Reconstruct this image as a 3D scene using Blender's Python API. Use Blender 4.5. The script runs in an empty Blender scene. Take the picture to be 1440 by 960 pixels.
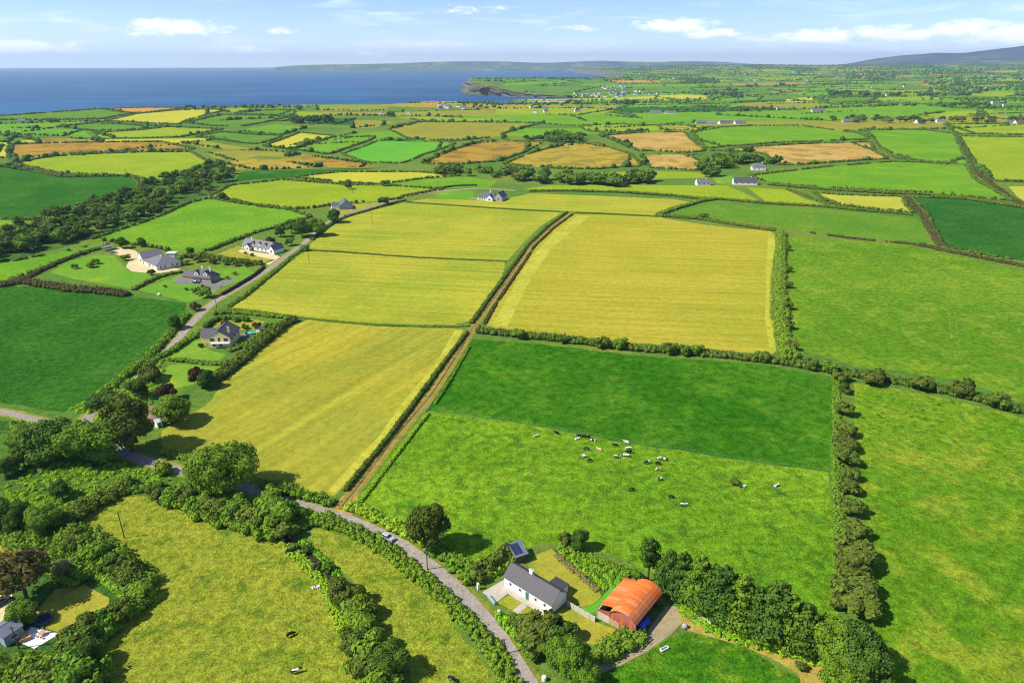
import bpy, math, random
import numpy as np
from mathutils import Vector, Matrix
from mathutils.geometry import delaunay_2d_cdt

R = math.radians
random.seed(7)
rng = np.random.default_rng(11)
S = bpy.context.scene
C = S.collection

# ------------------------------------------------------------------ camera, sky, sun, exposure
CAM_Z = 120.0
HORIZON = 90.0                       # row of the level line in the 1440 x 960 frame
FPX = 960.0
PITCH = math.atan((480 - HORIZON) / FPX)
cam_d = bpy.data.cameras.new('camera')
cam_d.sensor_width = 36.0
cam_d.lens = 24.0
cam_d.clip_start = 1.0
cam_d.clip_end = 120000.0
cam = bpy.data.objects.new('camera', cam_d)
C.objects.link(cam)
cam.location = (0, 0, CAM_Z)
cam.rotation_euler = (R(90) - PITCH, 0, 0)
S.camera = cam

SUN_EL = R(46)
SHADOW = Vector((0.975, 0.22, 0)).normalized()        # the way shadows fall on the ground
sun_d = bpy.data.lights.new('sun', 'SUN')
sun_d.energy = 4.9
sun_d.angle = R(0.53)
sun_d.color = (1.0, 0.925, 0.78)
sun = bpy.data.objects.new('sun', sun_d)
C.objects.link(sun)
ldir = Vector((SHADOW.x * math.cos(SUN_EL), SHADOW.y * math.cos(SUN_EL), -math.sin(SUN_EL)))
sun.rotation_euler = ldir.to_track_quat('-Z', 'Y').to_euler()
sun.location = (-300, -100, 500)

S.view_settings.view_transform = 'Standard'
S.view_settings.look = 'None'
S.view_settings.exposure = 0.60
S.view_settings.gamma = 1.0
S.cycles.use_denoising = True
S.cycles.denoiser = 'OPENIMAGEDENOISE'
S.cycles.denoising_input_passes = 'RGB_ALBEDO_NORMAL'
S.cycles.denoising_prefilter = 'NONE'
S.cycles.filter_width = 1.1
S.cycles.sample_clamp_indirect = 3.0
S.cycles.max_bounces = 5
S.cycles.diffuse_bounces = 3
S.cycles.volume_bounces = 0
S.cycles.transparent_max_bounces = 6

world = bpy.data.worlds.new('World')
S.world = world
world.use_nodes = True


class NT:
    """short hand for building node trees"""
    def __init__(self, tree):
        self.t = tree
        self.n = tree.nodes
        self.l = tree.links

    def node(self, typ, ins=None, **props):
        nd = self.n.new(typ)
        for k, v in props.items():
            setattr(nd, k, v)
        for k, v in (ins or {}).items():
            self.put(nd.inputs[k], v)
        return nd

    def put(self, sock, v):
        if isinstance(v, bpy.types.NodeSocket):
            self.l.new(v, sock)
        elif isinstance(v, (tuple, list)) and len(v) == 3 and sock.type == 'RGBA':
            sock.default_value = (*v, 1)
        else:
            sock.default_value = v

    def math(self, op, a, b=0.0, c=None):
        nd = self.node('ShaderNodeMath', {0: a, 1: b}, operation=op)
        if c is not None:
            self.put(nd.inputs[2], c)
        return nd.outputs[0]

    def vmath(self, op, a, b=(0, 0, 0)):
        nd = self.node('ShaderNodeVectorMath', {0: a, 1: b}, operation=op)
        return nd.outputs['Value'] if op in ('LENGTH', 'DOT_PRODUCT', 'DISTANCE') else nd.outputs[0]

    def noise(self, vec, scale, detail=2.0, rough=0.5, dist=0.0):
        return self.node('ShaderNodeTexNoise', {'Vector': vec, 'Scale': scale, 'Detail': detail, 'Roughness': rough, 'Distortion': dist}).outputs['Fac']

    def mapr(self, v, a, b, c=0.0, d=1.0, smooth=False):
        nd = self.node('ShaderNodeMapRange', {'Value': v, 'From Min': a, 'From Max': b, 'To Min': c, 'To Max': d})
        nd.interpolation_type = 'SMOOTHSTEP' if smooth else 'LINEAR'
        return nd.outputs[0]

    def mix(self, f, a, b, mode='MIX'):
        nd = self.node('ShaderNodeMix', data_type='RGBA', blend_type=mode)
        self.put(nd.inputs['Factor'], f)
        self.put(nd.inputs[6], a)
        self.put(nd.inputs[7], b)
        return nd.outputs[2]


def px_dir(px, py):
    """unit directions of picture points, numpy"""
    dx = (np.asarray(px, float) - 720) / FPX
    dy = (480 - np.asarray(py, float)) / FPX
    cp, sp = math.cos(PITCH), math.sin(PITCH)
    d = np.stack([dx, cp + dy * sp, -sp + dy * cp], -1)
    return d / np.linalg.norm(d, axis=-1, keepdims=True)


def build_sky():
    w = NT(world.node_tree)
    for n in list(w.n):
        w.n.remove(n)
    sky = w.node('ShaderNodeTexSky', sky_type='NISHITA')
    sky.sun_disc = False
    sky.sun_elevation = SUN_EL
    to_sun = -ldir
    sky.sun_rotation = math.atan2(to_sun.x, to_sun.y)
    sky.altitude = 0
    sky.air_density = 0.66
    sky.dust_density = 0.15
    sky.ozone_density = 2.2
    tc = w.node('ShaderNodeTexCoord').outputs['Generated']
    sep = w.node('ShaderNodeSeparateXYZ', {0: tc})
    az = w.math('ARCTAN2', sep.outputs[0], sep.outputs[1])
    el = sep.outputs[2]
    # coordinates in which a cumulus bank is about as tall as wide
    uv = w.node('ShaderNodeCombineXYZ', {0: w.math('MULTIPLY', az, 22.0), 1: w.math('MULTIPLY', el, 62.0), 2: 0.0}).outputs[0]
    puff = w.noise(uv, 1.6, 6.0, 0.6, 0.25)
    wisp_uv = w.node('ShaderNodeCombineXYZ', {0: w.math('MULTIPLY', az, 5.0), 1: w.math('MULTIPLY', el, 45.0), 2: 4.0}).outputs[0]
    wisp = w.noise(wisp_uv, 1.3, 6.0, 0.62, 0.6)
    thin = w.mapr(wisp, 0.50, 0.78, 0.0, 0.50, True)
    # banks of small fair-weather cloud: azimuth, elevation, half width, half height (radians), weight
    banks = [(-.60, .018, .085, .010, 1.1), (-.66, .017, .05, .006, .8), (-.42, .041, .060, .011, 1.0), (-.445, .035, .05, .007, .5),
             (-.30, .040, .035, .006, .55), (-.335, .017, .028, .007, .8), (-.195, .011, .05, .005, .75), (-.44, .010, .05, .005, .5),
             (.215, .046, .055, .010, 1.05), (.265, .037, .05, .008, .8), (.335, .027, .06, .008, .75), (.39, .032, .055, .009, 1.1),
             (.47, .033, .06, .010, 1.0), (.54, .037, .05, .010, 1.0), (.60, .030, .07, .012, 1.1), (.50, .018, .12, .007, .5),
             (.08, .043, .06, .006, .5), (-.05, .066, .08, .010, .45), (.05, .060, .07, .006, .35),
             (.72, .034, .07, .011, 1.0), (.86, .024, .06, .010, .9), (-.80, .024, .08, .011, .9), (-.95, .038, .06, .010, .9)]
    total = None
    for a, e, sa, se, k in banks:
        q = w.math('POWER', w.math('DIVIDE', w.math('SUBTRACT', az, a), sa), 2.0)
        # flat underside: the lower half is cut shorter
        r_ = w.math('POWER', w.math('DIVIDE', w.math('SUBTRACT', el, e), se), 2.0)
        g = w.math('MULTIPLY', w.math('EXPONENT', w.math('MULTIPLY', w.math('ADD', q, r_), -1.0)), k)
        total = g if total is None else w.math('MAXIMUM', total, g)
    dens = w.math('ADD', total, w.math('MULTIPLY', w.math('SUBTRACT', puff, 0.5), 1.9))
    cl = w.mapr(w.math('MULTIPLY', dens, w.mapr(total, 0.02, 0.35, 0, 1, True)), 0.28, 1.0, 0.0, 0.92, True)
    fac = w.math('MAXIMUM', cl, thin)
    skyc = w.mix(1.0, sky.outputs[0], (0.86, 0.94, 1.24), 'MULTIPLY')
    low = w.math('MULTIPLY', w.math('EXPONENT', w.math('MULTIPLY', w.math('MAXIMUM', el, 0.0), -45.0)), .62)
    skyc = w.mix(low, skyc, (9.2, 9.7, 10.6))
    col = w.mix(fac, skyc, (9.4, 9.6, 10.2))
    bg = w.node('ShaderNodeBackground', {'Color': col, 'Strength': 0.105})
    out = w.node('ShaderNodeOutputWorld')
    w.l.new(bg.outputs[0], out.inputs[0])


build_sky()


# ------------------------------------------------------------------ terrain
def sstep(a, b, v):
    t = np.clip((v - a) / (b - a), 0, 1)
    return t * t * (3 - 2 * t)


SEA_Z = -35.0


def hgt(x, y):
    x = np.asarray(x, float)
    y = np.asarray(y, float)
    d = np.hypot(x, y)
    z = 1.3 * np.sin(x / 150 + .6) * np.cos(y / 170)
    z = z + 4.5 * np.sin(x / 420 + 1.0) * np.sin(y / 520 + .4) * sstep(450, 1300, d) * (1 - .5 * sstep(4000, 8000, d))
    z = z - 31 * np.exp(-((x - 330) ** 2 + (y - 3330) ** 2) / (2 * 520 ** 2))
    z = z + 98 * sstep(3200, 12500, d) * (.38 + .62 * sstep(.09, .26, np.arctan2(x, np.maximum(y, 1))))
    # the headland: a ridge from its tip inland
    ax, ay, bx, by = -190.0, 4350.0, 720.0, 5000.0
    t = np.clip(((x - ax) * (bx - ax) + (y - ay) * (by - ay)) / ((bx - ax) ** 2 + (by - ay) ** 2), 0, 1)
    e = np.hypot(x - ax - t * (bx - ax), y - ay - t * (by - ay))
    z = z + (40 - 16 * t) * np.exp(-(e / 520) ** 4)
    z = z + 5 * np.sin(x / 310 + 2) * np.cos(y / 900) * sstep(5000, 7500, d)
    return z


_ts = np.geomspace(70, 60000, 900)


def proj(pts):
    """picture points -> plan points on the terrain (N, 2)"""
    pts = np.asarray(pts, float).reshape(-1, 2)
    out = np.zeros((len(pts), 2))
    for s in range(0, len(pts), 400):
        d = px_dir(pts[s:s + 400, 0], pts[s:s + 400, 1])
        X = d[:, None, 0] * _ts
        Y = d[:, None, 1] * _ts
        Z = CAM_Z + d[:, None, 2] * _ts
        below = Z < hgt(X, Y)
        idx = np.where(below.any(1), below.argmax(1), len(_ts) - 1)
        lo = _ts[np.maximum(idx - 1, 0)]
        hi = _ts[idx]
        for _ in range(30):
            m = (lo + hi) / 2
            u = CAM_Z + d[:, 2] * m < hgt(d[:, 0] * m, d[:, 1] * m)
            hi = np.where(u, m, hi)
            lo = np.where(u, lo, m)
        out[s:s + 400, 0] = d[:, 0] * hi
        out[s:s + 400, 1] = d[:, 1] * hi
    return out


def projz(px, py, z):
    d = px_dir(px, py)
    t = (z - CAM_Z) / d[..., 2]
    return np.stack([d[..., 0] * t, d[..., 1] * t], -1)


def at_dist(px, dist):
    a = math.atan2((px - 720) / FPX, math.cos(PITCH) + (480 - HORIZON) / FPX * math.sin(PITCH))
    return (dist * math.sin(a), dist * math.cos(a))


def G(px, py, dz=0.0):
    p = proj([(px, py)])[0]
    return Vector((p[0], p[1], float(hgt(p[0], p[1])) + dz))


def onland(x, y, dz=0.0):
    return Vector((x, y, float(hgt(x, y)) + dz))


# ------------------------------------------------------------------ objects
def tag(o, label=None, cat=None, group=None, kind=None):
    if label:
        o['label'] = label
    if cat:
        o['category'] = cat
    if group:
        o['group'] = group
    if kind:
        o['kind'] = kind
    return o


def empty(name, loc, rz=0.0, label=None, cat=None, group=None):
    o = bpy.data.objects.new(name, None)
    C.objects.link(o)
    o.location = loc
    o.rotation_euler = (0, 0, rz)
    o.empty_display_size = 0.5
    return tag(o, label, cat, group)


def link(name, me, parent=None, loc=None, rz=0.0):
    o = bpy.data.objects.new(name, me)
    C.objects.link(o)
    if parent is not None:
        o.parent = parent
    if loc is not None:
        o.location = loc
    if rz:
        o.rotation_euler = (0, 0, rz)
    return o


def copy_tree(o, parent=None):
    c = o.copy()
    C.objects.link(c)
    if parent is not None:
        c.parent = parent
    for ch in list(o.children):
        copy_tree(ch, c)
    return c


def mesh_np(name, V, quads=None, tris=None, mats=(), midx=None, smooth=False):
    V = np.asarray(V, np.float32)
    nq = 0 if quads is None else len(quads)
    nt = 0 if tris is None else len(tris)
    me = bpy.data.meshes.new(name)
    me.vertices.add(len(V))
    me.vertices.foreach_set('co', V.ravel())
    loops = []
    if nq:
        loops.append(np.asarray(quads, np.int32).ravel())
    if nt:
        loops.append(np.asarray(tris, np.int32).ravel())
    lp = np.concatenate(loops)
    me.loops.add(len(lp))
    me.loops.foreach_set('vertex_index', lp)
    me.polygons.add(nq + nt)
    starts = np.concatenate([np.arange(nq) * 4, nq * 4 + np.arange(nt) * 3]).astype(np.int32)
    me.polygons.foreach_set('loop_start', starts)
    for m in mats:
        me.materials.append(m)
    if midx is not None:
        me.polygons.foreach_set('material_index', np.asarray(midx, np.int32))
    if smooth:
        me.polygons.foreach_set('use_smooth', np.ones(nq + nt, bool))
    me.update(calc_edges=True)
    me.validate()
    return me


class MB:
    """collects boxes, prisms and tubes for ONE mesh"""
    def __init__(self):
        self.v, self.f, self.m = [], [], []

    def poly(self, pts, m=0):
        s = len(self.v)
        self.v += [tuple(p) for p in pts]
        self.f.append(list(range(s, s + len(pts))))
        self.m.append(m)

    def solid(self, ring_a, ring_b, m=0):
        """two matching rings joined by sides and closed"""
        s, n = len(self.v), len(ring_a)
        self.v += [tuple(p) for p in ring_a] + [tuple(p) for p in ring_b]
        self.f.append(list(range(s + n - 1, s - 1, -1)))
        self.f.append(list(range(s + n, s + 2 * n)))
        for i in range(n):
            j = (i + 1) % n
            self.f.append([s + i, s + j, s + n + j, s + n + i])
        self.m += [m] * (n + 2)

    def box(self, x0, x1, y0, y1, z0, z1, m=0):
        self.solid([(x0, y0, z0), (x1, y0, z0), (x1, y1, z0), (x0, y1, z0)],
                   [(x0, y0, z1), (x1, y0, z1), (x1, y1, z1), (x0, y1, z1)], m)

    def prism_x(self, prof, x0, x1, m=0):
        """profile in (y, z) drawn along x"""
        self.solid([(x0, y, z) for y, z in prof], [(x1, y, z) for y, z in prof], m)

    def prism_y(self, prof, y0, y1, m=0):
        self.solid([(x, y0, z) for x, z in prof], [(x, y1, z) for x, z in prof], m)

    def tube(self, pts, rad, n=8, m=0):
        pts = [Vector(p) for p in pts]
        rad = rad if isinstance(rad, (list, tuple)) else [rad] * len(pts)
        s = len(self.v)
        for i, p in enumerate(pts):
            t = (pts[min(i + 1, len(pts) - 1)] - pts[max(i - 1, 0)]).normalized()
            a = t.orthogonal().normalized()
            b = t.cross(a)
            for k in range(n):
                an = 2 * math.pi * k / n
                self.v.append(tuple(p + (a * math.cos(an) + b * math.sin(an)) * rad[i]))
        for i in range(len(pts) - 1):
            for k in range(n):
                k2 = (k + 1) % n
                self.f.append([s + i * n + k, s + i * n + k2, s + (i + 1) * n + k2, s + (i + 1) * n + k])
                self.m.append(m)
        self.f.append([s + k for k in range(n - 1, -1, -1)])
        e = s + (len(pts) - 1) * n
        self.f.append([e + k for k in range(n)])
        self.m += [m, m]

    def build(self, name, mats, parent=None, smooth=False, loc=None, rz=0.0):
        me = bpy.data.meshes.new(name)
        me.from_pydata(self.v, [], self.f)
        for mt in (mats if isinstance(mats, (list, tuple)) else [mats]):
            me.materials.append(mt)
        me.polygons.foreach_set('material_index', self.m)
        if smooth:
            me.polygons.foreach_set('use_smooth', [True] * len(self.f))
        me.update()
        import bmesh
        bm = bmesh.new()
        bm.from_mesh(me)
        bmesh.ops.recalc_face_normals(bm, faces=bm.faces)
        bm.to_mesh(me)
        bm.free()
        return link(name, me, parent, loc, rz)


# ------------------------------------------------------------------ materials
def new_mat(name):
    m = bpy.data.materials.new(name)
    m.use_nodes = True
    w = NT(m.node_tree)
    for n in list(w.n):
        w.n.remove(n)
    out = w.node('ShaderNodeOutputMaterial')
    b = w.node('ShaderNodeBsdfPrincipled', {'Roughness': 0.9, 'Specular IOR Level': 0.15})
    w.l.new(b.outputs[0], out.inputs[0])
    return m, w, b


def field_mat(name, c1, c2, c3=None, big=.012, mid=.07, fine=1.1, contrast=.30, mid_amt=.8, stripe=None, spots=None, bump=.5, coarse=.35, third=(.55, .72)):
    """soil or grass: broad drift between two colours, patches of a third, fine mottling, optional rows and spots"""
    m, w, b = new_mat(name)
    pos = w.node('ShaderNodeNewGeometry').outputs['Position']
    pos = w.vmath('MULTIPLY', pos, (1, 1, 0.2))
    n1 = w.noise(pos, big, 4, .55, .5)
    n2 = w.noise(pos, mid, 7, .66, .5)
    n3 = w.noise(pos, fine * 1.7, 4, .75, .15)
    n4 = w.noise(pos, coarse, 5, .68, .35)
    col = w.mix(w.mapr(w.math('ADD', w.math('MULTIPLY', n1, .6), w.math('MULTIPLY', n2, .4)), .40, .60, 0, 1, True), c1, c2)
    if c3 is not None:
        col = w.mix(w.mapr(n2, third[0], third[1], 0, mid_amt, True), col, c3)
    if spots:
        v = w.node('ShaderNodeTexVoronoi', {'Vector': w.vmath('ADD', pos, w.node('ShaderNodeCombineXYZ', {0: w.math('MULTIPLY', n3, 2.0)}).outputs[0]), 'Scale': spots[1]})
        sp = w.math('MULTIPLY', w.mapr(v.outputs['Distance'], spots[2], spots[2] * .4, 0, 1, True), w.mapr(n1, .42, .58, 0, .8, True))
        col = w.mix(sp, col, spots[0])
    val = w.mapr(n3, .34, .66, 1 - contrast, 1 + contrast)
    val = w.math('MULTIPLY', val, w.mapr(n4, .36, .64, 1 - contrast * .75, 1 + contrast * .75))
    if stripe:
        ang, wl, amt = stripe
        s = w.vmath('DOT_PRODUCT', pos, (math.cos(ang), math.sin(ang), 0))
        along = w.vmath('DOT_PRODUCT', pos, (-math.sin(ang), math.cos(ang), 0))
        sv = w.node('ShaderNodeCombineXYZ', {0: w.math('MULTIPLY', s, 1 / wl), 1: w.math('MULTIPLY', along, .012 / wl * 3)}).outputs[0]
        sn = w.noise(sv, 1.0, 3, .65, 0)
        wave = w.math('SINE', w.math('MULTIPLY', s, 2 * math.pi / (wl * 1.6)))
        sval = w.math('ADD', w.mapr(sn, .3, .7, 1 - amt, 1 + amt), w.math('MULTIPLY', wave, amt * .30))
        val = w.math('MULTIPLY', val, sval)
    col = w.mix(1.0, col, w.node('ShaderNodeCombineXYZ', {0: val, 1: val, 2: val}).outputs[0], 'MULTIPLY')
    w.put(b.inputs['Base Color'], col)
    b.inputs['Specular IOR Level'].default_value = 0.0
    b.inputs['Roughness'].default_value = 1.0
    if bump:
        bp = w.node('ShaderNodeBump', {'Strength': bump, 'Distance': 0.5, 'Height': w.math('ADD', n3, w.math('MULTIPLY', n4, 1.2))})
        w.l.new(bp.outputs[0], b.inputs['Normal'])
    return m


def plain_mat(name, col, rough=.8, var=.15, scale=1.2, spec=.2, metal=0.0, dirt=None, dirt_scale=.5, squeeze=None):
    m, w, b = new_mat(name)
    pos = w.node('ShaderNodeTexCoord').outputs['Object']
    if squeeze:
        pos = w.vmath('MULTIPLY', pos, squeeze)
    n = w.noise(pos, scale, 5, .65)
    v = w.mapr(n, .3, .7, 1 - var, 1 + var)
    c = w.mix(1.0, col, w.node('ShaderNodeCombineXYZ', {0: v, 1: v, 2: v}).outputs[0], 'MULTIPLY')
    if dirt:
        c = w.mix(w.mapr(w.noise(pos, dirt_scale, 6, .7, .4), .48, .68, 0, .75, True), c, dirt)
    w.put(b.inputs['Base Color'], c)
    b.inputs['Roughness'].default_value = rough
    b.inputs['Specular IOR Level'].default_value = spec
    b.inputs['Metallic'].default_value = metal
    return m


def leaf_mat(name, dark, light, tint, hue_var=.5, trans=.34):
    """foliage: each leaf clump its own shade, each plant its own cast"""
    m, w, b = new_mat(name)
    g = w.node('ShaderNodeNewGeometry')
    oi = w.node('ShaderNodeObjectInfo')
    pos = g.outputs['Position']
    n = w.noise(pos, .22, 3, .6)
    f = w.math('ADD', w.math('MULTIPLY', g.outputs['Random Per Island'], .55), w.mapr(n, .3, .7, 0, .45))
    c = w.mix(f, dark, light)
    c = w.mix(w.math('MULTIPLY', oi.outputs['Random'], hue_var), c, tint)
    w.put(b.inputs['Base Color'], c)
    b.inputs['Roughness'].default_value = .75
    b.inputs['Specular IOR Level'].default_value = .12
    if trans:
        tr = w.node('ShaderNodeBsdfTranslucent', {'Color': c})
        mx = w.node('ShaderNodeMixShader', {0: trans, 1: b.outputs[0], 2: tr.outputs[0]})
        out = [x for x in w.n if x.type == 'OUTPUT_MATERIAL'][0]
        w.l.new(mx.outputs[0], out.inputs[0])
    return m


M = {}
hay_dir = R(24)
M['hay'] = field_mat('hay_field', (0.3094, 0.2833, 0.0278), (0.2321, 0.2541, 0.0278), (0.3404, 0.2649, 0.0268), big=.014, mid=.03, contrast=.20, stripe=(R(-27), 5.0, .20), bump=.3, third=(.5, .75), mid_amt=.6)
M['hay2'] = field_mat('hay_field_greener', (0.3164, 0.3135, 0.0313), (0.2267, 0.2811, 0.0227), (0.3587, 0.2919, 0.0397), big=.016, mid=.03, contrast=.18, stripe=(R(82), 5.0, .15), bump=.3, third=(.5, .75), mid_amt=.6)
M['hay3'] = field_mat('hay_field_golden', (0.3331, 0.2973, 0.0313), (0.2740, 0.2811, 0.0255), (0.3546, 0.2757, 0.0284), big=.010, mid=.025, contrast=.18, stripe=(R(84), 4.6, .14), bump=.3, third=(.5, .75), mid_amt=.6)
M['cow'] = field_mat('cow_pasture', (0.1081, 0.2408, 0.0100), (0.1905, 0.3264, 0.0160), (0.0464, 0.1498, 0.0100), mid=.12, coarse=.34, contrast=.46, mid_amt=.85, bump=.9, third=(.47, .66))
M['dark'] = field_mat('dark_grass', (.028, .128, .005), (.052, .17, .008), (.095, .215, .012), mid=.06, contrast=.46, coarse=.3, mid_amt=.7, bump=.9, third=(.5, .7))
M['corner'] = field_mat('corner_grass', (.042, .150, .007), (.080, .205, .010), (.16, .25, .015), mid=.09, contrast=.50, coarse=.4, mid_amt=.85, bump=.9, third=(.47, .66))
M['crop'] = field_mat('dark_crop', (.024, .108, .010), (.038, .135, .011), (.10, .20, .05), mid=.035, fine=.8, contrast=.46, mid_amt=.7, bump=.9, third=(.56, .76))
M['blotch'] = field_mat('blotchy_pasture', (0.0878, 0.2081, 0.0088), (0.1294, 0.2468, 0.0123), (0.2171, 0.2710, 0.0211), big=.010, mid=.05, contrast=.42, mid_amt=.85, spots=((0.0277, 0.1162, 0.0106), .33, .34), bump=.8, third=(.47, .64))
M['track_pasture'] = field_mat('striped_pasture', (0.0860, 0.1978, 0.0103), (0.1247, 0.2347, 0.0138), (0.1892, 0.2623, 0.0224), mid=.05, contrast=.40, mid_amt=.7, stripe=(R(12), 14., .08), bump=.7, third=(.5,.68))
M['meadow'] = field_mat('dry_meadow', (.245, .275, .025), (.205, .265, .022), (.100, .175, .014), mid=.13, coarse=.5, contrast=.44, mid_amt=.85, bump=.9, third=(.50, .66))
M['rough'] = field_mat('rough_grass', (.075, .17, 0.0200), (.16, .22, 0.0280), (.030, .10, 0.0160), mid=.09, contrast=.42, mid_amt=.9, bump=1.0, third=(.46, .62))
M['green'] = field_mat('bright_pasture', (.095, .245, 0.0140), (.14, .28, 0.0160), (.21, .30, 0.0240), mid=.03, contrast=.24, mid_amt=.6, bump=.5)
M['vivid'] = field_mat('vivid_grass', (.085, .30, 0.0240), (.11, .32, 0.0280), (.15, .33, 0.0300), mid=.03, contrast=.14, bump=.4)
M['lime'] = field_mat('lime_pasture', (.19, .28, 0.0140), (.24, .315, 0.0180), (.13, .24, 0.0160), mid=.03, contrast=.22, bump=.5)
M['pale'] = field_mat('pale_field', (.36, .36, 0.0500), (.32, .34, 0.0350), (.28, .31, 0.0300), mid=.02, contrast=.12, bump=.3)
M['yellow'] = field_mat('yellow_field', (.40, .38, 0.0330), (.34, .36, 0.0330), (.30, .33, 0.0300), mid=.02, contrast=.10, bump=.3)
M['olive'] = field_mat('olive_field', (.20, .21, 0.0270), (.25, .24, 0.0300), (.15, .18, 0.0240), mid=.02, contrast=.2, bump=.4)
M['tan'] = field_mat('tan_stubble', (.42, .29, 0.0850), (.36, .25, 0.0550), (.25, .17, 0.0300), mid=.03, contrast=.30, mid_amt=.9, stripe=(R(70), 7., .12), bump=.4, third=(.46, .64))
M['brown'] = field_mat('brown_field', (.33, .21, 0.0300), (.27, .20, 0.0330), (.19, .12, 0.0240), mid=.03, contrast=.32, mid_amt=.95, bump=.4, third=(.46, .62))
M['straw'] = field_mat('straw_field', (.36, .26, 0.0375), (.29, .24, 0.0330), (.20, .17, 0.0240), mid=.03, contrast=.32, mid_amt=.95, bump=.4, third=(.45, .62))
M['orange'] = field_mat('ripe_barley', (.44, .24, 0.0500), (.40, .24, 0.0500), (.34, .24, 0.0400), mid=.02, contrast=.12, bump=.3)
M['bluegreen'] = field_mat('blue_green_crop', (.022, .100, .014), (.034, .125, .015), (.055, .145, .022), mid=.03, fine=.7, contrast=.42, mid_amt=.6, bump=.8)
M['midgreen'] = field_mat('mid_green_pasture', (.075, .19, 0.0140), (.11, .215, 0.0180), (.17, .235, 0.0260), mid=.03, contrast=.26, bump=.5)
M['lawn'] = field_mat('garden_lawn', (.10, .25, 0.0200), (.14, .27, 0.0240), (.30, .31, 0.0300), mid=.05, contrast=.14, mid_amt=.8, bump=.3)
M['drylawn'] = field_mat('dry_lawn', (.30, .28, 0.0330), (.24, .26, 0.0270), (.14, .20, 0.0280), mid=.09, contrast=.20, mid_amt=.8, bump=.4, third=(.5, .68))
M['green_dark'] = field_mat('wheel_mark_grass', (.075, .185, 0.0120), (.10, .21, 0.0140), (.15, .25, 0.0200), mid=.2, contrast=.35, mid_amt=.9, bump=.6, third=(.42,.6))
M['pale_hay'] = field_mat('pale_swath', (0.3999, 0.3800, 0.0473), (0.3348, 0.3500, 0.0368), (0.2697, 0.2900, 0.0263), mid=.05, contrast=.2, mid_amt=.7, bump=.3, third=(.48, .66))
M['land'] = field_mat('mixed_grassland', (.075, .165, 0.0240), (.13, .19, 0.0280), (.19, .20, 0.0300), big=.006, mid=.02, contrast=.3, mid_amt=.7, bump=.5)
M['scrub'] = field_mat('scrub_ground', (.05, .13, 0.0200), (.09, .18, 0.0240), (.16, .20, 0.0270), mid=.09, contrast=.42, mid_amt=.7, bump=1.0)
M['verge'] = field_mat('dry_verge', (.27, .24, 0.0300), (.17, .21, 0.0300), (.38, .28, 0.0800), mid=.2, contrast=.3, bump=.7, fine=2)
M['asphalt'] = field_mat('worn_asphalt', (.25, .225, 0.1900), (.30, .27, 0.2250), (.19, .175, 0.1550), mid=.25, fine=3, contrast=.26, coarse=.8, bump=.2)
M['tarmac'] = field_mat('dark_tarmac', (.15, .15, 0.1550), (.19, .19, 0.1900), None, fine=3, contrast=.12, bump=.2)
M['gravel'] = field_mat('cream_gravel', (.58, .47, 0.2700), (.52, .43, 0.2500), (.46, .38, 0.2000), mid=.2, fine=3, contrast=.12, bump=.3)
M['yard'] = field_mat('farmyard_gravel', (.33, .27, 0.1600), (.27, .23, 0.1200), (.24, .23, 0.0600), mid=.2, fine=2.5, contrast=.22, bump=.4, mid_amt=.7)
M['concrete'] = field_mat('pale_concrete', (.46, .42, 0.3400), (.40, .37, 0.3000), (.34, .31, 0.2500), mid=.4, fine=3, contrast=.12, bump=.2)
M['patio'] = field_mat('white_patio', (.74, .72, 0.6900), (.68, .66, 0.6300), None, mid=.4, fine=3, contrast=.06, bump=.1)
M['dirt'] = field_mat('brown_track', (.34, .19, 0.0650), (.28, .16, 0.0550), (.36, .25, 0.0800), mid=.2, fine=2, contrast=.25, bump=.6)
M['drytrack'] = field_mat('dry_track', (.38, .29, 0.0700), (.32, .26, 0.0450), (.26, .25, 0.0300), mid=.15, fine=2, contrast=.25, bump=.6)
M['mudwater'] = plain_mat('muddy_stream', (.030, .024, .014), .25, .3, .5, .5)
M['sand'] = field_mat('beach_sand', (.42, .34, 0.2200), (.36, .30, 0.2000), None, contrast=.1)

M['leaf'] = leaf_mat('broadleaf', (0.0484, 0.1441, 0.0138), (0.1962, 0.3561, 0.0242), (0.2620, 0.3388, 0.0242))
M['leaf_dark'] = leaf_mat('dark_foliage', (0.0298, 0.0907, 0.0155), (0.1080, 0.2214, 0.0224), (0.1552, 0.2307, 0.0242))
M['leaf_olive'] = leaf_mat('olive_foliage', (0.0486, 0.0870, 0.0120), (0.1566, 0.2146, 0.0260), (0.1620, 0.1914, 0.0300))
M['leaf_hedge'] = leaf_mat('hedge_foliage', (0.0534, 0.1681, 0.0155), (0.2236, 0.3975, 0.0259), (0.2757, 0.3508, 0.0310))
M['leaf_hdark'] = leaf_mat('dark_hedge_foliage', (0.0435, 0.1094, 0.0172), (0.1676, 0.2561, 0.0259), (0.2012, 0.2307, 0.0328))
M['leaf_bank'] = leaf_mat('bank_grass', (0.0956, 0.3015, 0.0172), (0.2981, 0.5683, 0.0259), (0.4607, 0.5402, 0.0345))
M['leaf_brown'] = leaf_mat('brown_scrub', (.055, .065, .018), (.125, .14, .030), (.14, .125, .035))
M['leaf_straw'] = leaf_mat('straw_brambles', (.16, .15, .04), (.34, .29, .10), (.3, .26, .09))
M['leaf_copper'] = leaf_mat('copper_foliage', (.045, .026, .012), (.10, .058, .024), (.07, .05, .02))
M['leaf_russet'] = leaf_mat('russet_foliage', (.055, .058, .014), (.19, .17, .035), (.19, .15, .04))
M['leaf_silver'] = leaf_mat('silver_foliage', (0.155, 0.180, 0.065), (0.388, 0.375, 0.156), (0.310, 0.300, 0.130))
M['bark'] = plain_mat('bark', (.085, .062, .045), .9, .3, 3)
M['wood'] = plain_mat('weathered_wood', (.115, .085, .06), .85, .25, 3)


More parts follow.
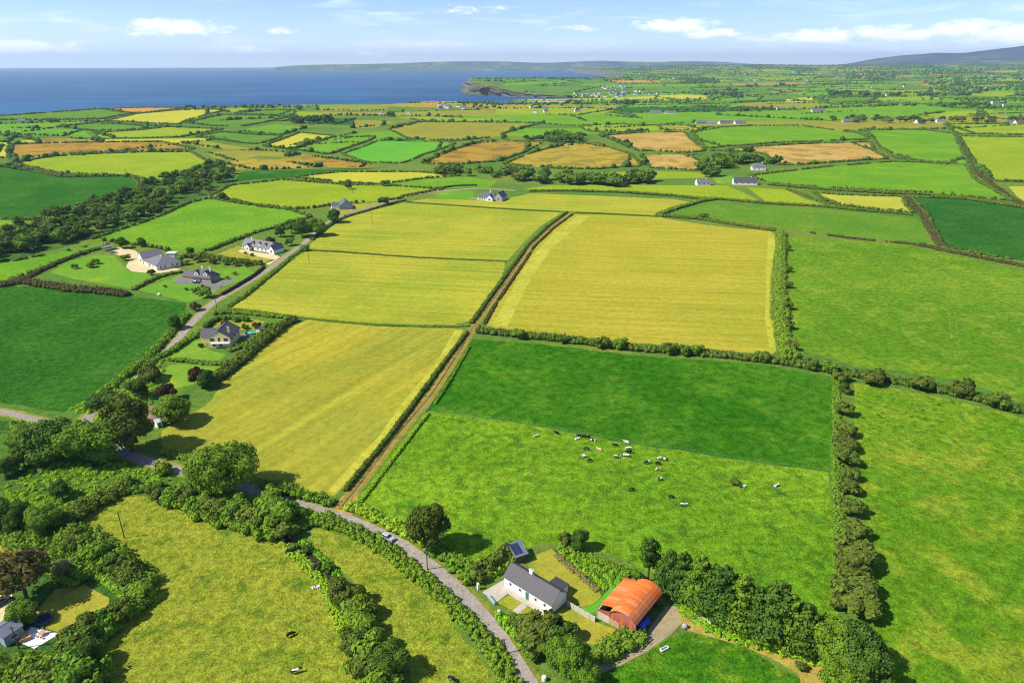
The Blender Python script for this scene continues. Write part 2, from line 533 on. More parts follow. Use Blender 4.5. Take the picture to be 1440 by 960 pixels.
# ------------------------------------------------------------------ the land: one sheet, cut into fields, roads, lawns and yards
# every row: name, material, hedge (None or short description of the field), outline in the 1440 x 960 frame
FIELDS = [
 # upper left, towards the sea
 ('field', 'midgreen', 'the green clifftop field', [(-140,172),(0,163.5),(143,153.5),(183,160),(143,168),(60,169),(0,169),(-140,178)]),
 ('field', 'orange', 'the ripe orange field', [(147,153.4),(200,151.8),(262,151.8),(228,156),(193,159),(180,159)]),
 ('field', 'yellow', 'the bright yellow clifftop field', [(150,170),(193,160.5),(267,153.5),(317,155),(290,162),(262,170),(250,175),(205,173.5)]),
 ('field', 'lime', None, [(300,153),(345,152),(358,156),(322,158)]),
 ('field', 'midgreen', 'the long green field near the cliffs', [(330,160),(345,156),(413,155),(410,163),(370,162)]),
 ('field', 'midgreen', 'the green field behind the yellow clifftop one', [(262,173),(290,165),(313,161.5),(362,162.5),(407,164),(403,170),(380,171),(340,178),(300,177)]),
 ('field', 'green', None, [(335,184),(387,174),(430,180),(395,190),(365,187)]),
 ('field', 'midgreen', 'the narrow green field below the yellow one', [(80,178),(143,172),(197,177),(236,178),(200,183),(130,184)]),
 ('field', 'green', None, [(-60,181),(40,180),(117,182),(128,193),(90,192),(40,189),(0,186),(-60,186)]),
 ('field', 'lime', 'the curved lime pasture', [(133,187),(200,183),(233,178.5),(313,182),(285,187),(253,193),(190,195),(140,195)]),
 ('field', 'midgreen', None, [(-60,188),(0,188.5),(43,197),(10,200),(-60,202)]),
 ('field', 'brown', None, [(50,195.5),(100,194.5),(113,197),(165,199),(52,200)]),
 ('field', 'midgreen', 'the sloping mid green field', [(273,192),(313,186),(340,188),(395,192),(365,202),(340,201)]),
 ('field', 'midgreen', None, [(-90,204),(5,204),(2,212),(-10,220),(-90,224)]),
 ('field', 'brown', 'the long brown field', [(17,203),(100,201),(167,200),(227,200),(273,210),(215,212),(120,215),(67,218.5),(13,223)]),
 ('field', 'olive', None, [(253,200),(290,198.5),(355,209.5),(330,210),(287,208)]),
 ('field', 'olive', None, [(290,214),(363,210),(440,219),(402,221),(363,219),(333,227),(300,222)]),
 ('field', 'straw', None, [(310,229),(363,222),(385,224),(442,235),(400,238),(335,239)]),
 ('field', 'brown', None, [(385,224.5),(437,219.5),(460,222),(535,234),(505,236),(455,235)]),
 ('field', 'lime', 'the broad lime field above the wooded valley', [(13,231),(67,221),(120,217),(215,214),(267,214),(300,232),(262,245),(215,255),(190,249),(145,246),(87,247)]),
 ('field', 'yellow', 'the small yellow field with a straight edge', [(370,205.5),(423,187),(470,192),(407,210)]),
 ('field', 'green', 'the green field beside the small yellow one', [(409,210.5),(470,193),(527,193),(505,203),(463,217),(440,214)]),
 ('field', 'olive', None, [(495,170),(520,169),(560,172),(523,180),(497,180)]),
 ('field', 'bluegreen', None, [(445,166),(500,167),(493,176),(447,175)]),
 ('field', 'olive', None, [(445,148.5),(547,148.5),(543,155),(480,156),(447,155)]),
 ('field', 'orange', None, [(590,143.6),(615,142.3),(622,147),(600,147.5)]),
 ('field', 'lime', None, [(617,142.3),(650,142.8),(652,148),(624,147)]),
 ('field', 'lime', None, [(555,165),(612,164),(697,168),(690,171.5),(613,171.5)]),
 ('field', 'olive', 'the broad olive field', [(547,182),(570,175),(590,172),(763,173),(740,178),(715,186),(693,193),(650,198),(613,198),(573,195)]),
 ('field', 'vivid', 'the vivid green field', [(480,217),(510,207),(537,197),(600,200),(640,202),(615,212),(597,217),(577,226),(560,230),(513,228)]),
 ('field', 'brown', 'the brown field with rusty patches', [(593,230),(630,213),(680,198),(763,200),(740,213),(727,218),(700,227),(640,232)]),
 ('field', 'straw', 'the golden straw field with dark streaks', [(708,231),(745,216),(797,202),(840,202),(887,218),(900,233),(840,238),(780,237)]),
 ('field', 'lime', None, [(698,153),(800,152),(873,153),(850,159),(813,162),(697,160)]),
 ('field', 'green', None, [(803,163),(850,162),(903,167),(890,169.5),(823,170)]),
 ('field', 'lime', 'the flat lime field', [(817,177),(870,175),(923,177),(930,182),(870,187),(847,187),(822,183)]),
 ('field', 'straw', None, [(925,177),(985,176),(990,183),(932,184)]),
 ('field', 'tan', 'the upper tan stubble field', [(847,191),(900,187),(960,186),(990,212),(960,215),(893,211),(870,198)]),
 ('field', 'tan', 'the lower tan stubble field', [(902,218.5),(940,217),(983,219),(1002,237),(982,240),(915,236)]),
 ('field', 'green', 'the curved green field right of the tan stubble', [(973,187),(993,180),(1060,177),(1127,177),(1207,188),(1220,196),(1150,199),(1093,201),(1040,205),(993,208)]),
 ('field', 'tan', 'the long tan stubble field', [(1000,212.5),(1070,205.5),(1147,202),(1223,200.5),(1230,213),(1247,223),(1180,228),(1120,232),(1090,231),(1073,217),(1043,213.5)]),
 ('field', 'green', 'the bright green field with a sunlit crest', [(1216,182),(1300,183),(1343,189),(1360,230),(1310,228),(1258,222),(1237,206)]),
 ('field', 'lime', 'the lime field with a curving hedge', [(1349,192),(1440,193),(1560,196),(1560,262),(1440,256),(1395,254),(1378,243),(1364,222)]),
 ('field', 'lime', 'the flat lime field under the far houses', [(1328,175),(1440,174),(1560,174),(1560,190),(1440,190),(1347,188)]),
 ('field', 'green', None, [(1405,150.5),(1440,149),(1560,149),(1560,163),(1412,162)]),
 ('field', 'lime', None, [(1290,162),(1350,156),(1398,155),(1390,161),(1330,167)]),
 ('field', 'green', 'the green field behind the dark crop', [(1055,247),(1080,244),(1160,235),(1255,227.5),(1300,229),(1357,233),(1372,253),(1422,282),(1355,277),(1312,271),(1205,267.5),(1167,265),(1120,262),(1080,257)]),
 ('field', 'pale', None, [(1418,262),(1450,262),(1560,266),(1560,290),(1442,284),(1430,276)]),
 ('field', 'lawn', None, [(1000,250),(1030,247),(1060,250),(1064,257),(1010,258)]),
 ('field', 'lime', None, [(840,243),(915,240),(985,243),(1000,250),(900,252),(845,250)]),
 # middle
 ('field', 'pale', 'the small pale field with a pointed end', [(1145,271),(1180,274),(1267,277),(1275,290),(1283,299),(1230,295),(1180,287.5),(1155,279)]),
 ('field', 'lime', None, [(1050,263),(1080,265),(1105,267),(1130,279),(1160,288.5),(1120,287),(1080,285),(1063,273)]),
 ('field', 'lime', None, [(735,266),(770,261),(850,260),(1020,261),(1045,270),(1067,283),(1010,281),(945,275),(845,270)]),
 ('field', 'bluegreen', 'the dark blue-green crop field', [(1282,277),(1355,280),(1440,292),(1600,308),(1600,400),(1440,367),(1392,360),(1325,345),(1305,305),(1292,290)]),
 ('field', 'crop', 'the dark green field above the valley', [(-200,222),(0,234),(12,235),(45,241),(85,249),(130,248.5),(185,248),(195,262),(150,282),(100,297),(45,309),(0,308),(-200,308)]),
 ('field', 'green', None, [(-150,312),(0,310),(37,311),(25,322),(0,337),(-150,350)]),
 ('field', 'scrub', None, [(-200,352),(0,338),(28,322),(100,298),(190,262),(262,246),(300,232),(338,240),(325,258),(297,274),(262,285),(215,307),(135,333),(100,345),(0,370),(-200,400)]),
 ('field', 'green', 'the bright green field behind the houses', [(132,336),(170,323),(215,308),(265,286),(295,279.5),(360,290),(405,295),(437,305),(395,318),(360,327),(295,352),(245,353),(200,346),(165,341)]),
 ('field', 'lime', 'the long lime field beside the upper road', [(297,275),(325,261),(397,253),(485,260),(560,262),(622,266),(592,272),(552,281),(515,284),(470,288),(435,293),(405,293.5),(360,288.5)]),
 ('field', 'yellow', 'the small yellow field by the upper road', [(415,250),(450,245),(485,242),(585,242),(647,247),(597,251),(535,259),(485,257)]),
 ('field', 'crop', None, [(340,242),(360,240),(485,237),(540,236),(480,241),(412,250),(360,252),(325,257)]),
 ('field', 'green', None, [(545,259),(600,252),(655,249),(700,254),(690,263),(625,265)]),
 ('field', 'green', 'the green strip above the left crop', [(-200,400),(0,370),(45,362),(100,352),(145,341),(150,347),(85,368),(37,386),(5,402),(-200,420)]),
 ('field', 'crop', 'the large dark green crop field', [(-260,440),(-100,410),(0,403),(50,402),(100,408),(175,415),(262,426),(262,440),(245,460),(220,490),(175,532),(140,555),(120,567),(90,579),(57,576),(42,571),(0,565),(-260,520)]),
 ('field', 'hay2', None, [(575,283.5),(600,279.5),(690,282),(728,276),(745,272),(845,275.5),(945,280),(972,284),(927,303),(860,299.5),(812,297.5),(787,296.5),(720,293),(640,288)]),
 ('field', 'hay2', None, [(432,349),(445,335),(482,308),(535,292.5),(567,285.5),(640,290),(720,295.5),(790,299),(760,318),(735,342),(714,366),(585,361),(472,353)]),
 ('field', 'hay2', None, [(318,433),(360,407),(402,373),(430,353),(472,355),(585,363),(710,368),(705,395),(685,417),(665,450),(635,456.5),(597,456),(522,454),(422,446),(360,437)]),
 ('field', 'hay3', None, [(806,301),(772,327),(744,357),(720,396),(697,430),(684,457),(700,462),(740,466),(827,474),(882,482),(970,487),(1040,495),(1080,498.5),(1089,497),(1091,488),(1089,465),(1083,445),(1084,390),(1091,345),(1090,331),(1083,325),(1020,319.5),(970,313),(927,305.5),(860,302.5)]),
 ('field', 'midgreen', None, [(950,301),(975,290),(1000,286),(1080,290),(1155,294),(1220,300),(1287,308),(1302,318),(1305,342),(1285,342),(1230,335),(1142,327),(1110,321),(1080,315),(970,305)]),
 ('field', 'track_pasture', None, [(1107,333),(1140,333),(1200,339),(1280,345),(1330,357),(1440,382),(1700,440),(1700,640),(1440,566),(1415,558),(1365,538),(1285,525),(1240,518),(1200,515),(1175,505),(1120,494),(1112,440),(1109,390),(1106,345)]),
 ('field', 'dark', None, [(667,477),(720,481),(777,486),(840,493),(895,499.5),(960,504.5),(997,507),(1080,513),(1125,523),(1170,532),(1171,590),(1169,640),(1165,663),(1080,652),(1015,642.5),(955,632),(895,624),(802,607),(720,592.5),(627,580),(602,576),(610,565),(632,525),(655,490)]),
 ('field', 'cow', None, [(600,578),(627,581),(720,593.5),(802,608),(895,625),(955,633),(1015,643.5),(1080,653),(1165,664),(1170,720),(1172,790),(1180,880),(1150,905),(1050,872),(960,830),(900,800),(870,785),(820,768),(760,763),(720,770),(700,790),(660,808),(612,776),(560,738),(503,700),(550,640)]),
 ('field', 'blotch', None, [(1200,537),(1255,545),(1330,560),(1440,587),(1700,650),(1760,1100),(1240,1100),(1238,960),(1230,880),(1220,830),(1213,740),(1206,690),(1202,620)]),
 ('field', 'hay', None, [(228,604),(290,570),(317,537),(360,497),(410,456),(435,449.5),(520,458),(632,462),(652,463),(648,472),(625,514),(580,566),(545,616),(490,677),(469,697),(388,679),(330,662),(270,646),(232,634)]),
 # near left
 ('field', 'rough', None, [(-120,600),(0,590),(60,596),(110,590),(180,636),(205,652),(250,668),(290,690),(250,705),(170,690),(120,720),(90,740),(40,740),(0,735),(-120,750)]),
 ('field', 'scrub', None, [(-150,740),(0,735),(60,742),(120,722),(175,694),(250,705),(330,720),(400,750),(440,770),(500,850),(560,940),(580,990),(500,990),(484,880),(460,835),(400,764),(360,745),(250,708),(175,698),(109,730),(98,755),(137,777),(170,800),(207,829),(188,866),(150,880),(125,920),(140,945),(180,990),(-150,1020)]),
 ('field', 'meadow', None, [(175,697),(212,697),(250,707),(290,727),(360,744),(400,763),(438,796),(463,836),(484,880),(500,920),(507,960),(515,1010),(180,1010),(150,950),(128,920),(150,882),(190,866),(209,829),(170,800),(138,776),(99,754),(109,729),(135,712)]),
 ('field', 'meadow', None, [(436,744),(455,743),(480,750),(516,761),(560,795),(597,830),(629,855),(641,886),(672,922),(695,960),(720,1010),(585,1010),(579,940),(541,913),(530,879),(524,847),(494,813),(463,788),(440,765)]),
 ('field', 'corner', None, [(835,948),(870,938),(912,915),(945,893),(970,888),(1005,897),(1055,914),(1100,940),(1140,965),(1160,1020),(830,1020)]),
 ('lawn', 'drylawn', None, [(-60,757),(0,757),(19,760),(40,782),(30,800),(0,803),(-60,803)]),
 ('lawn', 'drylawn', None, [(78,828),(119,822),(153,840),(153,851),(134,864),(91,891),(56,880),(50,860)]),
 ('yard', 'gravel', None, [(-80,806),(0,804),(16,815),(18,847),(12,873),(0,876),(-80,890)]),
 # gardens of the houses along the upper road
 ('lawn', 'lawn', None, [(70,383),(95,368),(140,357),(160,360),(180,380),(215,386),(252,383),(230,392),(187,406),(150,400),(107,393)]),
 ('yard', 'gravel', None, [(150,352),(168,348),(190,352),(205,365),(225,374),(255,378.5),(258,381),(215,384.5),(185,381.5),(177,375.5),(182,366),(165,358)]),
 ('lawn', 'lawn', None, [(192,407),(235,393),(255,386),(312,400),(300,412),(280,421),(262,424),(225,415)]),
 ('lawn', 'lawn', None, [(300,378),(345,376),(358,384),(335,396),(315,402),(298,392)]),
 ('yard', 'tarmac', None, [(243,393),(258,388),(310,394),(332,391),(326,397),(310,402),(302,409),(290,408),(278,400),(248,399)]),
 ('lawn', 'drylawn', None, [(305,358),(335,345),(350,352),(385,362),(372,369),(335,365),(312,366)]),
 ('yard', 'gravel', None, [(338,351),(385,358),(398,362),(390,366),(360,360),(335,354)]),
 ('yard', 'gravel', None, [(372,371),(385,374),(393,367),(386,366)]),
 ('lawn', 'drylawn', None, [(462,296),(470,289),(505,287),(545,283),(530,289),(500,295),(478,302)]),
 ('lawn', 'lawn', None, [(612,273),(625,268),(665,268),(668,277),(660,281),(618,280)]),
 ('lawn', 'drylawn', None, [(300,452),(330,444),(372,452),(362,465),(300,462)]),
 ('yard', 'tarmac', None, [(272,465),(290,461),(330,470),(372,466),(368,476),(345,476),(300,474),(285,472)]),
 ('lawn', 'lawn', None, [(238,500),(262,486),(285,474),(292,491),(318,499),(307,507),(280,505),(240,504)]),
 ('lawn', 'lawn', None, [(236,514),(250,511),(310,515),(300,525),(272,540),(250,546),(225,542)]),
 # around the cottage and the barn
 ('lawn', 'drylawn', None, [(742,795),(752,780),(776,771),(788,785),(842,828),(845,838),(835,848),(820,853),(797,843),(765,815)]),
 ('lawn', 'scrub', None, [(779,772),(800,768),(840,785),(880,805),(895,822),(870,815),(846,840),(842,826),(790,784)]),
 ('lawn', 'vivid', None, [(872,803),(884,808),(862,832),(845,858),(826,862),(818,855),(838,848),(856,828)]),
 ('lawn', 'drylawn', None, [(766,867),(797,853),(838,874),(866,884),(855,897),(835,906),(800,895)]),
 ('yard', 'concrete', None, [(678,832),(709,814),(712,824),(778,865),(771,870),(742,851),(724,841),(714,834),(697,847)]),
 ('lawn', 'drylawn', None, [(700,847),(716,836),(734,847),(721,858)]),
 ('lawn', 'drylawn', None, [(728,862),(742,852),(768,869),(745,878)]),
 ('path', 'concrete', None, [(721,858),(734,847),(742,852),(728,862)]),
 ('yard', 'yard', None, [(822,945),(850,932),(880,918),(900,903),(915,880),(936,852),(950,852),(965,862),(962,872),(945,890),(912,914),(870,936),(835,950)]),
 ('yard', 'drytrack', None, [(952,862),(970,864),(1003,880),(1040,899),(1082,916),(1122,924),(1150,932),(1163,945),(1165,985),(1130,985),(1124,948),(1095,930),(1055,912),(1005,896),(966,886)]),
 ('yard', 'sand', None, [(735,144),(760,142.3),(800,141),(815,140.6),(805,143.5),(770,145.5)]),
 # headland and far traced fields
 ('field', 'green', None, [(706,117),(740,113.5),(797,113.5),(795,118),(730,120),(710,121)]),
 ('field', 'midgreen', None, [(710,122),(760,121),(847,121.5),(830,129),(770,130),(715,129)]),
 ('field', 'yellow', None, [(920,135),(960,133),(995,134.5),(993,140),(930,141)]),
 ('field', 'midgreen', None, [(960,145),(995,141),(1040,142),(1025,150),(965,151)]),
 ('field', 'olive', None, [(1033,147),(1060,143),(1115,143),(1135,149),(1090,151)]),
 ('field', 'midgreen', None, [(1147,137),(1233,137),(1243,145),(1190,148),(1150,147)]),
 ('field', 'yellow', None, [(1105,138.5),(1142,137),(1144,144),(1106,144)]),
 ('field', 'olive', None, [(1080,125),(1137,126.5),(1130,131),(1085,131)]),
 ('field', 'orange', None, [(850,113.5),(880,112),(930,114),(925,117),(870,117)]),
 ('field', 'tan', None, [(1287,118),(1315,116.5),(1335,120),(1310,122)]),
 ('field', 'green', None, [(1420,130),(1450,126),(1500,126),(1500,133)]),
]

ROADS = [  # name, material, width, verge width, centre line
 ('road', 'asphalt', 3.9, 1.1, [(120,592),(150,612),(176,637),(200,646),(240,658),(287,668),(340,684),(379,694),(407,704),(447,717),(485,728),(535,750),(566,766),(604,794),(635,820),(660,845),(685,873),(704,897),(722,927),(748,968),(790,1040)]),
 ('road', 'asphalt', 3.2, 1.1, [(-160,560),(0,578),(32,586),(62,592),(95,598),(120,592)]),
 ('road', 'asphalt', 3.9, 1.3, [(120,592),(128,580),(150,562),(192,532),(212,514),(237,492),(262,462),(283,440),(300,425),(330,407),(358,391),(385,373),(405,358),(425,344),(440,330),(462,313),(485,302),(515,293),(545,284),(570,277),(600,271),(640,267),(680,265),(725,268)]),
 ('track', 'dirt', 2.6, .9, [(478,716),(488,702),(500,688),(548,624),(583,582),(600,563),(628,522),(654,480),(668,456),(690,426),(712,396),(728,372),(748,344),(775,319),(801,299)]),
]


def subdiv(poly, closed=True, step=22.0):
    out = []
    n = len(poly)
    for i in range(n if closed else n - 1):
        a, b = poly[i], poly[(i + 1) % n]
        k = max(1, int(math.hypot(b[0] - a[0], (b[1] - a[1]) * 2.5) / step))
        for j in range(k):
            out.append((a[0] + (b[0] - a[0]) * j / k, a[1] + (b[1] - a[1]) * j / k))
    if not closed:
        out.append(poly[-1])
    return out


def smooth_line(P, step):
    """Catmull-Rom through plan points, resampled at about step metres"""
    P = [np.array(p, float) for p in P]
    Q = [2 * P[0] - P[1]] + P + [2 * P[-1] - P[-2]]
    out = []
    for i in range(1, len(Q) - 2):
        a, b, c, d = Q[i - 1:i + 3]
        k = max(1, int(np.linalg.norm(c - b) / step))
        for j in range(k):
            t = j / k
            out.append(.5 * (2 * b + (c - a) * t + (2 * a - 5 * b + 4 * c - d) * t * t + (3 * b - a - 3 * c + d) * t ** 3))
    out.append(P[-1])
    return np.array(out)


def offset_strip(line, w0, w1):
    """closed outline between two offsets of a plan line"""
    t = np.gradient(line, axis=0)
    t /= np.linalg.norm(t, axis=1, keepdims=True)
    nrm = np.stack([-t[:, 1], t[:, 0]], 1)
    return np.concatenate([line + nrm * w0, (line + nrm * w1)[::-1]])


def inside(poly, x, y):
    """even-odd test, poly (N,2), arrays x y"""
    r = np.zeros(np.shape(x), bool)
    j = len(poly) - 1
    for i in range(len(poly)):
        xi, yi = poly[i]
        xj, yj = poly[j]
        c = ((yi > y) != (yj > y)) & (x < (xj - xi) * (y - yi) / (yj - yi + 1e-12) + xi)
        r ^= c
        j = i
    return r


# ---- coast: cliff tops on the left, the bay, the headland, the far shore
coast_px = [(-420,186),(-250,178),(-100,171),(0,163),(60,158.5),(143,153),(200,151.3),(260,151.2),(330,150),(420,147.5),(480,147),(547,147),(590,143),(650,142),(690,143),(712,145.2)]
coast = [tuple(p) for p in proj(subdiv(coast_px, False, 12))]
n_left = len(coast)
beach = [tuple(p) for p in projz(np.array([728, 750, 780, 812.]), np.array([144.2, 142.6, 141, 139.6]), -33.5)]
# the headland: foot of the cliff as seen, then round its hidden far side
foot_px = [(800,138.4),(785,138.0),(770,137.9),(752,137.2),(740,137.2),(728,136.4),(715,136.4),(704,135.2),(695,135.3),(684,134.2),(676,134.4),(667,133.2),(660,133.2),(655,131.6),(652,131),(654,129.2),(652.5,127.6),(656,126)]
foot = [projz(a, b, SEA_Z) for a, b in foot_px]
foot += [np.array(at_dist(px, d)) for px, d in [(668, 5150), (700, 5300), (760, 5400), (820, 5600), (862, 6200), (872, 7000), (858, 8500), (846, 10500), (822, 12300), (808, 13200)]]
foot = np.array(foot)
foot = smooth_line(foot, 90)
foot += rng.normal(0, 11, foot.shape) * np.linspace(1, 1, len(foot))[:, None]
tang = np.gradient(foot, axis=0)
tang /= np.linalg.norm(tang, axis=1, keepdims=True)
inland = np.stack([tang[:, 1], -tang[:, 0]], 1)      # right-hand side of the walk along the coast
top = foot + inland * (34 + rng.uniform(-8, 14, len(foot)))[:, None]
coast += beach + [tuple(p) for p in top]
far_r = [(2500, 14500), (9000, 14500), (13500, 11000), (13500, 2000), (1500, -250), (-1500, -250), (-2600, 1500)]
land_poly = np.array(coast + far_r)

# ---- scattered far patchwork between the traced fields
regions = []                     # (name, material key, outline)
regions.append(('ground', 'land', land_poly))
traced = []
for nm, mt, hd, pts in FIELDS:
    q = proj(subdiv(pts, True, 20))
    if np.hypot(*q.mean(0)) < 520 and nm == 'field':
        # a ragged margin: points every few metres, each a little off the line
        out = []
        for a_, b_ in zip(q, np.roll(q, -1, 0)):
            k_ = max(1, int(np.linalg.norm(b_ - a_) / 3.5))
            t_ = np.arange(k_)[:, None] / k_
            out.append(a_ + (b_ - a_) * t_ + rng.normal(0, .38, (k_, 2)))
        q = np.concatenate(out)
    traced.append((nm, mt, hd, q))
tr_px = [np.array(p) for _, _, _, p in FIELDS]

far_edges = []
frng = np.random.default_rng(5)
A0 = R(17)
ux, uy = np.array([math.cos(A0), math.sin(A0)]), np.array([-math.sin(A0), math.cos(A0)])


def far_cells():
    pts = {}
    def corner(i, j):
        if (i, j) not in pts:
            sx, sy = 255.0, 215.0
            g = 1 + .0 * j
            off = (j % 2) * 0.45
            q = ux * ((i + off) * sx) + uy * (1150 + j * sy)
            pts[i, j] = q + frng.uniform(-55, 55, 2)
        return pts[i, j]
    pal = ['midgreen'] * 6 + ['green'] * 7 + ['lime'] * 4 + ['olive'] * 2 + ['straw', 'yellow', 'tan', 'pale', 'bluegreen', 'land', 'land']
    for j in range(0, 66):
        i = -10
        while i < 62:
            span = int(frng.choice([1, 2, 2, 3]))
            q = [corner(i + k, j) for k in range(span + 1)] + [corner(i + k, j + 1) for k in range(span, -1, -1)]
            i += span
            q = np.array(q)
            c = q.mean(0)
            d = np.hypot(*c)
            if d < 1350 or d > 13800 or c[1] < 300 or abs(c[0]) > c[1] * .95 + 400:
                continue
            if not inside(land_poly, c[0], c[1]):
                continue
            if any(inside(p, c[0], c[1]) for _, _, _, p in traced):
                continue
            key = pal[int(frng.integers(len(pal)))]
            if c[1] > 3500 and c[0] < 900 and c[1] < 6200:
                key = ['midgreen', 'green', 'land', 'midgreen'][int(frng.integers(4))]
            regions.append(('field', key, q))
            far_edges.append(q)


far_cells()
first_traced = len(regions)
for nm, mt, hd, p in traced:
    regions.append((nm, mt, p))
# wheel tracks and swaths inside the fields
def lines_px(mt, w_, *rows):
    for row in rows:
        c_ = smooth_line(proj(row), 6.0)
        regions.append(('wheel_track', mt, offset_strip(c_, w_ / 2, -w_ / 2)))


lines_px('green_dark', .6, [(1247, 352), (1242, 400), (1236, 455)], [(1253, 352), (1249, 400), (1243, 455)], [(1328, 372), (1334, 430), (1340, 505)], [(1335, 373), (1342, 430), (1349, 505)], [(1160, 345), (1157, 400), (1152, 470)], [(1166, 345), (1163, 400), (1159, 470)], [(1415, 392), (1430, 450), (1452, 540)], [(1422, 393), (1438, 450), (1461, 540)])
regions.append(('headland', 'pale_hay', proj(subdiv([(813, 303), (829, 304), (775, 350), (742, 400), (722, 440), (713, 463), (692, 457), (724, 400), (748, 360), (778, 330)], True, 20))))
regions.append(('headland', 'pale_hay', proj(subdiv([(1080, 330), (1089, 331), (1090, 345), (1082, 390), (1081, 445), (1087, 465), (1089, 488), (1082, 490), (1076, 450), (1077, 390)], True, 20))))
regions.append(('headland', 'pale_hay', proj(subdiv([(640, 464), (650, 464), (645, 474), (622, 514), (577, 566), (542, 616), (489, 674), (470, 694), (462, 690), (480, 668), (532, 614), (567, 564), (612, 512)], True, 20))))
road_lines = {}
for k, (nm, mt, wd, vg, line) in enumerate(ROADS):
    c = smooth_line(proj(line), 6.0)
    road_lines[k] = c
    if vg:
        regions.append(('verge', 'verge', offset_strip(c, wd / 2 + vg, -wd / 2 - vg)))
# field gate openings where the track meets the road
regions.append(('verge', 'drytrack', proj([(470, 712), (482, 697), (496, 692), (504, 700), (500, 712), (492, 728), (478, 722)])))
for k, (nm, mt, wd, vg, line) in enumerate(ROADS):
    c = road_lines[k]
    regions.append((nm, mt, offset_strip(c, wd / 2, -wd / 2)))
    if nm == 'track':
        regions.append(('verge', 'rough', offset_strip(c, .35, -.35)))
# the stream in its cut
stream_px = [(385,742),(405,760),(425,774),(441,786),(455,797),(463,807),(470,820),(477,832),(486,852),(494,872)]
stream_line = smooth_line(proj(stream_px), 4.0)
regions.append(('stream', 'mudwater', offset_strip(stream_line, .75, -.75)))


def build_land():
    verts, edges, faces = [], [], []
    for nm, mt, p in regions:
        s = len(verts)
        verts += [Vector((float(a), float(b))) for a, b in p]
        edges += [(s + i, s + (i + 1) % len(p)) for i in range(len(p))]
    # terrain samples: rings that widen with distance
    for r in np.geomspace(70, 14600, 112):
        step = max(1.6, 2.2 - r / 9000)
        for a in np.arange(-64, 64, step):
            aa = R(a + frng.uniform(-.4, .4) * step)
            rr = r * (1 + frng.uniform(-.015, .015))
            x, y = rr * math.sin(aa), rr * math.cos(aa)
            verts.append(Vector((x, y)))
    vo, eo, fo, ov, oe, of = delaunay_2d_cdt(verts, edges, faces, 0, 0.02, False)
    V = np.array([(v.x, v.y) for v in vo])
    Z = hgt(V[:, 0], V[:, 1])
    e = 2.0
    gx = (hgt(V[:, 0] + e, V[:, 1]) - Z) / e
    gy = (hgt(V[:, 0], V[:, 1] + e) - Z) / e
    Nrm = np.stack([-gx, -gy, np.ones_like(gx)], 1)
    Nrm /= np.linalg.norm(Nrm, axis=1, keepdims=True)
    T = np.array(fo)
    cen = V[T].mean(1)
    owner = np.full(len(T), -1)
    for rid, (nm, mt, p) in enumerate(regions):
        p = np.asarray(p)
        lo, hi = p.min(0), p.max(0)
        w_ = np.where((cen[:, 0] > lo[0]) & (cen[:, 0] < hi[0]) & (cen[:, 1] > lo[1]) & (cen[:, 1] < hi[1]))[0]
        if rid:
            w_ = w_[owner[w_] >= 0]
        if len(w_):
            owner[w_[inside(p, cen[w_, 0], cen[w_, 1])]] = rid
    for rid in np.unique(owner[owner >= 0]):
        nm, mt, _ = regions[rid]
        idx = T[owner == rid]
        used, inv = np.unique(idx.ravel(), return_inverse=True)
        P3 = np.column_stack([V[used], Z[used]])
        t = inv.reshape(idx.shape)
        # faces up
        a, b, c = P3[t[:, 0]], P3[t[:, 1]], P3[t[:, 2]]
        up = ((b - a)[:, 0] * (c - a)[:, 1] - (b - a)[:, 1] * (c - a)[:, 0]) < 0
        t[up] = t[up][:, ::-1]
        if nm == 'stream':
            pass
        me = mesh_np(nm, P3, tris=t, mats=[M[mt]], smooth=True)
        if len(me.vertices) == len(used):
            me.normals_split_custom_set_from_vertices([tuple(n) for n in Nrm[used]])
        o = link(nm, me)
        o['kind'] = 'structure'


build_land()


# ------------------------------------------------------------------ sea, cliffs, hills across the bay, the mountain
def build_sea():
    m, w, b = new_mat('sea_water')
    pos = w.node('ShaderNodeNewGeometry').outputs['Position']
    stretched = w.vmath('MULTIPLY', pos, (1, 2.2, 1))
    n = w.noise(stretched, .0011, 5, .6, .6)
    n2 = w.noise(w.vmath('MULTIPLY', pos, (1, 1.6, 1)), .02, 4, .7)
    col = w.mix(w.mapr(n, .42, .60, 0, 1, True), (.004, .050, .130), (.011, .092, .21))
    w.put(b.inputs['Base Color'], col)
    b.inputs['Roughness'].default_value = .42
    b.inputs['Specular IOR Level'].default_value = .12
    bp = w.node('ShaderNodeBump', {'Strength': .15, 'Distance': 2.0, 'Height': n2})
    w.l.new(bp.outputs[0], b.inputs['Normal'])
    mb = MB()
    n = 40
    Rr = 34500.0
    ang = [R(-75 + 150 * i / n) for i in range(n + 1)]
    rad = [900, 2500, 6000, 14000, Rr]
    for i in range(n):
        for j in range(len(rad) - 1):
            mb.poly([(rad[j] * math.sin(ang[i]), rad[j] * math.cos(ang[i]), SEA_Z), (rad[j + 1] * math.sin(ang[i]), rad[j + 1] * math.cos(ang[i]), SEA_Z),
                     (rad[j + 1] * math.sin(ang[i + 1]), rad[j + 1] * math.cos(ang[i + 1]), SEA_Z), (rad[j] * math.sin(ang[i + 1]), rad[j] * math.cos(ang[i + 1]), SEA_Z)])
    o = mb.build('sea', m)
    o['kind'] = 'structure'


build_sea()


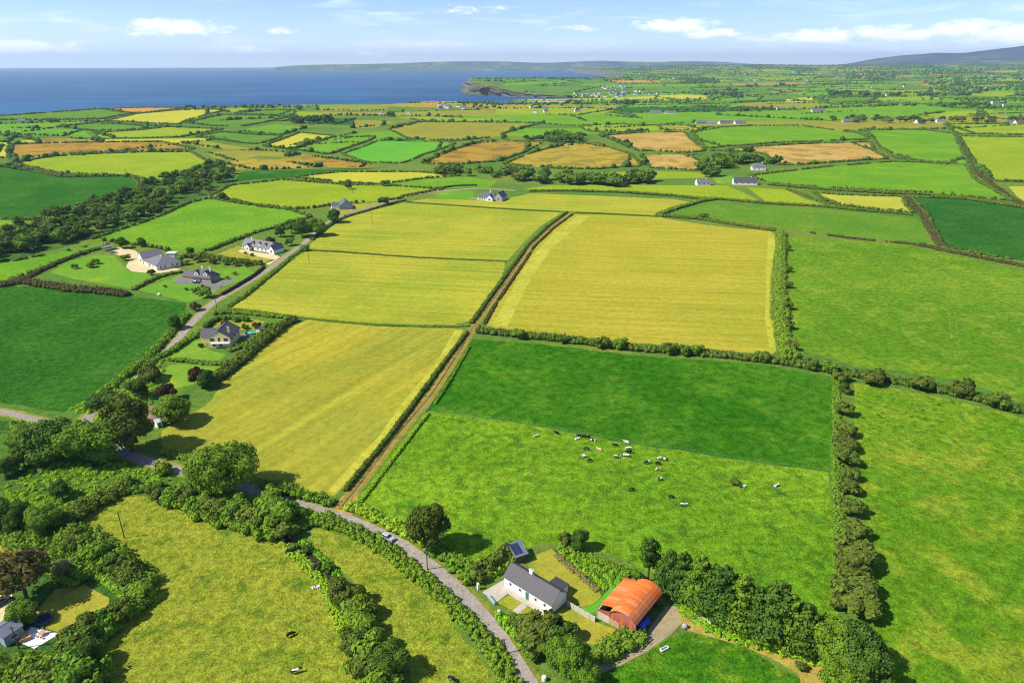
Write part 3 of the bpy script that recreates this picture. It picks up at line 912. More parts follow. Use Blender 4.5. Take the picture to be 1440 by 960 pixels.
def build_cliffs():
    m, w, b = new_mat('cliff_rock')
    pos = w.node('ShaderNodeNewGeometry').outputs['Position']
    n = w.noise(w.vmath('MULTIPLY', pos, (1, 1, 2.5)), .03, 6, .7, .8)
    n2 = w.noise(pos, .012, 4, .6, .5)
    c = w.mix(w.mapr(n, .35, .65), (.050, .045, .040), (.21, .175, .14))
    c = w.mix(w.mapr(n2, .48, .62, 0, .8, True), c, (.08, .11, .03))
    w.put(b.inputs['Base Color'], c)
    bp = w.node('ShaderNodeBump', {'Strength': 1.0, 'Distance': 6.0, 'Height': n})
    w.l.new(bp.outputs[0], b.inputs['Normal'])
    # headland and far shore: from the foot up to the land edge
    def strip(name, foot_, top_):
        rows = 7
        n_ = len(foot_)
        V = []
        zt = hgt(top_[:, 0], top_[:, 1])
        for r in range(rows + 1):
            t = r / rows
            p = foot_ * (1 - t) + top_ * t
            prof = t ** .72
            z = SEA_Z - 1.5 + (zt - SEA_Z + 1.5) * prof
            if 0 < r < rows:
                p = p + rng.normal(0, 8, p.shape)
                z = z + rng.normal(0, 3.0, n_)
            V.append(np.column_stack([p, z]))
        V = np.concatenate(V)
        q = []
        for r in range(rows):
            for i in range(n_ - 1):
                q.append((r * n_ + i, r * n_ + i + 1, (r + 1) * n_ + i + 1, (r + 1) * n_ + i))
        o = link(name, mesh_np(name, V, quads=np.array(q), mats=[m]))
        o['kind'] = 'structure'
    strip('cliff', foot, top)
    lt = np.array(coast[:n_left + 1])
    tg = np.gradient(lt, axis=0)
    tg /= np.linalg.norm(tg, axis=1, keepdims=True)
    lf = lt - np.stack([tg[:, 1], -tg[:, 0]], 1) * 30
    strip('cliff', lf, lt)


build_cliffs()


def hill_mat(name, greens, wood, wood_amt, big):
    m, w, b = new_mat(name)
    pos = w.node('ShaderNodeNewGeometry').outputs['Position']
    v = w.node('ShaderNodeTexVoronoi', {'Vector': w.vmath('MULTIPLY', pos, (1, .7, 0)), 'Scale': big})
    sep = w.node('ShaderNodeSeparateColor', {0: v.outputs['Color']})
    c = w.mix(sep.outputs[0], greens[0], greens[1])
    c = w.mix(w.mapr(sep.outputs[1], .72, .78), c, greens[2])
    n = w.noise(pos, .0022, 6, .65, .4)
    c = w.mix(w.mapr(n, wood_amt, wood_amt + .08), c, wood)
    w.put(b.inputs['Base Color'], c)
    return m


def build_hill(name, prof, dist, depth, base_z, mat, seed):
    """a long ridge whose skyline is given as (picture column, height in m)"""
    r_ = np.random.default_rng(seed)
    xs = np.array([at_dist(p, dist) for p, _ in prof])
    hs = np.array([h for _, h in prof], float)
    s = np.concatenate([[0], np.cumsum(np.linalg.norm(np.diff(xs, axis=0), axis=1))])
    n, rows = 150, 22
    ss = np.linspace(0, s[-1], n)
    cx = np.interp(ss, s, xs[:, 0])
    cy = np.interp(ss, s, xs[:, 1])
    ch = np.interp(ss, s, hs)
    k = np.ones(5) / 5
    ch = np.convolve(np.pad(ch, 2, mode='edge'), k, 'valid')
    V = []
    ph = r_.uniform(0, 6, 8)
    for r in range(rows + 1):
        t = r / rows * 2 - 1
        bump = (1 - abs(t)) ** 1.25 if t < 0 else (1 - t * t)
        z = base_z + (ch - base_z) * bump
        fold = sum(math.pow(.6, q) * np.sin(ss / (1500 / (1.7 ** q)) + ph[q] + t * (3 + 2 * q)) for q in range(5))
        z = z + fold * 9 * (1 - abs(t)) * np.clip((ch - base_z) / 120, .15, 1.6) * (abs(t) > .06)
        rad = 1 + t * depth / dist
        V.append(np.column_stack([cx * rad, cy * rad, z]))
    V = np.concatenate(V)
    q = []
    for r in range(rows):
        for i in range(n - 1):
            q.append((r * n + i, r * n + i + 1, (r + 1) * n + i + 1, (r + 1) * n + i))
    o = link(name, mesh_np(name, V, quads=np.array(q), mats=[mat], smooth=True))
    o['kind'] = 'structure'


def sky_h(y, dist):
    return CAM_Z + (HORIZON - y) / 1115.0 * dist


M['hills'] = hill_mat('far_hills', ((.03, .075, .03), (.07, .12, .035), (.16, .16, .07)), (.015, .04, .02), .52, .004)
M['heath_haze_tint'] = hill_mat('mountain_heath_haze_tint', ((.032, .047, .064), (.048, .064, .072), (.075, .10, .07)), (.020, .030, .046), .50, .0022)  # heather and rock tones, with distance haze painted in as extra blue
D1 = 17300.0
prof = [(385, 95.5), (400, 93.6), (425, 92.6), (460, 91.8), (500, 90.6), (560, 89.2), (600, 87.4), (640, 86.4), (693, 86.0), (720, 86.8), (763, 88.8), (800, 87.2), (840, 85.2), (870, 86.2), (900, 87), (960, 87.3), (1010, 88.3), (1040, 90), (1110, 91.8), (1250, 93)]
build_hill('hills', [(p, sky_h(y, D1)) for p, y in prof], D1 + 1500, 1500, SEA_Z - 2, M['hills'], 3)
D2 = 15500.0
prof = [(1150, 95), (1193, 90), (1227, 83.5), (1267, 78.5), (1293, 77.5), (1310, 75.5), (1350, 76.5), (1393, 71.5), (1420, 69.5), (1440, 66.5), (1500, 63), (1600, 64), (1750, 68), (1900, 76)]
build_hill('mountain', [(p, sky_h(y, D2)) for p, y in prof], D2 + 1200, 2200, 70, M['heath_haze_tint'], 8)
D3 = 12600.0
prof = [(1120, 97), (1180, 95), (1240, 92.5), (1290, 91.5), (1340, 89.5), (1390, 86.5), (1440, 84.0), (1500, 82), (1650, 80), (1800, 84)]
build_hill('hills', [(p, sky_h(y, D3)) for p, y in prof], D3 + 900, 1300, 80, M['hills'], 14)


# ------------------------------------------------------------------ foliage makers
def unit(v):
    return v / np.maximum(np.linalg.norm(v, axis=1, keepdims=True), 1e-9)


def leaf_quads(P, N, size, r_, aspect=.75):
    """one four-cornered clump of leaves per point, bent a little"""
    n = len(P)
    t = unit(np.cross(N, r_.normal(size=(n, 3))))
    b = np.cross(N, t)
    s = np.asarray(size).reshape(-1, 1) * np.ones((n, 1))
    a = s * aspect
    V = np.empty((n, 4, 3))
    lift = N * s * .25
    V[:, 0] = P - t * s + lift * r_.uniform(-1, 1, (n, 1))
    V[:, 1] = P - b * a - lift * r_.uniform(0, 1, (n, 1))
    V[:, 2] = P + t * s
    V[:, 3] = P + b * a - lift * r_.uniform(0, 1, (n, 1))
    return V.reshape(-1, 3), np.arange(n * 4).reshape(n, 4)


def ico(sub=1):
    import bmesh
    bm = bmesh.new()
    bmesh.ops.create_icosphere(bm, subdivisions=sub, radius=1)
    bm.verts.ensure_lookup_table()
    v = np.array([q.co[:] for q in bm.verts])
    f = np.array([[q.index for q in fc.verts] for fc in bm.faces])
    bm.free()
    return v, f


ICO1 = ico(1)
ICO2 = ico(2)


def crown_mesh(name, lobes, n_leaf, leaf, mat, r_, core=.80, low=-.55):
    """lobes: (x, y, z, radius, squash). Leaf clumps on and just inside the lobes' surfaces over a rough core"""
    L = np.array(lobes, float)
    w = L[:, 3] ** 2
    w = w / w.sum()
    Ps, Ns = [], []
    for (x, y, z, r, q), wi in zip(L, w):
        k = max(4, int(n_leaf * wi))
        d = unit(r_.normal(size=(k * 2, 3)))
        d = d[d[:, 2] > low][:k]
        rad = r * r_.uniform(.80, 1.10, (len(d), 1)) * (1 + .12 * np.sin(d[:, :1] * 7 + x) * np.cos(d[:, 1:2] * 6 + y))
        p = np.array([x, y, z]) + d * rad * np.array([1, 1, q])
        keep = np.ones(len(p), bool)
        for (x2, y2, z2, r2, q2) in L:
            if (x2, y2, z2) != (x, y, z):
                keep &= np.linalg.norm((p - [x2, y2, z2]) / [1, 1, q2], axis=1) > r2 * .78
        Ps.append(p[keep])
        Ns.append(unit(d[keep] + r_.normal(size=(keep.sum(), 3)) * .38))
    P, N = np.concatenate(Ps), np.concatenate(Ns)
    V, Q = leaf_quads(P, N, leaf * r_.uniform(.6, 1.25, len(P)), r_)
    tris, s = [], len(V)
    VV = [V]
    iv, if_ = ICO1
    for x, y, z, r, q in L:
        j = 1 + r_.normal(0, .08, (len(iv), 1))
        VV.append(np.array([x, y, z]) + iv * j * r * core * [1, 1, q])
        tris.append(if_ + s)
        s += len(iv)
    return mesh_np(name, np.concatenate(VV), quads=Q, tris=np.concatenate(tris), mats=[mat])


def trunk_mesh(name, h, rad, r_, limbs=3, lean=.05, top=.3):
    mb = MB()
    dx, dy = r_.uniform(-lean, lean, 2) * h
    mb.tube([(0, 0, -.3), (0, 0, h * .12), (dx * .5, dy * .5, h * .5), (dx, dy, h)], [rad * 1.35, rad, rad * .8, rad * top], 7)
    for k in range(limbs):
        a = r_.uniform(0, 6.28)
        z = h * r_.uniform(.45, .75)
        l = h * r_.uniform(.28, .45)
        mb.tube([(dx * .5, dy * .5, z), (dx * .5 + math.cos(a) * l * .6, dy * .5 + math.sin(a) * l * .6, z + l * .45), (dx * .5 + math.cos(a) * l, dy * .5 + math.sin(a) * l, z + l)], [rad * .5, rad * .32, rad * .12], 5)
    me = bpy.data.meshes.new(name)
    me.from_pydata(mb.v, [], mb.f)
    me.materials.append(M['bark'])
    me.polygons.foreach_set('use_smooth', [True] * len(mb.f))
    me.update()
    return me


TREES = {}          # kind -> list of (trunk mesh, crown mesh); every one 1 unit = 1 m at its nominal height


def round_lobes(R_, H, z0, n, r_, squash=.85):
    """lobes spread through an ellipsoid crown of radius R_ whose top is at H and bottom at z0"""
    out = [(0, 0, (H + z0) / 2, R_ * .62, (H - z0) / (2 * R_) * .95)]
    cz = (H + z0) / 2
    for k in range(n):
        d = r_.normal(size=3)
        d /= np.linalg.norm(d)
        if d[2] < -.75:
            d[2] *= -.6
        f = r_.uniform(.55, .78)
        rr = R_ * r_.uniform(.26, .42)
        out.append((d[0] * R_ * f, d[1] * R_ * f, cz + d[2] * (H - z0) / 2 * f, rr, squash * r_.uniform(.8, 1.1)))
    return out


def make_trees():
    r_ = np.random.default_rng(21)
    def add(kind, H, R_, z0, n, leaves, leaf, mat, count, rad, limbs=3, squash=.85, low=-.55):
        TREES[kind] = (H, [])
        for k in range(count):
            cr = crown_mesh('crown', round_lobes(R_ * r_.uniform(.92, 1.08), H, z0, n, r_, squash), leaves, leaf, M[mat], r_, low=low)
            TREES[kind][1].append((trunk_mesh('trunk', z0 + (H - z0) * .5, rad, r_, limbs), cr))
    add('oak', 15, 8.6, .6, 34, 13000, .36, 'leaf', 2, .5, 5)
    add('ash', 13, 6.6, .5, 28, 8500, .35, 'leaf', 3, .4, 4)
    add('dark', 11, 5.6, .4, 24, 7500, .34, 'leaf_dark', 3, .35, 4)
    add('olive', 12, 5.2, .5, 24, 7500, .34, 'leaf_olive', 2, .35, 4)
    add('copper', 7, 3.8, .3, 14, 2400, .42, 'leaf_copper', 1, .22, 3)
    add('russet', 10, 5.6, 2.0, 22, 2600, .40, 'leaf_russet', 1, .35, 6)
    add('silver', 4, 2.8, .3, 10, 1100, .36, 'leaf_silver', 1, .15, 3)
    add('bush', 3.6, 2.5, .1, 10, 1300, .34, 'leaf_hedge', 3, .12, 3, .8, -.3)
    add('dbush', 3.6, 2.5, .1, 10, 1300, .34, 'leaf_hdark', 3, .12, 3, .8, -.3)
    add('obush', 3.6, 2.6, .1, 10, 1300, .34, 'leaf_olive', 2, .12, 3, .75, -.3)
    add('brush', 3.2, 2.5, .1, 10, 1100, .34, 'leaf_brown', 1, .12, 3, .75, -.3)
    add('fardark', 9, 5.0, .2, 10, 420, .95, 'leaf_dark', 3, .3, 2)
    add('farleaf', 8, 4.6, .2, 10, 420, .95, 'leaf', 2, .3, 2)
    add('farolive', 9, 4.8, .2, 10, 420, .95, 'leaf_hdark', 2, .3, 2)
    add('farbush', 4, 3.0, .1, 6, 200, .85, 'leaf_hdark', 3, .15, 2, .8, -.3)
    # conifers of the shelter belt: tall, with tiers of ragged pads
    for kind, cnt, bare in (('pine', 1, .34), ('conifer', 3, .06)):
        TREES[kind] = (14.0, [])
        for k in range(cnt):
            lobes = []
            z = 14 * bare + 1
            while z < 13.2:
                t = (z - 14 * bare) / (14 * (1 - bare))
                R_ = (3.1 * (1 - t ** 2.2) + .7) if kind == 'conifer' else (2.5 * math.sin(math.pi * min(1, t * .8 + .15)) + .45)
                m_ = 4 if kind == 'conifer' else 3
                a0 = r_.uniform(0, 6.28)
                for q in range(m_):
                    a = a0 + 6.28 * q / m_ + r_.uniform(-.4, .4)
                    rr = R_ * r_.uniform(.42, .66)
                    f = R_ * r_.uniform(.45, .75)
                    lobes.append((math.cos(a) * f, math.sin(a) * f, z + r_.uniform(-.4, .4), rr, r_.uniform(.55, .85)))
                z += r_.uniform(1.0, 1.45)
            lobes.append((0, 0, 13.2, .8, 1.0))
            cr = crown_mesh('crown', lobes, 4600 if kind == 'conifer' else 2000, .36, M['leaf_dark' if kind == 'pine' or k != 1 else 'leaf'], r_, core=.72)
            TREES[kind][1].append((trunk_mesh('trunk', 13.0, .32, r_, 0, .02), cr))


make_trees()
tree_i = 0
KIND_NAME = {'oak': 'broadleaf_tree', 'ash': 'broadleaf_tree', 'dark': 'broadleaf_tree', 'olive': 'broadleaf_tree', 'copper': 'copper_beech_tree', 'russet': 'broadleaf_tree',
             'silver': 'shrub', 'bush': 'bush', 'dbush': 'bush', 'obush': 'bush', 'brush': 'bush', 'fardark': 'distant_tree', 'farleaf': 'distant_tree', 'farbush': 'distant_bush', 'farolive': 'distant_tree', 'pine': 'pine_tree', 'conifer': 'conifer_tree'}


def tree(kind, loc, height, label, group=None, wide=1.0, name=None, cat=None):
    """one tree: an Empty at its foot that carries trunk and crown"""
    global tree_i
    tree_i += 1
    H, var = TREES[kind]
    tk, cr = var[tree_i % len(var)]
    nm = name or KIND_NAME[kind]
    s = height / H
    o = empty(nm, loc, random.uniform(0, 6.28), label, cat or ('bush' if 'bush' in nm or nm == 'shrub' else 'tree'), group)
    sw = s * wide
    o.scale = (sw * random.uniform(.93, 1.07), sw * random.uniform(.93, 1.07), s)
    if 'bush' not in nm and nm != 'shrub':
        link('trunk', tk, o)
    link('crown', cr, o)
    return o


# ------------------------------------------------------------------ hedges
def wobble(n, r_, lo, hi, smooth=3):
    k = np.ones(smooth) / smooth
    v = np.convolve(r_.uniform(lo, hi, n + smooth - 1), k, 'valid')
    return v


def hedge(line, w, h, mat, label=None, leaf=.34, dens=26, group=None, name='hedge', ragged=.35, plan=False, gaps=0.0, cat='hedge', kind=None, core_step=None):
    """one hedgerow: a lumpy bank with leaf clumps all over it, as ONE mesh"""
    r_ = np.random.default_rng(abs(hash((round(float(line[0][0]), 2), round(float(line[0][1]), 2), len(line)))) % 2 ** 31)
    P = np.asarray(line, float) if plan else proj(subdiv([tuple(p) for p in line], False, 20))
    step = core_step or max(.9, w * .45)
    L = smooth_line(P, step) if len(P) > 1 else P
    # even spacing
    s = np.concatenate([[0], np.cumsum(np.linalg.norm(np.diff(L, axis=0), axis=1))])
    far = core_step is not None
    rad = max(.45, min(1.35, .30 * w, .62 * h)) if not far else .55 * w
    across = max(1, int(round(w / (rad * 1.9)))) if not far else 1
    step = rad * (.85 if not far else 1.5)
    n = max(3, int(s[-1] / step))
    tt = np.repeat(np.arange(n), across) + r_.uniform(-.5, .5, n * across)
    tt = np.clip(tt, 0, n - 1) * s[-1] / (n - 1)
    gx = np.interp(tt, s, L[:, 0])
    gy = np.interp(tt, s, L[:, 1])
    ex, ey = np.interp(tt + .5, s, L[:, 0]) - np.interp(tt - .5, s, L[:, 0]), np.interp(tt + .5, s, L[:, 1]) - np.interp(tt - .5, s, L[:, 1])
    el = np.maximum(np.hypot(ex, ey), 1e-6)
    m = len(tt)
    lane = (np.tile(np.arange(across), n) + .5) / across * 2 - 1 if across > 1 else np.zeros(m)
    off = (lane * .82 + r_.normal(0, .12, m)) * (w * .5 - rad * .45) * (1 if across > 1 else 0) + r_.normal(0, w * .06, m)
    gx, gy = gx - ey / el * off, gy + ex / el * off
    # slow swell of the height along the hedge, lower at its flanks
    swell = np.interp(tt / max(s[-1], 1), np.linspace(0, 1, max(4, int(s[-1] / (4 * w + 4)))), r_.uniform(-1, 1, max(4, int(s[-1] / (4 * w + 4)))))
    hh = h * (1 + ragged * (.55 * swell + r_.normal(0, .45, m))) * (1 - .42 * lane ** 2)
    hh = np.clip(hh, h * .3, h * 1.9)
    rr = rad * r_.uniform(.72, 1.3, m)
    keep = np.ones(m, bool)
    if gaps:
        gn = max(4, int(s[-1] / (9 if not far else 26)))
        keep = np.interp(tt / max(s[-1], 1), np.linspace(0, 1, gn), r_.random(gn)) > gaps * .75
    keep |= r_.random(m) < .12
    gx, gy, hh, rr = gx[keep], gy[keep], hh[keep], rr[keep]
    m = len(gx)
    gz = hgt(gx, gy)
    iv, if_ = ICO1
    # body: a lump whose top reaches hh and whose foot is in the ground
    sz = hh * .58
    cz = gz + hh - sz
    jit = .84 * (1 + r_.normal(0, .10, (m, len(iv), 1)))
    V = iv[None] * jit * np.stack([rr, rr, sz], 1)[:, None, :] + np.stack([gx, gy, cz], 1)[:, None, :]
    T = (if_[None] + (np.arange(m) * len(iv))[:, None, None]).reshape(-1, 3)
    total = int(s[-1] * dens) if not far else m * 9
    who = r_.integers(0, m, total)
    d = unit(r_.normal(size=(total, 3)))
    d[:, 2] = np.where(d[:, 2] < -.35, -d[:, 2], d[:, 2])
    sc = np.stack([rr[who], rr[who], sz[who]], 1)
    LP = np.stack([gx[who], gy[who], cz[who]], 1) + d * sc * r_.uniform(.80, 1.26, (total, 1))
    N = unit(d + r_.normal(0, .4, (total, 3)))
    LV, LQ = leaf_quads(LP, N, leaf * r_.uniform(.6, 1.3, total), r_)
    nv = m * len(iv)
    me = mesh_np(name, np.concatenate([V.reshape(-1, 3), LV]), quads=LQ + nv, tris=T, mats=[M[mat]])
    o = link(name, me)
    return tag(o, label, cat, group, kind)


H_ = hedge
# -- the hedges one can tell apart near the cottage and around the hay fields
hedge([(672,467),(700,470),(740,474),(800,481),(860,489),(920,494),(980,498),(1040,504),(1090,510),(1130,516),(1172,524)], 6.0, 3.0, 'leaf_hdark', 'thick dark hedge between the golden hay field and the deep green field below it', .36, 34)
hedge([(1172,524),(1200,527),(1240,534),(1290,543),(1340,554),(1390,566),(1440,580),(1560,610),(1690,645)], 7.0, 3.0, 'leaf_hdark', 'dark hedge running below the striped pasture, above the blotchy pasture', .38, 34)
hedge([(1099,328),(1097,360),(1097,400),(1098,440),(1102,475),(1112,506)], 8.5, 3.2, 'leaf_hedge', 'broad upright hedge along the right edge of the golden hay field', .42, 40)
hedge([(1176,530),(1176,575),(1177,620),(1178,680),(1181,740),(1184,800),(1184,850)], 4.0, 1.0, 'leaf_hedge', 'low green bank under the row of bushes beside the cow pasture', .30, 22, name='bank', cat='bank')
hedge([(318,434),(360,438),(415,446),(450,450),(522,457),(597,459),(640,459.5),(660,458)], 2.0, .8, 'leaf_hedge', 'thin low hedge between the lowest hay field and the middle hay field', .28, 12)
hedge([(432,352),(472,354),(530,358),(585,362),(650,365),(712,368)], 1.6, .8, 'leaf_hdark', 'thin dark hedge between the two upper hay fields', .30, 8)
hedge([(572,284),(640,289),(720,294.5),(788,298)], 1.6, .8, 'leaf_hdark', 'thin hedge below the narrow hay strip, left of the track', .32, 6)
hedge([(811,299.5),(860,301),(925,305)], 1.8, .9, 'leaf_hdark', 'thin hedge below the narrow hay strip, right of the track end', .32, 6)
hedge([(925,304),(945,296),(965,290),(985,284),(1005,281)], 6.0, 3.0, 'leaf_hedge', 'short thick hedge slanting up beside the tip of the hay strip', .45, 16)
hedge([(927,304),(985,309),(1040,318),(1092,325)], 5.0, 2.6, 'leaf_hdark', 'thick hedge along the top edge of the golden hay field', .42, 20)
hedge([(1140,328),(1200,336),(1280,343.5),(1300,347)], 3.5, 1.6, 'leaf_brown', 'patchy brown hedge along the top of the striped pasture', .40, 10, gaps=.42)
hedge([(1292,345),(1330,353),(1380,363),(1440,375),(1600,412)], 6.5, 2.0, 'leaf_brown', 'brown scrubby hedge below the dark blue-green crop', .42, 18)
hedge([(745,269.5),(795,269),(870,271),(945,276),(980,280),(1020,281.5),(1080,287),(1155,291),(1205,296),(1267,301),(1282,303)], 4.5, 2.4, 'leaf_hdark', 'long wavy hedge above the narrow hay strip', .5, 12)
hedge([(1105,266),(1130,275),(1155,284),(1182,289)], 4.5, 1.8, 'leaf_hdark', 'short hedge between two small pale fields', .5, 10, gaps=.3)
hedge([(1080,260),(1120,264),(1180,268.5),(1240,272),(1300,274),(1360,281),(1400,287),(1440,293),(1560,306)], 5.5, 2.8, 'leaf_hdark', 'long hedge over the dark blue-green crop and the pale field', .5, 12)
hedge([(1272,277),(1285,291),(1300,307),(1310,325),(1324,346)], 8.0, 2.0, 'leaf_brown', 'brown scrubby hedge at the narrow end of the blue-green crop', .45, 16)
hedge([(1362,221),(1375,245),(1398,262),(1425,282),(1445,291)], 6.0, 2.4, 'leaf_brown', 'brown hedge dropping between two bright green hill fields', .5, 10)
# along the farm track
hedge([(486,690),(500,672),(548,614),(580,571),(625,510),(657,468)], 2.0, 1.7, 'leaf_hdark', 'dark narrow hedge along the left of the brown track', .30, 26)
hedge([(507,706),(548,652),(602,582)], 1.6, .9, 'leaf_bank', 'low grassy hedge along the right of the track by the cow pasture', .28, 18)
hedge([(612,568),(634,534),(660,488)], 1.4, .9, 'leaf_hedge', 'low hedge between the track and the deep green field', .28, 14)
hedge([(663,455),(684,425),(706,395),(724,370),(744,343),(770,319),(797,299)], 2.6, 1.6, 'leaf_hdark', 'dark hedge on the left of the upper track', .34, 18)
hedge([(680,458),(696,429),(718,397),(735,372),(752,346),(780,320),(806,301)], 2.2, 1.0, 'leaf_brown', 'brownish low hedge on the right of the upper track', .32, 12, gaps=.35)
# along the lane below the hay field
hedge([(232,637),(262,645),(290,654)], 3.2, 2.0, 'leaf_hedge', 'short roadside hedge left of the big round oak', .34, 34)
hedge([(374,683),(400,692),(440,702),(467,708)], 4.0, 2.6, 'leaf_hedge', 'bushy roadside hedge between the lane and the hay field corner', .36, 44)
hedge([(452,727),(475,737),(503,750),(530,764),(555,782),(588,808),(622,836),(655,871),(688,908),(708,940),(725,975)], 6.0, 1.5, 'leaf_hedge', 'low wide hedge along the field side of the lane', .32, 50, ragged=.25)
hedge([(491,713),(520,724),(545,737),(575,752),(600,766)], 5.0, 2.0, 'leaf_bank', 'roadside hedge between the track mouth and the tall oval tree', .34, 46)
hedge([(608,772),(630,785),(650,800),(668,814)], 7.0, 2.6, 'leaf_hedge', 'roadside hedge between the tall oval tree and the cottage drive', .36, 60)
hedge([(668,818),(680,806),(694,796),(710,785),(720,775)], 6.0, 4.0, 'leaf_hdark', 'tall dark hedge behind the cottage drive', .40, 70)
hedge([(700,866),(714,880),(726,893),(738,908),(746,920)], 3.2, 1.6, 'leaf_bank', 'low garden hedge on the cottage side of the lane', .32, 40)
hedge([(845,925),(862,914),(880,904),(893,892)], 7.0, 2.6, 'leaf_hedge', 'rounded green hedge in front of the rusty barn', .36, 80)
hedge([(788,768),(815,778),(840,788),(870,800),(890,806)], 3.0, 1.0, 'leaf_hedge', 'green brambly hedge behind the cottage garden', .32, 22, gaps=.55)
hedge([(782,780),(802,798),(822,814),(840,830)], 2.2, .55, 'leaf_straw', 'dry pale brambles along the edge of the cottage lawn', .28, 14, gaps=.5)
hedge([(992,884),(1020,894),(1050,906)], 2.6, .9, 'leaf_bank', 'low grassy bank beside the dry farm track', .30, 24)
hedge([(1062,906),(1100,915),(1145,926),(1165,934)], 4.0, 1.1, 'leaf_bank', 'green bank under the conifer row beside the dry track', .32, 34)
# gardens and crop edges on the left
hedge([(125,574),(145,555),(180,527),(210,503),(232,478),(250,458),(262,444)], 5.0, 2.2, 'leaf_hedge', 'hedge along the crop side of the upper lane', .38, 34)
hedge([(205,520),(215,509),(238,497),(262,481),(284,468)], 4.5, 1.8, 'leaf_hedge', 'hedge between the lane and the yellow house lawn', .36, 30)
hedge([(238,507),(262,508),(290,512),(312,512)], 3.0, 1.4, 'leaf_hedge', 'short hedge between the two green lawns', .34, 24)
hedge([(296,540),(315,525),(333,512),(350,498),(372,480),(390,466),(412,450)], 6.5, 3.6, 'leaf_hdark', 'tall dark hedge on the left edge of the lowest hay field', .42, 56)
hedge([(300,442),(330,440),(370,444),(405,447)], 4.0, 2.0, 'leaf_hedge', 'green hedge behind the yellow house garden', .40, 26)
hedge([(289,461),(305,451),(325,449),(350,452)], 3.6, 2.4, 'leaf_hdark', 'inner clipped hedge above the yellow house', .40, 26)
hedge([(322,494),(340,488),(355,479),(366,471)], 4.0, 1.6, 'leaf_hedge', 'curved hedge below the patio of the yellow house', .38, 28)
hedge([(187,408),(205,399),(222,391),(240,386),(256,383)], 3.4, 2.2, 'leaf_hedge', 'clipped curved hedge between the two garden lawns', .38, 26, ragged=.12)
hedge([(-40,395),(5,402),(30,397),(60,402),(100,408),(150,412),(178,416)], 8.0, 3.0, 'leaf_brown', 'brownish hedge along the top of the large dark crop', .45, 34, gaps=.15)
hedge([(18,400),(45,388),(80,371),(115,357),(140,349)], 5.0, 1.8, 'leaf_brown', 'slanting brown hedge beside the gravel house lawn', .42, 20)
hedge([(322,432),(345,416),(372,394),(395,375),(412,360),(432,347)], 3.4, 1.4, 'leaf_hedge', 'hedge between the upper lane and the middle hay field', .38, 22)
hedge([(312,415),(335,402),(356,389),(372,376)], 2.2, 1.6, 'leaf_copper', 'dark red clipped hedge along the upper lane', .32, 24, ragged=.1)
hedge([(438,338),(462,318),(485,306),(515,297),(550,287),(570,282)], 3.6, 1.6, 'leaf_hdark', 'hedge between the upper lane and the top hay field', .42, 18)
hedge([(296,352),(312,345),(330,338),(342,335)], 4.0, 2.4, 'leaf_hedge', 'hedge above the garden of the long white bungalow', .44, 20)
hedge([(258,362),(285,362),(310,366),(345,370),(368,372)], 6.0, 2.6, 'leaf_hdark', 'bushy hedge between the white bungalow and the dormer house', .44, 36, ragged=.5)
hedge([(565,276),(590,271),(615,266),(640,262),(670,261)], 4.0, 1.6, 'leaf_brown', 'brown hedge on the far side of the upper lane', .48, 12)
hedge([(-60,237),(0,235),(20,232),(45,238),(85,246),(110,249)], 8.0, 3.6, 'leaf_hdark', 'dark hedge above the dark green field on the far left', .6, 14)
hedge([(120,249),(150,248),(182,247),(195,254)], 2.2, 1.2, 'leaf_hdark', 'thin hedge between the broad lime field and the dark field', .5, 6)
# the near meadow, its stream and the scrub round it
hedge([(96,752),(120,765),(140,778),(170,800),(205,828)], 10, 3.2, 'leaf_hedge', 'wide leafy hedge left of the big dry meadow', .42, 130)
hedge([(203,834),(190,856),(172,872),(150,884)], 8, 3.2, 'leaf_hedge', 'leafy hedge at the bulge of the big dry meadow', .42, 100)
hedge([(150,886),(128,904),(112,922),(95,940)], 9, 3.6, 'leaf_hedge', 'leafy hedge right of the white patio', .42, 120)
hedge([(95,742),(112,722),(140,708),(165,697),(185,680)], 7, 3.6, 'leaf_hdark', 'dark hedge at the upper left corner of the dry meadow', .42, 80)
hedge([(178,690),(205,688),(228,695),(255,706)], 5, 1.8, 'leaf_hedge', 'low hedge across the top of the dry meadow', .38, 44)
hedge([(255,704),(290,722),(325,732),(360,740),(392,752)], 9, 3.0, 'leaf_hedge', 'broad scrubby hedge between the lane and the dry meadow', .42, 90)
hedge([(415,745),(440,735),(470,742)], 5, 2.0, 'leaf_hedge', 'short hedge at the upper tip of the narrow meadow', .36, 46)
hedge([(424,762),(440,775),(462,794),(478,815),(490,832)], 2.2, .9, 'leaf_bank', 'grassy right bank of the dark stream', .3, 22, name='bank', cat='bank')
hedge([(402,768),(420,784),(440,802),(458,826),(474,856),(484,885)], 3.4, .8, 'leaf_bank', 'grassy left bank of the dark stream', .3, 26, name='bank', cat='bank')
hedge([(20,600),(45,606),(75,612),(100,622)], 5, 2.4, 'leaf_hedge', 'scrubby hedge below the lane at the left trees', .38, 40)
hedge([(-30,956),(20,952),(60,946),(95,942)], 11, 2.6, 'leaf_hedge', 'dense green hedge below the grey shed', .45, 150)
hedge([(-20,985),(40,975),(90,970),(140,968)], 14, 5.0, 'leaf_hedge', 'dense hedge at the very bottom below the patio', .45, 130)
hedge([(0,752),(25,760),(50,775),(75,790),(100,805),(120,815)], 9, 3.0, 'leaf_hedge', 'hedge between the small dry lawn and the scrub', .42, 90)

ORD = ['first', 'second', 'third', 'fourth', 'fifth', 'sixth', 'seventh', 'eighth', 'ninth', 'tenth', 'eleventh', 'twelfth', 'thirteenth', 'fourteenth', 'fifteenth', 'sixteenth', 'seventeenth', 'eighteenth']

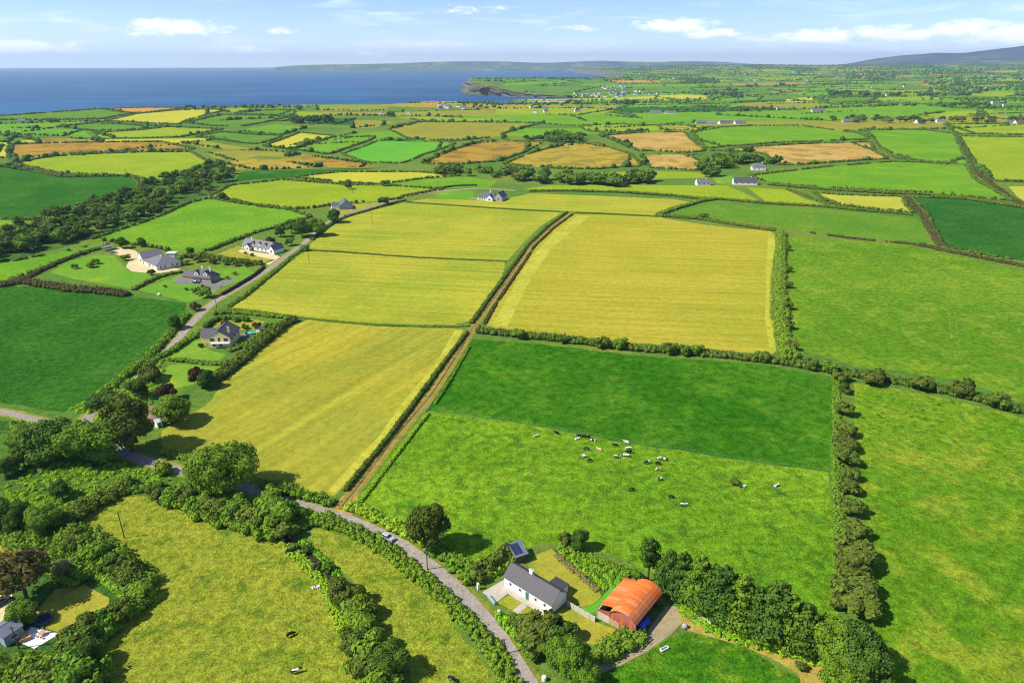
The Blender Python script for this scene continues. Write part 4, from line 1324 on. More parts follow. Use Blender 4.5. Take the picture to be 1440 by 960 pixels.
# -- single trees with their own looks: kind, foot (picture), height, width factor, label
for kind, px, py, h, wd, lab in [
    ('oak', 318, 690, 16.8, .98, 'big round green oak standing beside the lane'),
    ('olive', 606, 773, 14.5, .82, 'tall oval brownish tree beside the lane, casting a shadow on the pasture'),
    ('ash', 133, 648, 15.5, 1.2, 'large light green tree at the lane junction'),
    ('olive', 187, 634, 20, 1.0, 'tallest olive brown tree shading the lane at the junction'),
    ('dark', 76, 645, 14, 1.3, 'dark wide tree left of the light green junction tree'),
    ('dark', 152, 584, 9.5, 1.35, 'dark tree just below the crop corner where the lanes meet'),
    ('ash', 244, 595, 11, 1.25, 'round tree beside the red roofed cottage, shading the hay field'),
    ('copper', 236, 562, 7, 1.0, 'small dark red tree behind the red roofed cottage'),
    ('dark', 196, 560, 8.5, 1.0, 'dark tree between the lane and the red roofed cottage'),
    ('copper', 279, 542, 8.5, .9, 'copper red tree at the corner of the lower lawn'),
    ('dark', 292, 545, 7.5, 1.0, 'dark tree right of the copper red tree by the hay field'),
    ('obush', 213, 534, 6.5, 1.1, 'large olive bush between lane and lower lawn'),
    ('dark', 35, 656, 7.5, 1.0, 'round dark tree by itself below the left tree group'),
    ('dark', 14, 668, 6.5, 1.1, 'dark round tree at the left edge beside the rough grass'),
    ('ash', 42, 632, 9.5, 1.2, 'light leafy tree between dark trees below the left lane'),
    ('bush', 232, 664, 4.2, 1.0, 'dark round bush beside the lane at the rough grass'),
    ('russet', 38, 842, 13, 1.0, 'sparse russet brown tree beside the gravel drive'),
    ('ash', 34, 876, 6.5, .95, 'small light green tree beside the grey shed'),
    ('silver', 93, 808, 4.2, 1.0, 'pale silvery shrub on the garden edge'),
    ('dark', 30, 745, 8.5, 1.0, 'dark tree at the left edge above the small dry lawn'),
    ('ash', 68, 748, 9, 1.0, 'green tree in the scrub left of the dry meadow corner'),
    ('dark', 2, 745, 10, 1.1, 'dark tree cut off by the left edge above the dry lawn'),
    ('dark', 88, 700, 6, 1.0, 'small dark tree in the rough grass near the meadow corner'),
    ('pine', 911, 816, 13.0, .88, 'slender pine with a bare trunk behind the barn'),
    ('bush', 888, 816, 3.8, 1.0, 'round bush under the bare trunked pine'),
    ('dark', 815, 772, 6.2, .85, 'single dark round tree on the edge of the cow pasture'),
    ('dbush', 794, 764, 3.4, .9, 'small dark bush left of the single round pasture tree'),
    ('dbush', 1034, 682, 2.6, .9, 'lone dark bush out in the cow pasture'),
    ('ash', 795, 945, 9.5, .92, 'bright green tree beside the lane below the cottage shrubs'),
    ('ash', 822, 968, 7, .95, 'light green tree at the bottom edge beside the farm entrance'),
    ('dbush', 742, 894, 4.8, 1.15, 'dark shrub beside the lane in front of the cottage gable'),
    ('obush', 762, 900, 6.4, 1.15, 'tallest olive shrub in the garden in front of the cottage'),
    ('dbush', 785, 905, 5.4, 1.1, 'dark shrub at the edge of the small front lawn'),
    ('dbush', 726, 881, 2.8, 1.1, 'dark shrub nearest the cottage path'),
    ('dbush', 758, 918, 5.0, 1.1, 'dark shrub above the bright green roadside tree'),
    ('dbush', 1125, 940, 2.0, 1.0, 'single round bush on the dry farm track'),
    ('dark', 425, 333, 13, 1.0, 'dark tree nearest the bend of the upper lane'),
    ('ash', 446, 331, 14, 1.0, 'large tree on the hay field corner by the upper lane'),
    ('dark', 395, 333, 9, 1.0, 'dark tree behind the long white bungalow'),
    ('ash', 410, 328, 11, .9, 'leafy tree second from the white bungalow'),
    ('dark', 471, 313, 11, 1.1, 'dark tree between the upper lane and the slate gabled house'),
    ('bush', 407, 345, 6, 1.0, 'bush at the end of the white bungalow drive'),
    ('bush', 429, 353, 4.5, 1.0, 'bush where the thin hedge meets the upper lane'),
    ('bush', 290, 418, 6.5, 1.0, 'rounded garden bush at the drive of the dormer house'),
    ('bush', 276, 413, 4, 1.0, 'smaller round bush on the dormer house lawn'),
    ('brush', 275, 436, 4.2, 1.0, 'reddish brown bush at the lawn corner by the lane'),
    ('brush', 213, 387, 3.6, 1.0, 'single rounded bush on the gravel house lawn'),
    ('bush', 177, 366, 4, 1.2, 'bush at the edge of the cream gravel drive'),
    ('dark', 172, 349, 8, 1.0, 'dark tree behind the gravel yard'),
    ('dark', 200, 347, 6.5, 1.0, 'dark tree behind the white gabled shed'),
    ('dark', 268, 359, 6, 1.0, 'dark tree behind the long hipped bungalow'),
    ('bush', 127, 376, 4, 1.1, 'bush in the middle of the gravel house lawn'),
    ('bush', 135, 371, 4, 1.1, 'bush just behind the one on the gravel house lawn'),
    ('bush', 105, 378, 3.4, 1.0, 'small bush at the far end of the gravel house lawn'),
    ('dark', 247, 462, 7, .9, 'dark bush at the crop corner beside the lane'),
    ('dark', 490, 266, 7, 1.1, 'dark bush above the slate gabled house'),
    ('dark', 540, 288, 7.5, 1.4, 'round dark bush where the upper lane crests'),
    ('farbush', 990, 308, 5, 1.3, 'round bush in the hedge above the golden hay field'),
    ('farbush', 311, 281, 7, 1.0, 'lone tree on the hedge below the long lime field'),
    ('farbush', 490, 259, 5, 1.2, 'round bush on the lower edge of the small yellow field'),
    ('farbush', 543, 261, 6, 1.4, 'wide bush on the right of the small yellow field'),
]:
    tree(kind, G(px, py), h, lab, None, wd)

gs = [(262,372,3.4),(280,368,4.5),(300,371,3.6),(318,372,4.2),(332,374,3.5),(348,374,3.2),(330,386,2.2),(320,392,1.8),(238,372,2.6),(252,368,4.2),(285,361,3.6),(355,360,2.0),(345,357,1.8),(368,349,5.0),(380,343,5.5),(392,352,4.0),(300,398,1.6),(285,405,2.0),(262,408,1.8),(232,404,1.6)]
for i, (px, py, h) in enumerate(gs):
    tree(['bush', 'dbush', 'obush'][i % 3], G(px, py), h, 'garden shrub among the houses beside the upper lane', 'garden shrubs of the upper houses', 1.1)
gs = [(286,478,2.2),(300,470,2.6),(318,459,3.0),(332,452,2.6),(345,462,2.4),(282,488,1.8),(336,488,2.0),(350,470,2.2),(362,462,3.2),(377,462,3.4)]
for i, (px, py, h) in enumerate(gs):
    tree(['bush', 'obush', 'brush'][i % 3], G(px, py), h, 'garden shrub round the yellow house', 'garden shrubs of the yellow house', 1.1)

# the shelter belt of conifers behind the barn
belt = [(939,826,11.5,1.0),(957,836,13,1.0),(980,850,14.5,1.05),(1000,858,13.5,.95),(1012,868,15,1.08),(1038,876,14,1.15),(1062,886,12.5,1.15),(1086,895,15.5,1.25),(1105,902,13,1.1),(1126,908,12,1.25)]
for i, (px, py, h, wd) in enumerate(belt):
    tree('conifer', G(px, py), h, f'{ORD[i]} conifer from the barn in the dark shelter belt', 'conifers of the shelter belt', wd)
for px, py, h, wd, lab in [(1165,925,10.5,1.0,'broad light green tree at the near end of the bush row'), (1198,938,11,1.0,'large dark tree right of the dry track end'), (1212,968,10,1.0,'tree at the bottom edge below the bush row'), (1176,965,8.5,1.0,'lower tree at the bottom edge beside the dry track end')]:
    tree('ash' if px < 1180 else 'dark', G(px, py), h, lab, 'trees at the end of the bush row', wd)

# bushes in the row between the cow pasture and the blotchy pasture, top to bottom
rowb = [(1183,536,4.5,1.2,'dbush'),(1186,552,4,1.1,'obush'),(1185,582,5,1.15,'dbush'),(1187,611,5,1.1,'dbush'),(1188,630,5.2,1.15,'obush'),(1189,650,5.5,1.15,'dbush'),(1191,674,4.6,1.0,'dbush'),(1192,692,4.6,1.0,'obush'),(1195,722,5,1.1,'dbush'),(1202,752,4.8,1.1,'dbush'),(1199,788,6.2,1.2,'dbush'),(1204,806,6,1.2,'obush'),(1195,835,6,1.2,'dbush'),(1198,858,6.5,1.2,'dbush')]
for i, (px, py, h, wd, k) in enumerate(rowb):
    tree(k, G(px, py), h, f'{ORD[i]} bush from the top in the row dividing cow pasture and blotchy pasture', 'bushes dividing two pastures', wd)
# bushes standing out of the hedge under the golden hay field, left to right
hb = [(730,476,5.0),(793,482,4.5),(847,489,5.6),(873,491,5.6),(943,497,5.8),(962,499,5.0),(980,499,5.0),(1070,508,5.2),(1140,519,5.4),(1165,524,5.4)]
for i, (px, py, h) in enumerate(hb):
    tree('dbush' if i % 3 else 'bush', G(px, py), h, f'{ORD[i]} bush from the track along the hedge below the golden hay field', 'bushes in the hay field hedge', .95)
hb = [(1228,540,6.2),(1295,548,6),(1352,556,6.4),(1402,572,6.2)]
for i, (px, py, h) in enumerate(hb):
    tree('obush' if i % 2 == 0 else 'dbush', G(px, py), h, f'{ORD[i]} bush past the bush row, in the hedge under the striped pasture', 'bushes in the striped pasture hedge', 1.1)
hb = [(1106,352,4.5),(1108,382,4.2),(1107,405,4.2),(1108,435,4.6),(1108,462,4.6),(1112,492,4.8)]
for i, (px, py, h) in enumerate(hb):
    tree('dbush', G(px, py), h, f'{ORD[i]} dark bush down the upright hedge right of the golden hay field', 'bushes in the upright hedge', .9)
# bushes along the stream, upstream to downstream
sb = [(412,772,2.2,'bush'),(432,776,2.4,'dbush'),(446,800,2.0,'obush'),(462,802,2.6,'bush'),(474,824,3.0,'dbush'),(480,838,3.4,'bush'),(488,848,5.6,'obush'),(500,872,5.6,'bush'),(512,868,4.4,'dbush'),(510,895,5.4,'bush'),(500,915,5.6,'dbush'),(516,925,6.4,'bush'),(526,945,6.2,'dbush'),(552,945,7.6,'dark'),(535,962,6,'bush'),(508,945,5,'bush')]
for i, (px, py, h, k) in enumerate(sb):
    tree(k, G(px, py), h, f'{ORD[i]} bush down the line of scrub following the stream', 'bushes along the stream', 1.05)
# scrub bushes between the lane and the big meadow, left to right
sb = [(225,700,5,'dbush'),(243,708,5,'bush'),(262,705,5.4,'dbush'),(285,716,5,'bush'),(300,722,5.6,'dbush'),(322,728,5.2,'bush'),(338,722,5.6,'bush'),(358,735,6,'dbush'),(378,728,6.8,'bush'),(392,738,7,'bush'),(402,752,5,'dbush'),(412,728,5,'bush'),(385,705,5,'bush')]
for i, (px, py, h, k) in enumerate(sb):
    tree(k, G(px, py), h, f'{ORD[i]} bush from the left in the scrub between lane and dry meadow', 'scrub bushes between lane and meadow', 1.1)
# scrub on the left hedges
sb = [(105,770,5,'dbush'),(135,788,5.5,'bush'),(160,803,5,'dbush'),(185,820,5.6,'dbush'),(196,845,5,'bush'),(170,868,5,'dbush'),(150,888,5,'bush'),(118,905,6.5,'dbush'),(106,918,4.6,'bush'),(120,938,7,'dark'),(88,948,5,'bush'),(52,950,4,'bush'),(24,940,3.4,'bush'),(4,948,4.5,'bush'),(112,962,7,'bush'),(60,970,6,'dbush')]
for i, (px, py, h, k) in enumerate(sb):
    tree(k, G(px, py), h, f'{ORD[i]} bush following the hedge line from dry meadow corner down to the patio', 'bushes of the left hedge line', 1.05)

# ---- brambles and fern over the rough ground: nobody could count them
def undergrowth():
    r_ = np.random.default_rng(77)
    zones = [(330, [(0,690),(60,650),(120,652),(180,652),(232,664),(270,690),(250,702),(205,686),(170,688),(130,705),(95,730),(40,740),(0,735)], .5, 1.2, .6),
             (420, [(225,700),(260,690),(330,700),(400,705),(450,728),(430,745),(400,750),(340,735),(280,720)], .7, 1.5, 1.2),
             (420, [(55,748),(100,735),(105,760),(150,790),(200,830),(180,845),(140,815),(90,790),(60,775)], .7, 1.5, 1.2),
             (90, [(782,770),(830,778),(885,800),(880,812),(845,835),(838,820),(795,785)], .4, .8, .5),
             (260, [(655,800),(690,790),(712,778),(722,770),(735,775),(712,800),(680,815)], .7, 1.4, 1.6),
             (350, [(960,850),(1000,868),(1060,893),(1120,912),(1165,925),(1165,936),(1110,922),(1050,902),(990,880),(960,862)], .5, 1.2, .8),
             (420, [(470,815),(492,830),(530,870),(545,930),(560,965),(510,965),(492,890)], .6, 1.3, 1.0),
             (300, [(100,575),(165,545),(235,500),(228,530),(215,560),(200,600),(160,600)], .7, 1.5, 1.2)]
    P, Rr, Hh = [], [], []
    for n, poly, a, b, hh in zones:
        q = proj(subdiv(poly, True, 20))
        lo, hi = q.min(0), q.max(0)
        c = r_.uniform(lo, hi, (n * 4, 2))
        c = c[inside(q, c[:, 0], c[:, 1])][:n]
        P.append(c); Rr.append(r_.uniform(a, b, len(c))); Hh.append(hh * r_.uniform(.5, 1.3, len(c)))
    P, Rr, Hh = np.concatenate(P), np.concatenate(Rr), np.concatenate(Hh)
    m = len(P)
    z = hgt(P[:, 0], P[:, 1])
    iv, if_ = ICO1
    V = iv[None] * .82 * (1 + r_.normal(0, .1, (m, len(iv), 1))) * np.stack([Rr, Rr, Hh], 1)[:, None, :] + np.stack([P[:, 0], P[:, 1], z], 1)[:, None, :]
    T = (if_[None] + (np.arange(m) * len(iv))[:, None, None]).reshape(-1, 3)
    k = m * 34
    who = r_.integers(0, m, k)
    d = unit(r_.normal(size=(k, 3)))
    d[:, 2] = abs(d[:, 2])
    LP = np.column_stack([P[who], z[who]]) + d * np.stack([Rr[who], Rr[who], Hh[who]], 1) * r_.uniform(.85, 1.15, (k, 1))
    LV, LQ = leaf_quads(LP, unit(d + r_.normal(0, .5, (k, 3))), .30 * r_.uniform(.6, 1.3, k), r_)
    o = link('undergrowth', mesh_np('undergrowth', np.concatenate([V.reshape(-1, 3), LV]), quads=LQ + m * len(iv), tris=T, mats=[M['leaf_bank']]))
    tag(o, 'brambles and fern covering the rough ground', 'undergrowth', None, 'stuff')


undergrowth()

# ---- the wooded valley on the left: individual trees
wood_px = np.array([(-20,352),(0,340),(28,322),(100,300),(150,284),(190,264),(262,246),(300,232),(336,240),(322,256),(297,270),(262,280),(222,300),(170,318),(135,330),(95,340),(30,358),(0,366),(-20,372)], float)
wr = np.random.default_rng(4)
cnt = 0
while cnt < 190:
    px, py = wr.uniform(-15, 336), wr.uniform(234, 368)
    if not inside(wood_px, np.array(px), np.array(py)):
        continue
    cnt += 1
    k = ['fardark', 'farolive', 'fardark', 'farleaf', 'fardark', 'farolive', 'farolive'][cnt % 7]
    lab = {'fardark': 'dark green tree among the trees of the wooded valley', 'farolive': 'brownish olive tree among the trees of the wooded valley', 'farleaf': 'lighter green tree among the trees of the wooded valley'}[k]
    lab = lab.replace('the wooded valley', 'the wooded valley, ' + ('lower left end' if px < 95 else 'middle stretch' if px < 200 else 'upper end by the lime field'))
    tree(k, G(px, py), wr.uniform(6, 11), lab, 'trees of the wooded valley', wr.uniform(.95, 1.3), name='valley_tree', cat='tree')

# ---- hedges round the traced fields farther off
auto_skip = set()
for (nm, mt, hd, p) in traced:
    if nm != 'field' or not hd:
        continue
    c = p.mean(0)
    d = float(np.hypot(*c))
    if d < 520:
        continue
    hedge(np.concatenate([p, p[:1]]), 3.4 + d / 900, 1.6 + d / 1500, 'leaf_hdark', 'hedgerow round ' + hd, .45 + d / 2400, max(1.6, 6.5 - d / 450), plan=True, gaps=.25, core_step=3 + d / 500)

# ---- tree clumps farther off
def clump(pts, n, sx, sy, h, label, group, kinds=('fardark',), wide=1.0, seed=1):
    r_ = np.random.default_rng(seed)
    for i in range(n):
        px, py = pts[i % len(pts)]
        tree(kinds[i % len(kinds)], G(px + r_.normal(0, sx), py + r_.normal(0, sy)), h * r_.uniform(.75, 1.2), label, group, wide * r_.uniform(.9, 1.25))


CL = [
 ([(425,174),(440,173),(455,172),(463,171),(415,173)], 22, 5, .8, 15, 'dark tree in the dense clump beside the sloping green field', ('fardark',)),
 ([(422,155)], 2, 2, .4, 12, 'dark tree standing above the dense dark clump', ('fardark',)),
 ([(270,153),(290,153),(310,152.5),(345,152.5),(365,152),(385,151.5),(400,151.5)], 28, 6, .5, 9, 'dark tree in the clifftop tree line', ('fardark',)),
 ([(60,172),(72,172),(82,172)], 9, 5, .8, 7, 'dark tree in the small clump below the clifftop field', ('fardark', 'farbush')),
 ([(770,194),(790,194),(805,197),(815,199),(775,199)], 20, 7, 1.5, 13, 'tree in the clump behind the golden straw field', ('fardark', 'farleaf')),
 ([(745,198),(760,198)], 5, 4, .6, 9, 'tree left of the clump behind the golden straw field', ('fardark',)),
 ([(705,196)], 3, 4, .4, 9, 'tree at the corner of the broad olive field', ('fardark',)),
 ([(549,164)], 3, 1.5, .4, 13, 'tall dark tree standing alone beyond the olive field', ('fardark',)),
 ([(660,150),(672,151),(680,152),(655,147)], 10, 6, .8, 10, 'dark tree beside the bay shore', ('fardark',)),
 ([(880,203)], 2, 2, .4, 8, 'round tree between straw and tan stubble fields', ('fardark',)),
 ([(906,232)], 2, 2, .5, 8, 'round tree at the right tip of the golden straw field', ('fardark',)),
 ([(730,252),(760,253),(800,255),(825,257),(845,258),(870,258),(895,256),(905,256)], 40, 9, 2.0, 11, 'tree in the long belt below the golden straw field', ('fardark', 'farleaf', 'farbush')),
 ([(640,243),(670,243),(700,245),(720,244)], 26, 12, 2, 8, 'bush in the long belt left of the straw field', ('farbush', 'farleaf')),
 ([(1015,228),(1030,226),(1045,228),(1055,227),(1080,230),(1022,236)], 22, 7, 2, 12, 'tree in the clump round the white hill house', ('fardark', 'fardark', 'farleaf')),
 ([(990,240),(1000,247)], 10, 5, 2, 10, 'tree between stubble field and hill houses', ('farleaf', 'fardark')),
 ([(1000,136),(1015,136.5),(1030,137),(1045,137),(1024,130),(1035,133)], 18, 6, .9, 20, 'dark tree in the large plantation clump', ('fardark',)),
 ([(1172,135),(1185,134),(1200,135),(1215,136),(1230,136)], 16, 5, .6, 20, 'dark tree in the row above the flat green field', ('fardark',)),
 ([(1255,136),(1265,135),(1297,137),(1308,136)], 9, 4, .7, 16, 'dark tree right of the row above the flat field', ('fardark',)),
 ([(870,148),(880,147),(890,147)], 9, 4, .8, 18, 'dark tree in the clump below the seaside village', ('fardark',)),
 ([(800,145),(812,146)], 6, 3, .8, 14, 'dark tree in the clump beside the beach', ('fardark',)),
 ([(1060,123),(1090,122),(1115,123)], 9, 7, .6, 20, 'dark tree in the far grove beyond the plantation', ('fardark',)),
 ([(1340,151),(1355,150),(1372,150),(1385,151)], 12, 6, .8, 13, 'dark tree in the belt near the far white house', ('fardark',)),
 ([(1190,170),(1220,170),(1250,171),(1280,171),(1310,172),(1350,172),(1385,172),(1420,172)], 40, 11, 1.2, 12, 'tree in the long belt below the far houses', ('fardark', 'farbush', 'fardark')),
 ([(960,158),(985,157),(1010,157),(1040,157),(1060,156)], 14, 8, .8, 11, 'tree in the belt beside the long white barn', ('fardark', 'farbush')),
]
for i, (pts, n, sx, sy, h, lab, kinds) in enumerate(CL):
    clump(pts, n, sx, sy, h, lab, lab.split(' in ', 1)[-1] if ' in ' in lab else lab, kinds, 1.1, 100 + i)


# ---- far hedgerows: one mass
def far_hedgerows():
    r_ = np.random.default_rng(9)
    P, Rr, Hh = [], [], []
    def run(q, keep):
        for a, b in zip(q, np.roll(q, -1, 0)):
            if r_.random() > keep:
                continue
            L = np.linalg.norm(b - a)
            d = np.hypot(*((a + b) / 2))
            st = 3.2 + d / 1300
            k = max(2, int(L / st))
            t = (np.arange(k) + r_.uniform(-.4, .4, k)) / k
            pts = a + (b - a) * t[:, None] + r_.normal(0, 1.2 + d / 3500, (k, 2))
            tall = (r_.random() < .32) * 1.0
            rad = r_.uniform(.5, 1.05, k) * (2.0 + d / 3600)
            big = r_.random(k) < (.08 + .22 * tall)
            rad = np.where(big, rad * r_.uniform(1.6, 2.4, k), rad)
            gone = r_.random(k) < .18
            P.append(pts[~gone]); Rr.append(rad[~gone])
    for q in far_edges:
        run(np.asarray(q), .36)
    for nm, mt, hd, p in traced:
        if nm == 'field' and np.hypot(*p.mean(0)) > 900:
            run(p[::2], .55)
    # groves
    for k in range(95):
        d = math.exp(r_.uniform(math.log(2300), math.log(12500)))
        a = r_.uniform(-.05, .85)
        c = np.array([d * math.sin(a), d * math.cos(a)])
        if not inside(land_poly, c[0], c[1]):
            continue
        if any(inside(p, c[0], c[1]) for _, _, _, p in traced):
            continue
        m = int(r_.integers(8, 34))
        dirv = np.array([1, r_.uniform(-.35, .35)])
        pts = c + dirv * r_.normal(0, 55 + d / 90, (m, 1)) + r_.normal(0, 14, (m, 2))
        P.append(pts); Rr.append(r_.uniform(3.5, 6.0, m))
    # the wooded country below the mountain
    for k_, x0, x1, y0, y1 in ((420, 1300, 1500, 109, 135), (500, 1120, 1500, 96.5, 104), (220, 930, 1010, 111, 118), (160, 1190, 1300, 104, 112)):
        q = np.column_stack([r_.uniform(x0, x1, k_), r_.uniform(y0, y1, k_)])
        q = proj(q[(np.sin(q[:, 0] / 19) + np.sin(q[:, 1] / 2.3 + q[:, 0] / 40)) > -.35])
        P.append(q); Rr.append(r_.uniform(6, 12, len(q)))
    P = np.concatenate(P); Rr = np.concatenate(Rr)
    ok = inside(land_poly, P[:, 0], P[:, 1])
    P, Rr = P[ok], Rr[ok]
    iv, if_ = ICO1
    n = len(P)
    z = hgt(P[:, 0], P[:, 1])
    sc = np.stack([Rr * r_.uniform(.85, 1.3, n), Rr * r_.uniform(.85, 1.3, n), Rr * r_.uniform(.75, 1.15, n)], 1)
    V = iv[None] * (1 + r_.normal(0, .17, (n, len(iv), 1))) * sc[:, None, :]
    V[:, :, 0] += P[:, 0, None]; V[:, :, 1] += P[:, 1, None]; V[:, :, 2] += (z + sc[:, 2] * .55)[:, None]
    F = (if_[None] + (np.arange(n) * len(iv))[:, None, None]).reshape(-1, 3)
    me = mesh_np('far_hedgerow_trees', V.reshape(-1, 3), tris=F, mats=[M['leaf_dark']])
    o = link('far_hedgerow_trees', me)
    tag(o, 'dark hedgerows and groves dividing the far patchwork of fields', 'hedgerows', None, 'stuff')
    print('far blobs', n)


far_hedgerows()


# ------------------------------------------------------------------ building materials
M['white'] = plain_mat('white_render', (.78, .77, .74), .85, .05, 1.5, dirt=(.62, .60, .55), dirt_scale=.4)
M['cream'] = plain_mat('cream_render', (.72, .66, .50), .85, .05, 1.5)
M['yellowwall'] = plain_mat('yellow_render', (.74, .60, .30), .85, .06, 1.5)
M['greywall'] = plain_mat('grey_render', (.36, .36, .35), .9, .1, 1.2, dirt=(.27, .26, .22), dirt_scale=.5)
M['bluegrey'] = plain_mat('blue_grey_cladding', (.28, .33, .38), .7, .08, 1.2)
M['stonewall'] = plain_mat('stone_wall', (.34, .29, .22), .9, .25, 2.5)


def slate(name, col, moss=(.20, .17, .11)):
    m, w, b = new_mat(name)
    pos = w.node('ShaderNodeTexCoord').outputs['Object']
    z = w.node('ShaderNodeSeparateXYZ', {0: pos})
    row = w.math('SINE', w.math('MULTIPLY', z.outputs[2], 24.0))
    n = w.noise(pos, 1.8, 5, .7)
    n2 = w.noise(pos, .5, 5, .7, .5)
    v = w.math('MULTIPLY', w.mapr(n, .3, .7, .80, 1.18), w.mapr(row, -1, 1, .92, 1.06))
    c = w.mix(w.mapr(n2, .48, .70, 0, .55, True), col, moss)
    c = w.mix(1.0, c, w.node('ShaderNodeCombineXYZ', {0: v, 1: v, 2: v}).outputs[0], 'MULTIPLY')
    w.put(b.inputs['Base Color'], c)
    b.inputs['Roughness'].default_value = .62
    b.inputs['Specular IOR Level'].default_value = .25
    return m


M['slate'] = slate('slate', (.075, .072, .085), (.10, .085, .065))
M['slate_blue'] = slate('blue_slate', (.095, .11, .145), (.12, .12, .13))
M['slate_grey'] = slate('grey_slate', (.145, .145, .16), (.17, .16, .145))
M['redtile'] = slate('red_brown_tile', (.17, .075, .05))
M['darkfelt'] = plain_mat('dark_roofing', (.055, .052, .055), .8, .15, 1.5)
M['glass'] = plain_mat('window_glass', (.035, .042, .05), .12, .05, 1, .5)
M['frame_white'] = plain_mat('white_frame', (.75, .75, .73), .5, .03, 1)
M['frame_brown'] = plain_mat('brown_frame', (.13, .07, .035), .6, .08, 1)
M['door_green'] = plain_mat('green_door', (.05, .16, .10), .5, .06, 1)
M['door_brown'] = plain_mat('brown_door', (.16, .075, .035), .5, .06, 1)
M['tin'] = plain_mat('grey_tin', (.13, .15, .185), .5, .12, .8, .4)
M['solar'] = plain_mat('solar_panel', (.022, .035, .075), .18, .06, 1, .6)
M['rust_a'] = plain_mat('rusty_orange_sheet', (.60, .165, .03), .75, .16, 1.2, dirt=(.46, .20, .07), dirt_scale=.45, squeeze=(.45, 5.0, .30))
M['rust_b'] = plain_mat('deep_orange_sheet', (.54, .13, .024), .75, .16, 1.2, dirt=(.36, .11, .04), dirt_scale=.5, squeeze=(.45, 5.0, .30))
M['rust_c'] = plain_mat('faded_orange_sheet', (.52, .20, .075), .75, .14, 1.0, dirt=(.56, .30, .17), dirt_scale=.5, squeeze=(.45, 5.0, .30))
M['rust_d'] = plain_mat('pinkish_red_sheet', (.44, .15, .075), .75, .14, 1.0, dirt=(.46, .13, .04), dirt_scale=.5, squeeze=(.45, 5.0, .30))
M['red_sheet'] = plain_mat('faded_red_sheet', (.36, .085, .055), .75, .14, 1.0, dirt=(.42, .17, .12), dirt_scale=.5, squeeze=(.45, 5.0, .30))
M['blue_tarp'] = plain_mat('blue_tarpaulin', (.015, .075, .48), .45, .12, 2, .4)
M['paleblue'] = plain_mat('pale_blue_paint', (.38, .55, .66), .5, .06, 2)
M['steel'] = plain_mat('galvanised_steel', (.42, .42, .41), .5, .12, 2, .5, .3)
M['silver'] = plain_mat('silver_car_paint', (.52, .54, .57), .25, .02, 1, .6, .35)
M['darkpaint'] = plain_mat('dark_car_paint', (.03, .035, .045), .25, .03, 1, .6)
M['tyre'] = plain_mat('tyre_rubber', (.02, .02, .02), .9, .1, 4)
M['lamp'] = plain_mat('headlight_glass', (.75, .75, .72), .15, .03, 2, .6)
M['teal'] = plain_mat('turquoise_canvas', (.03, .42, .36), .7, .06, 2)
M['pool'] = plain_mat('pool_blue', (.05, .38, .62), .2, .08, 1, .5)
M['yellowpaint'] = plain_mat('yellow_cushion', (.72, .42, .05), .8, .08, 2)
M['stone'] = plain_mat('grey_stone', (.33, .31, .27), .9, .22, 2)
M['navy'] = plain_mat('navy_pad', (.02, .08, .20), .6, .1, 2)
M['blackmat'] = plain_mat('black_mat', (.018, .022, .04), .6, .1, 2)


# ------------------------------------------------------------------ house parts
def face_box(mb, side, L, W, u, z0, w, h, d0, d1, m=0):
    """box on a wall: u along the wall, d0..d1 outwards from it"""
    if side == 'f':
        mb.box(u - w / 2, u + w / 2, -W / 2 - d1, -W / 2 - d0, z0, z0 + h, m)
    elif side == 'b':
        mb.box(u - w / 2, u + w / 2, W / 2 + d0, W / 2 + d1, z0, z0 + h, m)
    elif side == 'l':
        mb.box(-L / 2 - d1, -L / 2 - d0, u - w / 2, u + w / 2, z0, z0 + h, m)
    else:
        mb.box(L / 2 + d0, L / 2 + d1, u - w / 2, u + w / 2, z0, z0 + h, m)


def window(par, side, L, W, u, z0, w=1.2, h=1.2, frame='frame_white', off=(0, 0), sill=True):
    def mk():
        return MB()
    t = .10
    f = mk()
    face_box(f, side, L, W, u, z0, w, t, -.05, .05)
    face_box(f, side, L, W, u, z0 + h - t, w, t, -.05, .05)
    face_box(f, side, L, W, u - w / 2 + t / 2, z0 + t, t, h - 2 * t, -.05, .05)
    face_box(f, side, L, W, u + w / 2 - t / 2, z0 + t, t, h - 2 * t, -.05, .05)
    if w > 1.0:
        face_box(f, side, L, W, u, z0 + t, .06, h - 2 * t, -.04, .045)
    o = f.build('window', M[frame], par, loc=(off[0], off[1], 0))
    p = mk()
    face_box(p, side, L, W, u, z0 + t, w - 2 * t, h - 2 * t, -.03, .02)
    p.build('pane', M['glass'], o)
    if sill:
        q = mk()
        face_box(q, side, L, W, u, z0 - .10, w + .16, .095, -.05, .12)
        q.build('sill', M['frame_white'], o)
    return o


def door(par, side, L, W, u, w=1.0, h=2.1, mat='door_brown', off=(0, 0)):
    d = MB()
    face_box(d, side, L, W, u, 0.0, w, h, -.05, .04)
    o = d.build('door', M[mat], par, loc=(off[0], off[1], 0))
    k = MB()
    face_box(k, side, L, W, u + w * .36, 1.0, .06, .16, .04, .10)
    k.build('handle', M['steel'], o)
    return o


def chimney(par, x, y, z0, z1, mat='white', a=.9, b=.6):
    c = MB()
    c.box(x - a / 2, x + a / 2, y - b / 2, y + b / 2, z0, z1)
    c.box(x - a / 2 - .08, x + a / 2 + .08, y - b / 2 - .08, y + b / 2 + .08, z1, z1 + .14)
    o = c.build('chimney', M[mat], par)
    for s in (-.2, .2):
        p = MB()
        p.tube([(x + s, y, z1 + .14), (x + s, y, z1 + .5)], [.12, .10], 8)
        p.build('chimney_pot', M['redtile'], o)
    return o


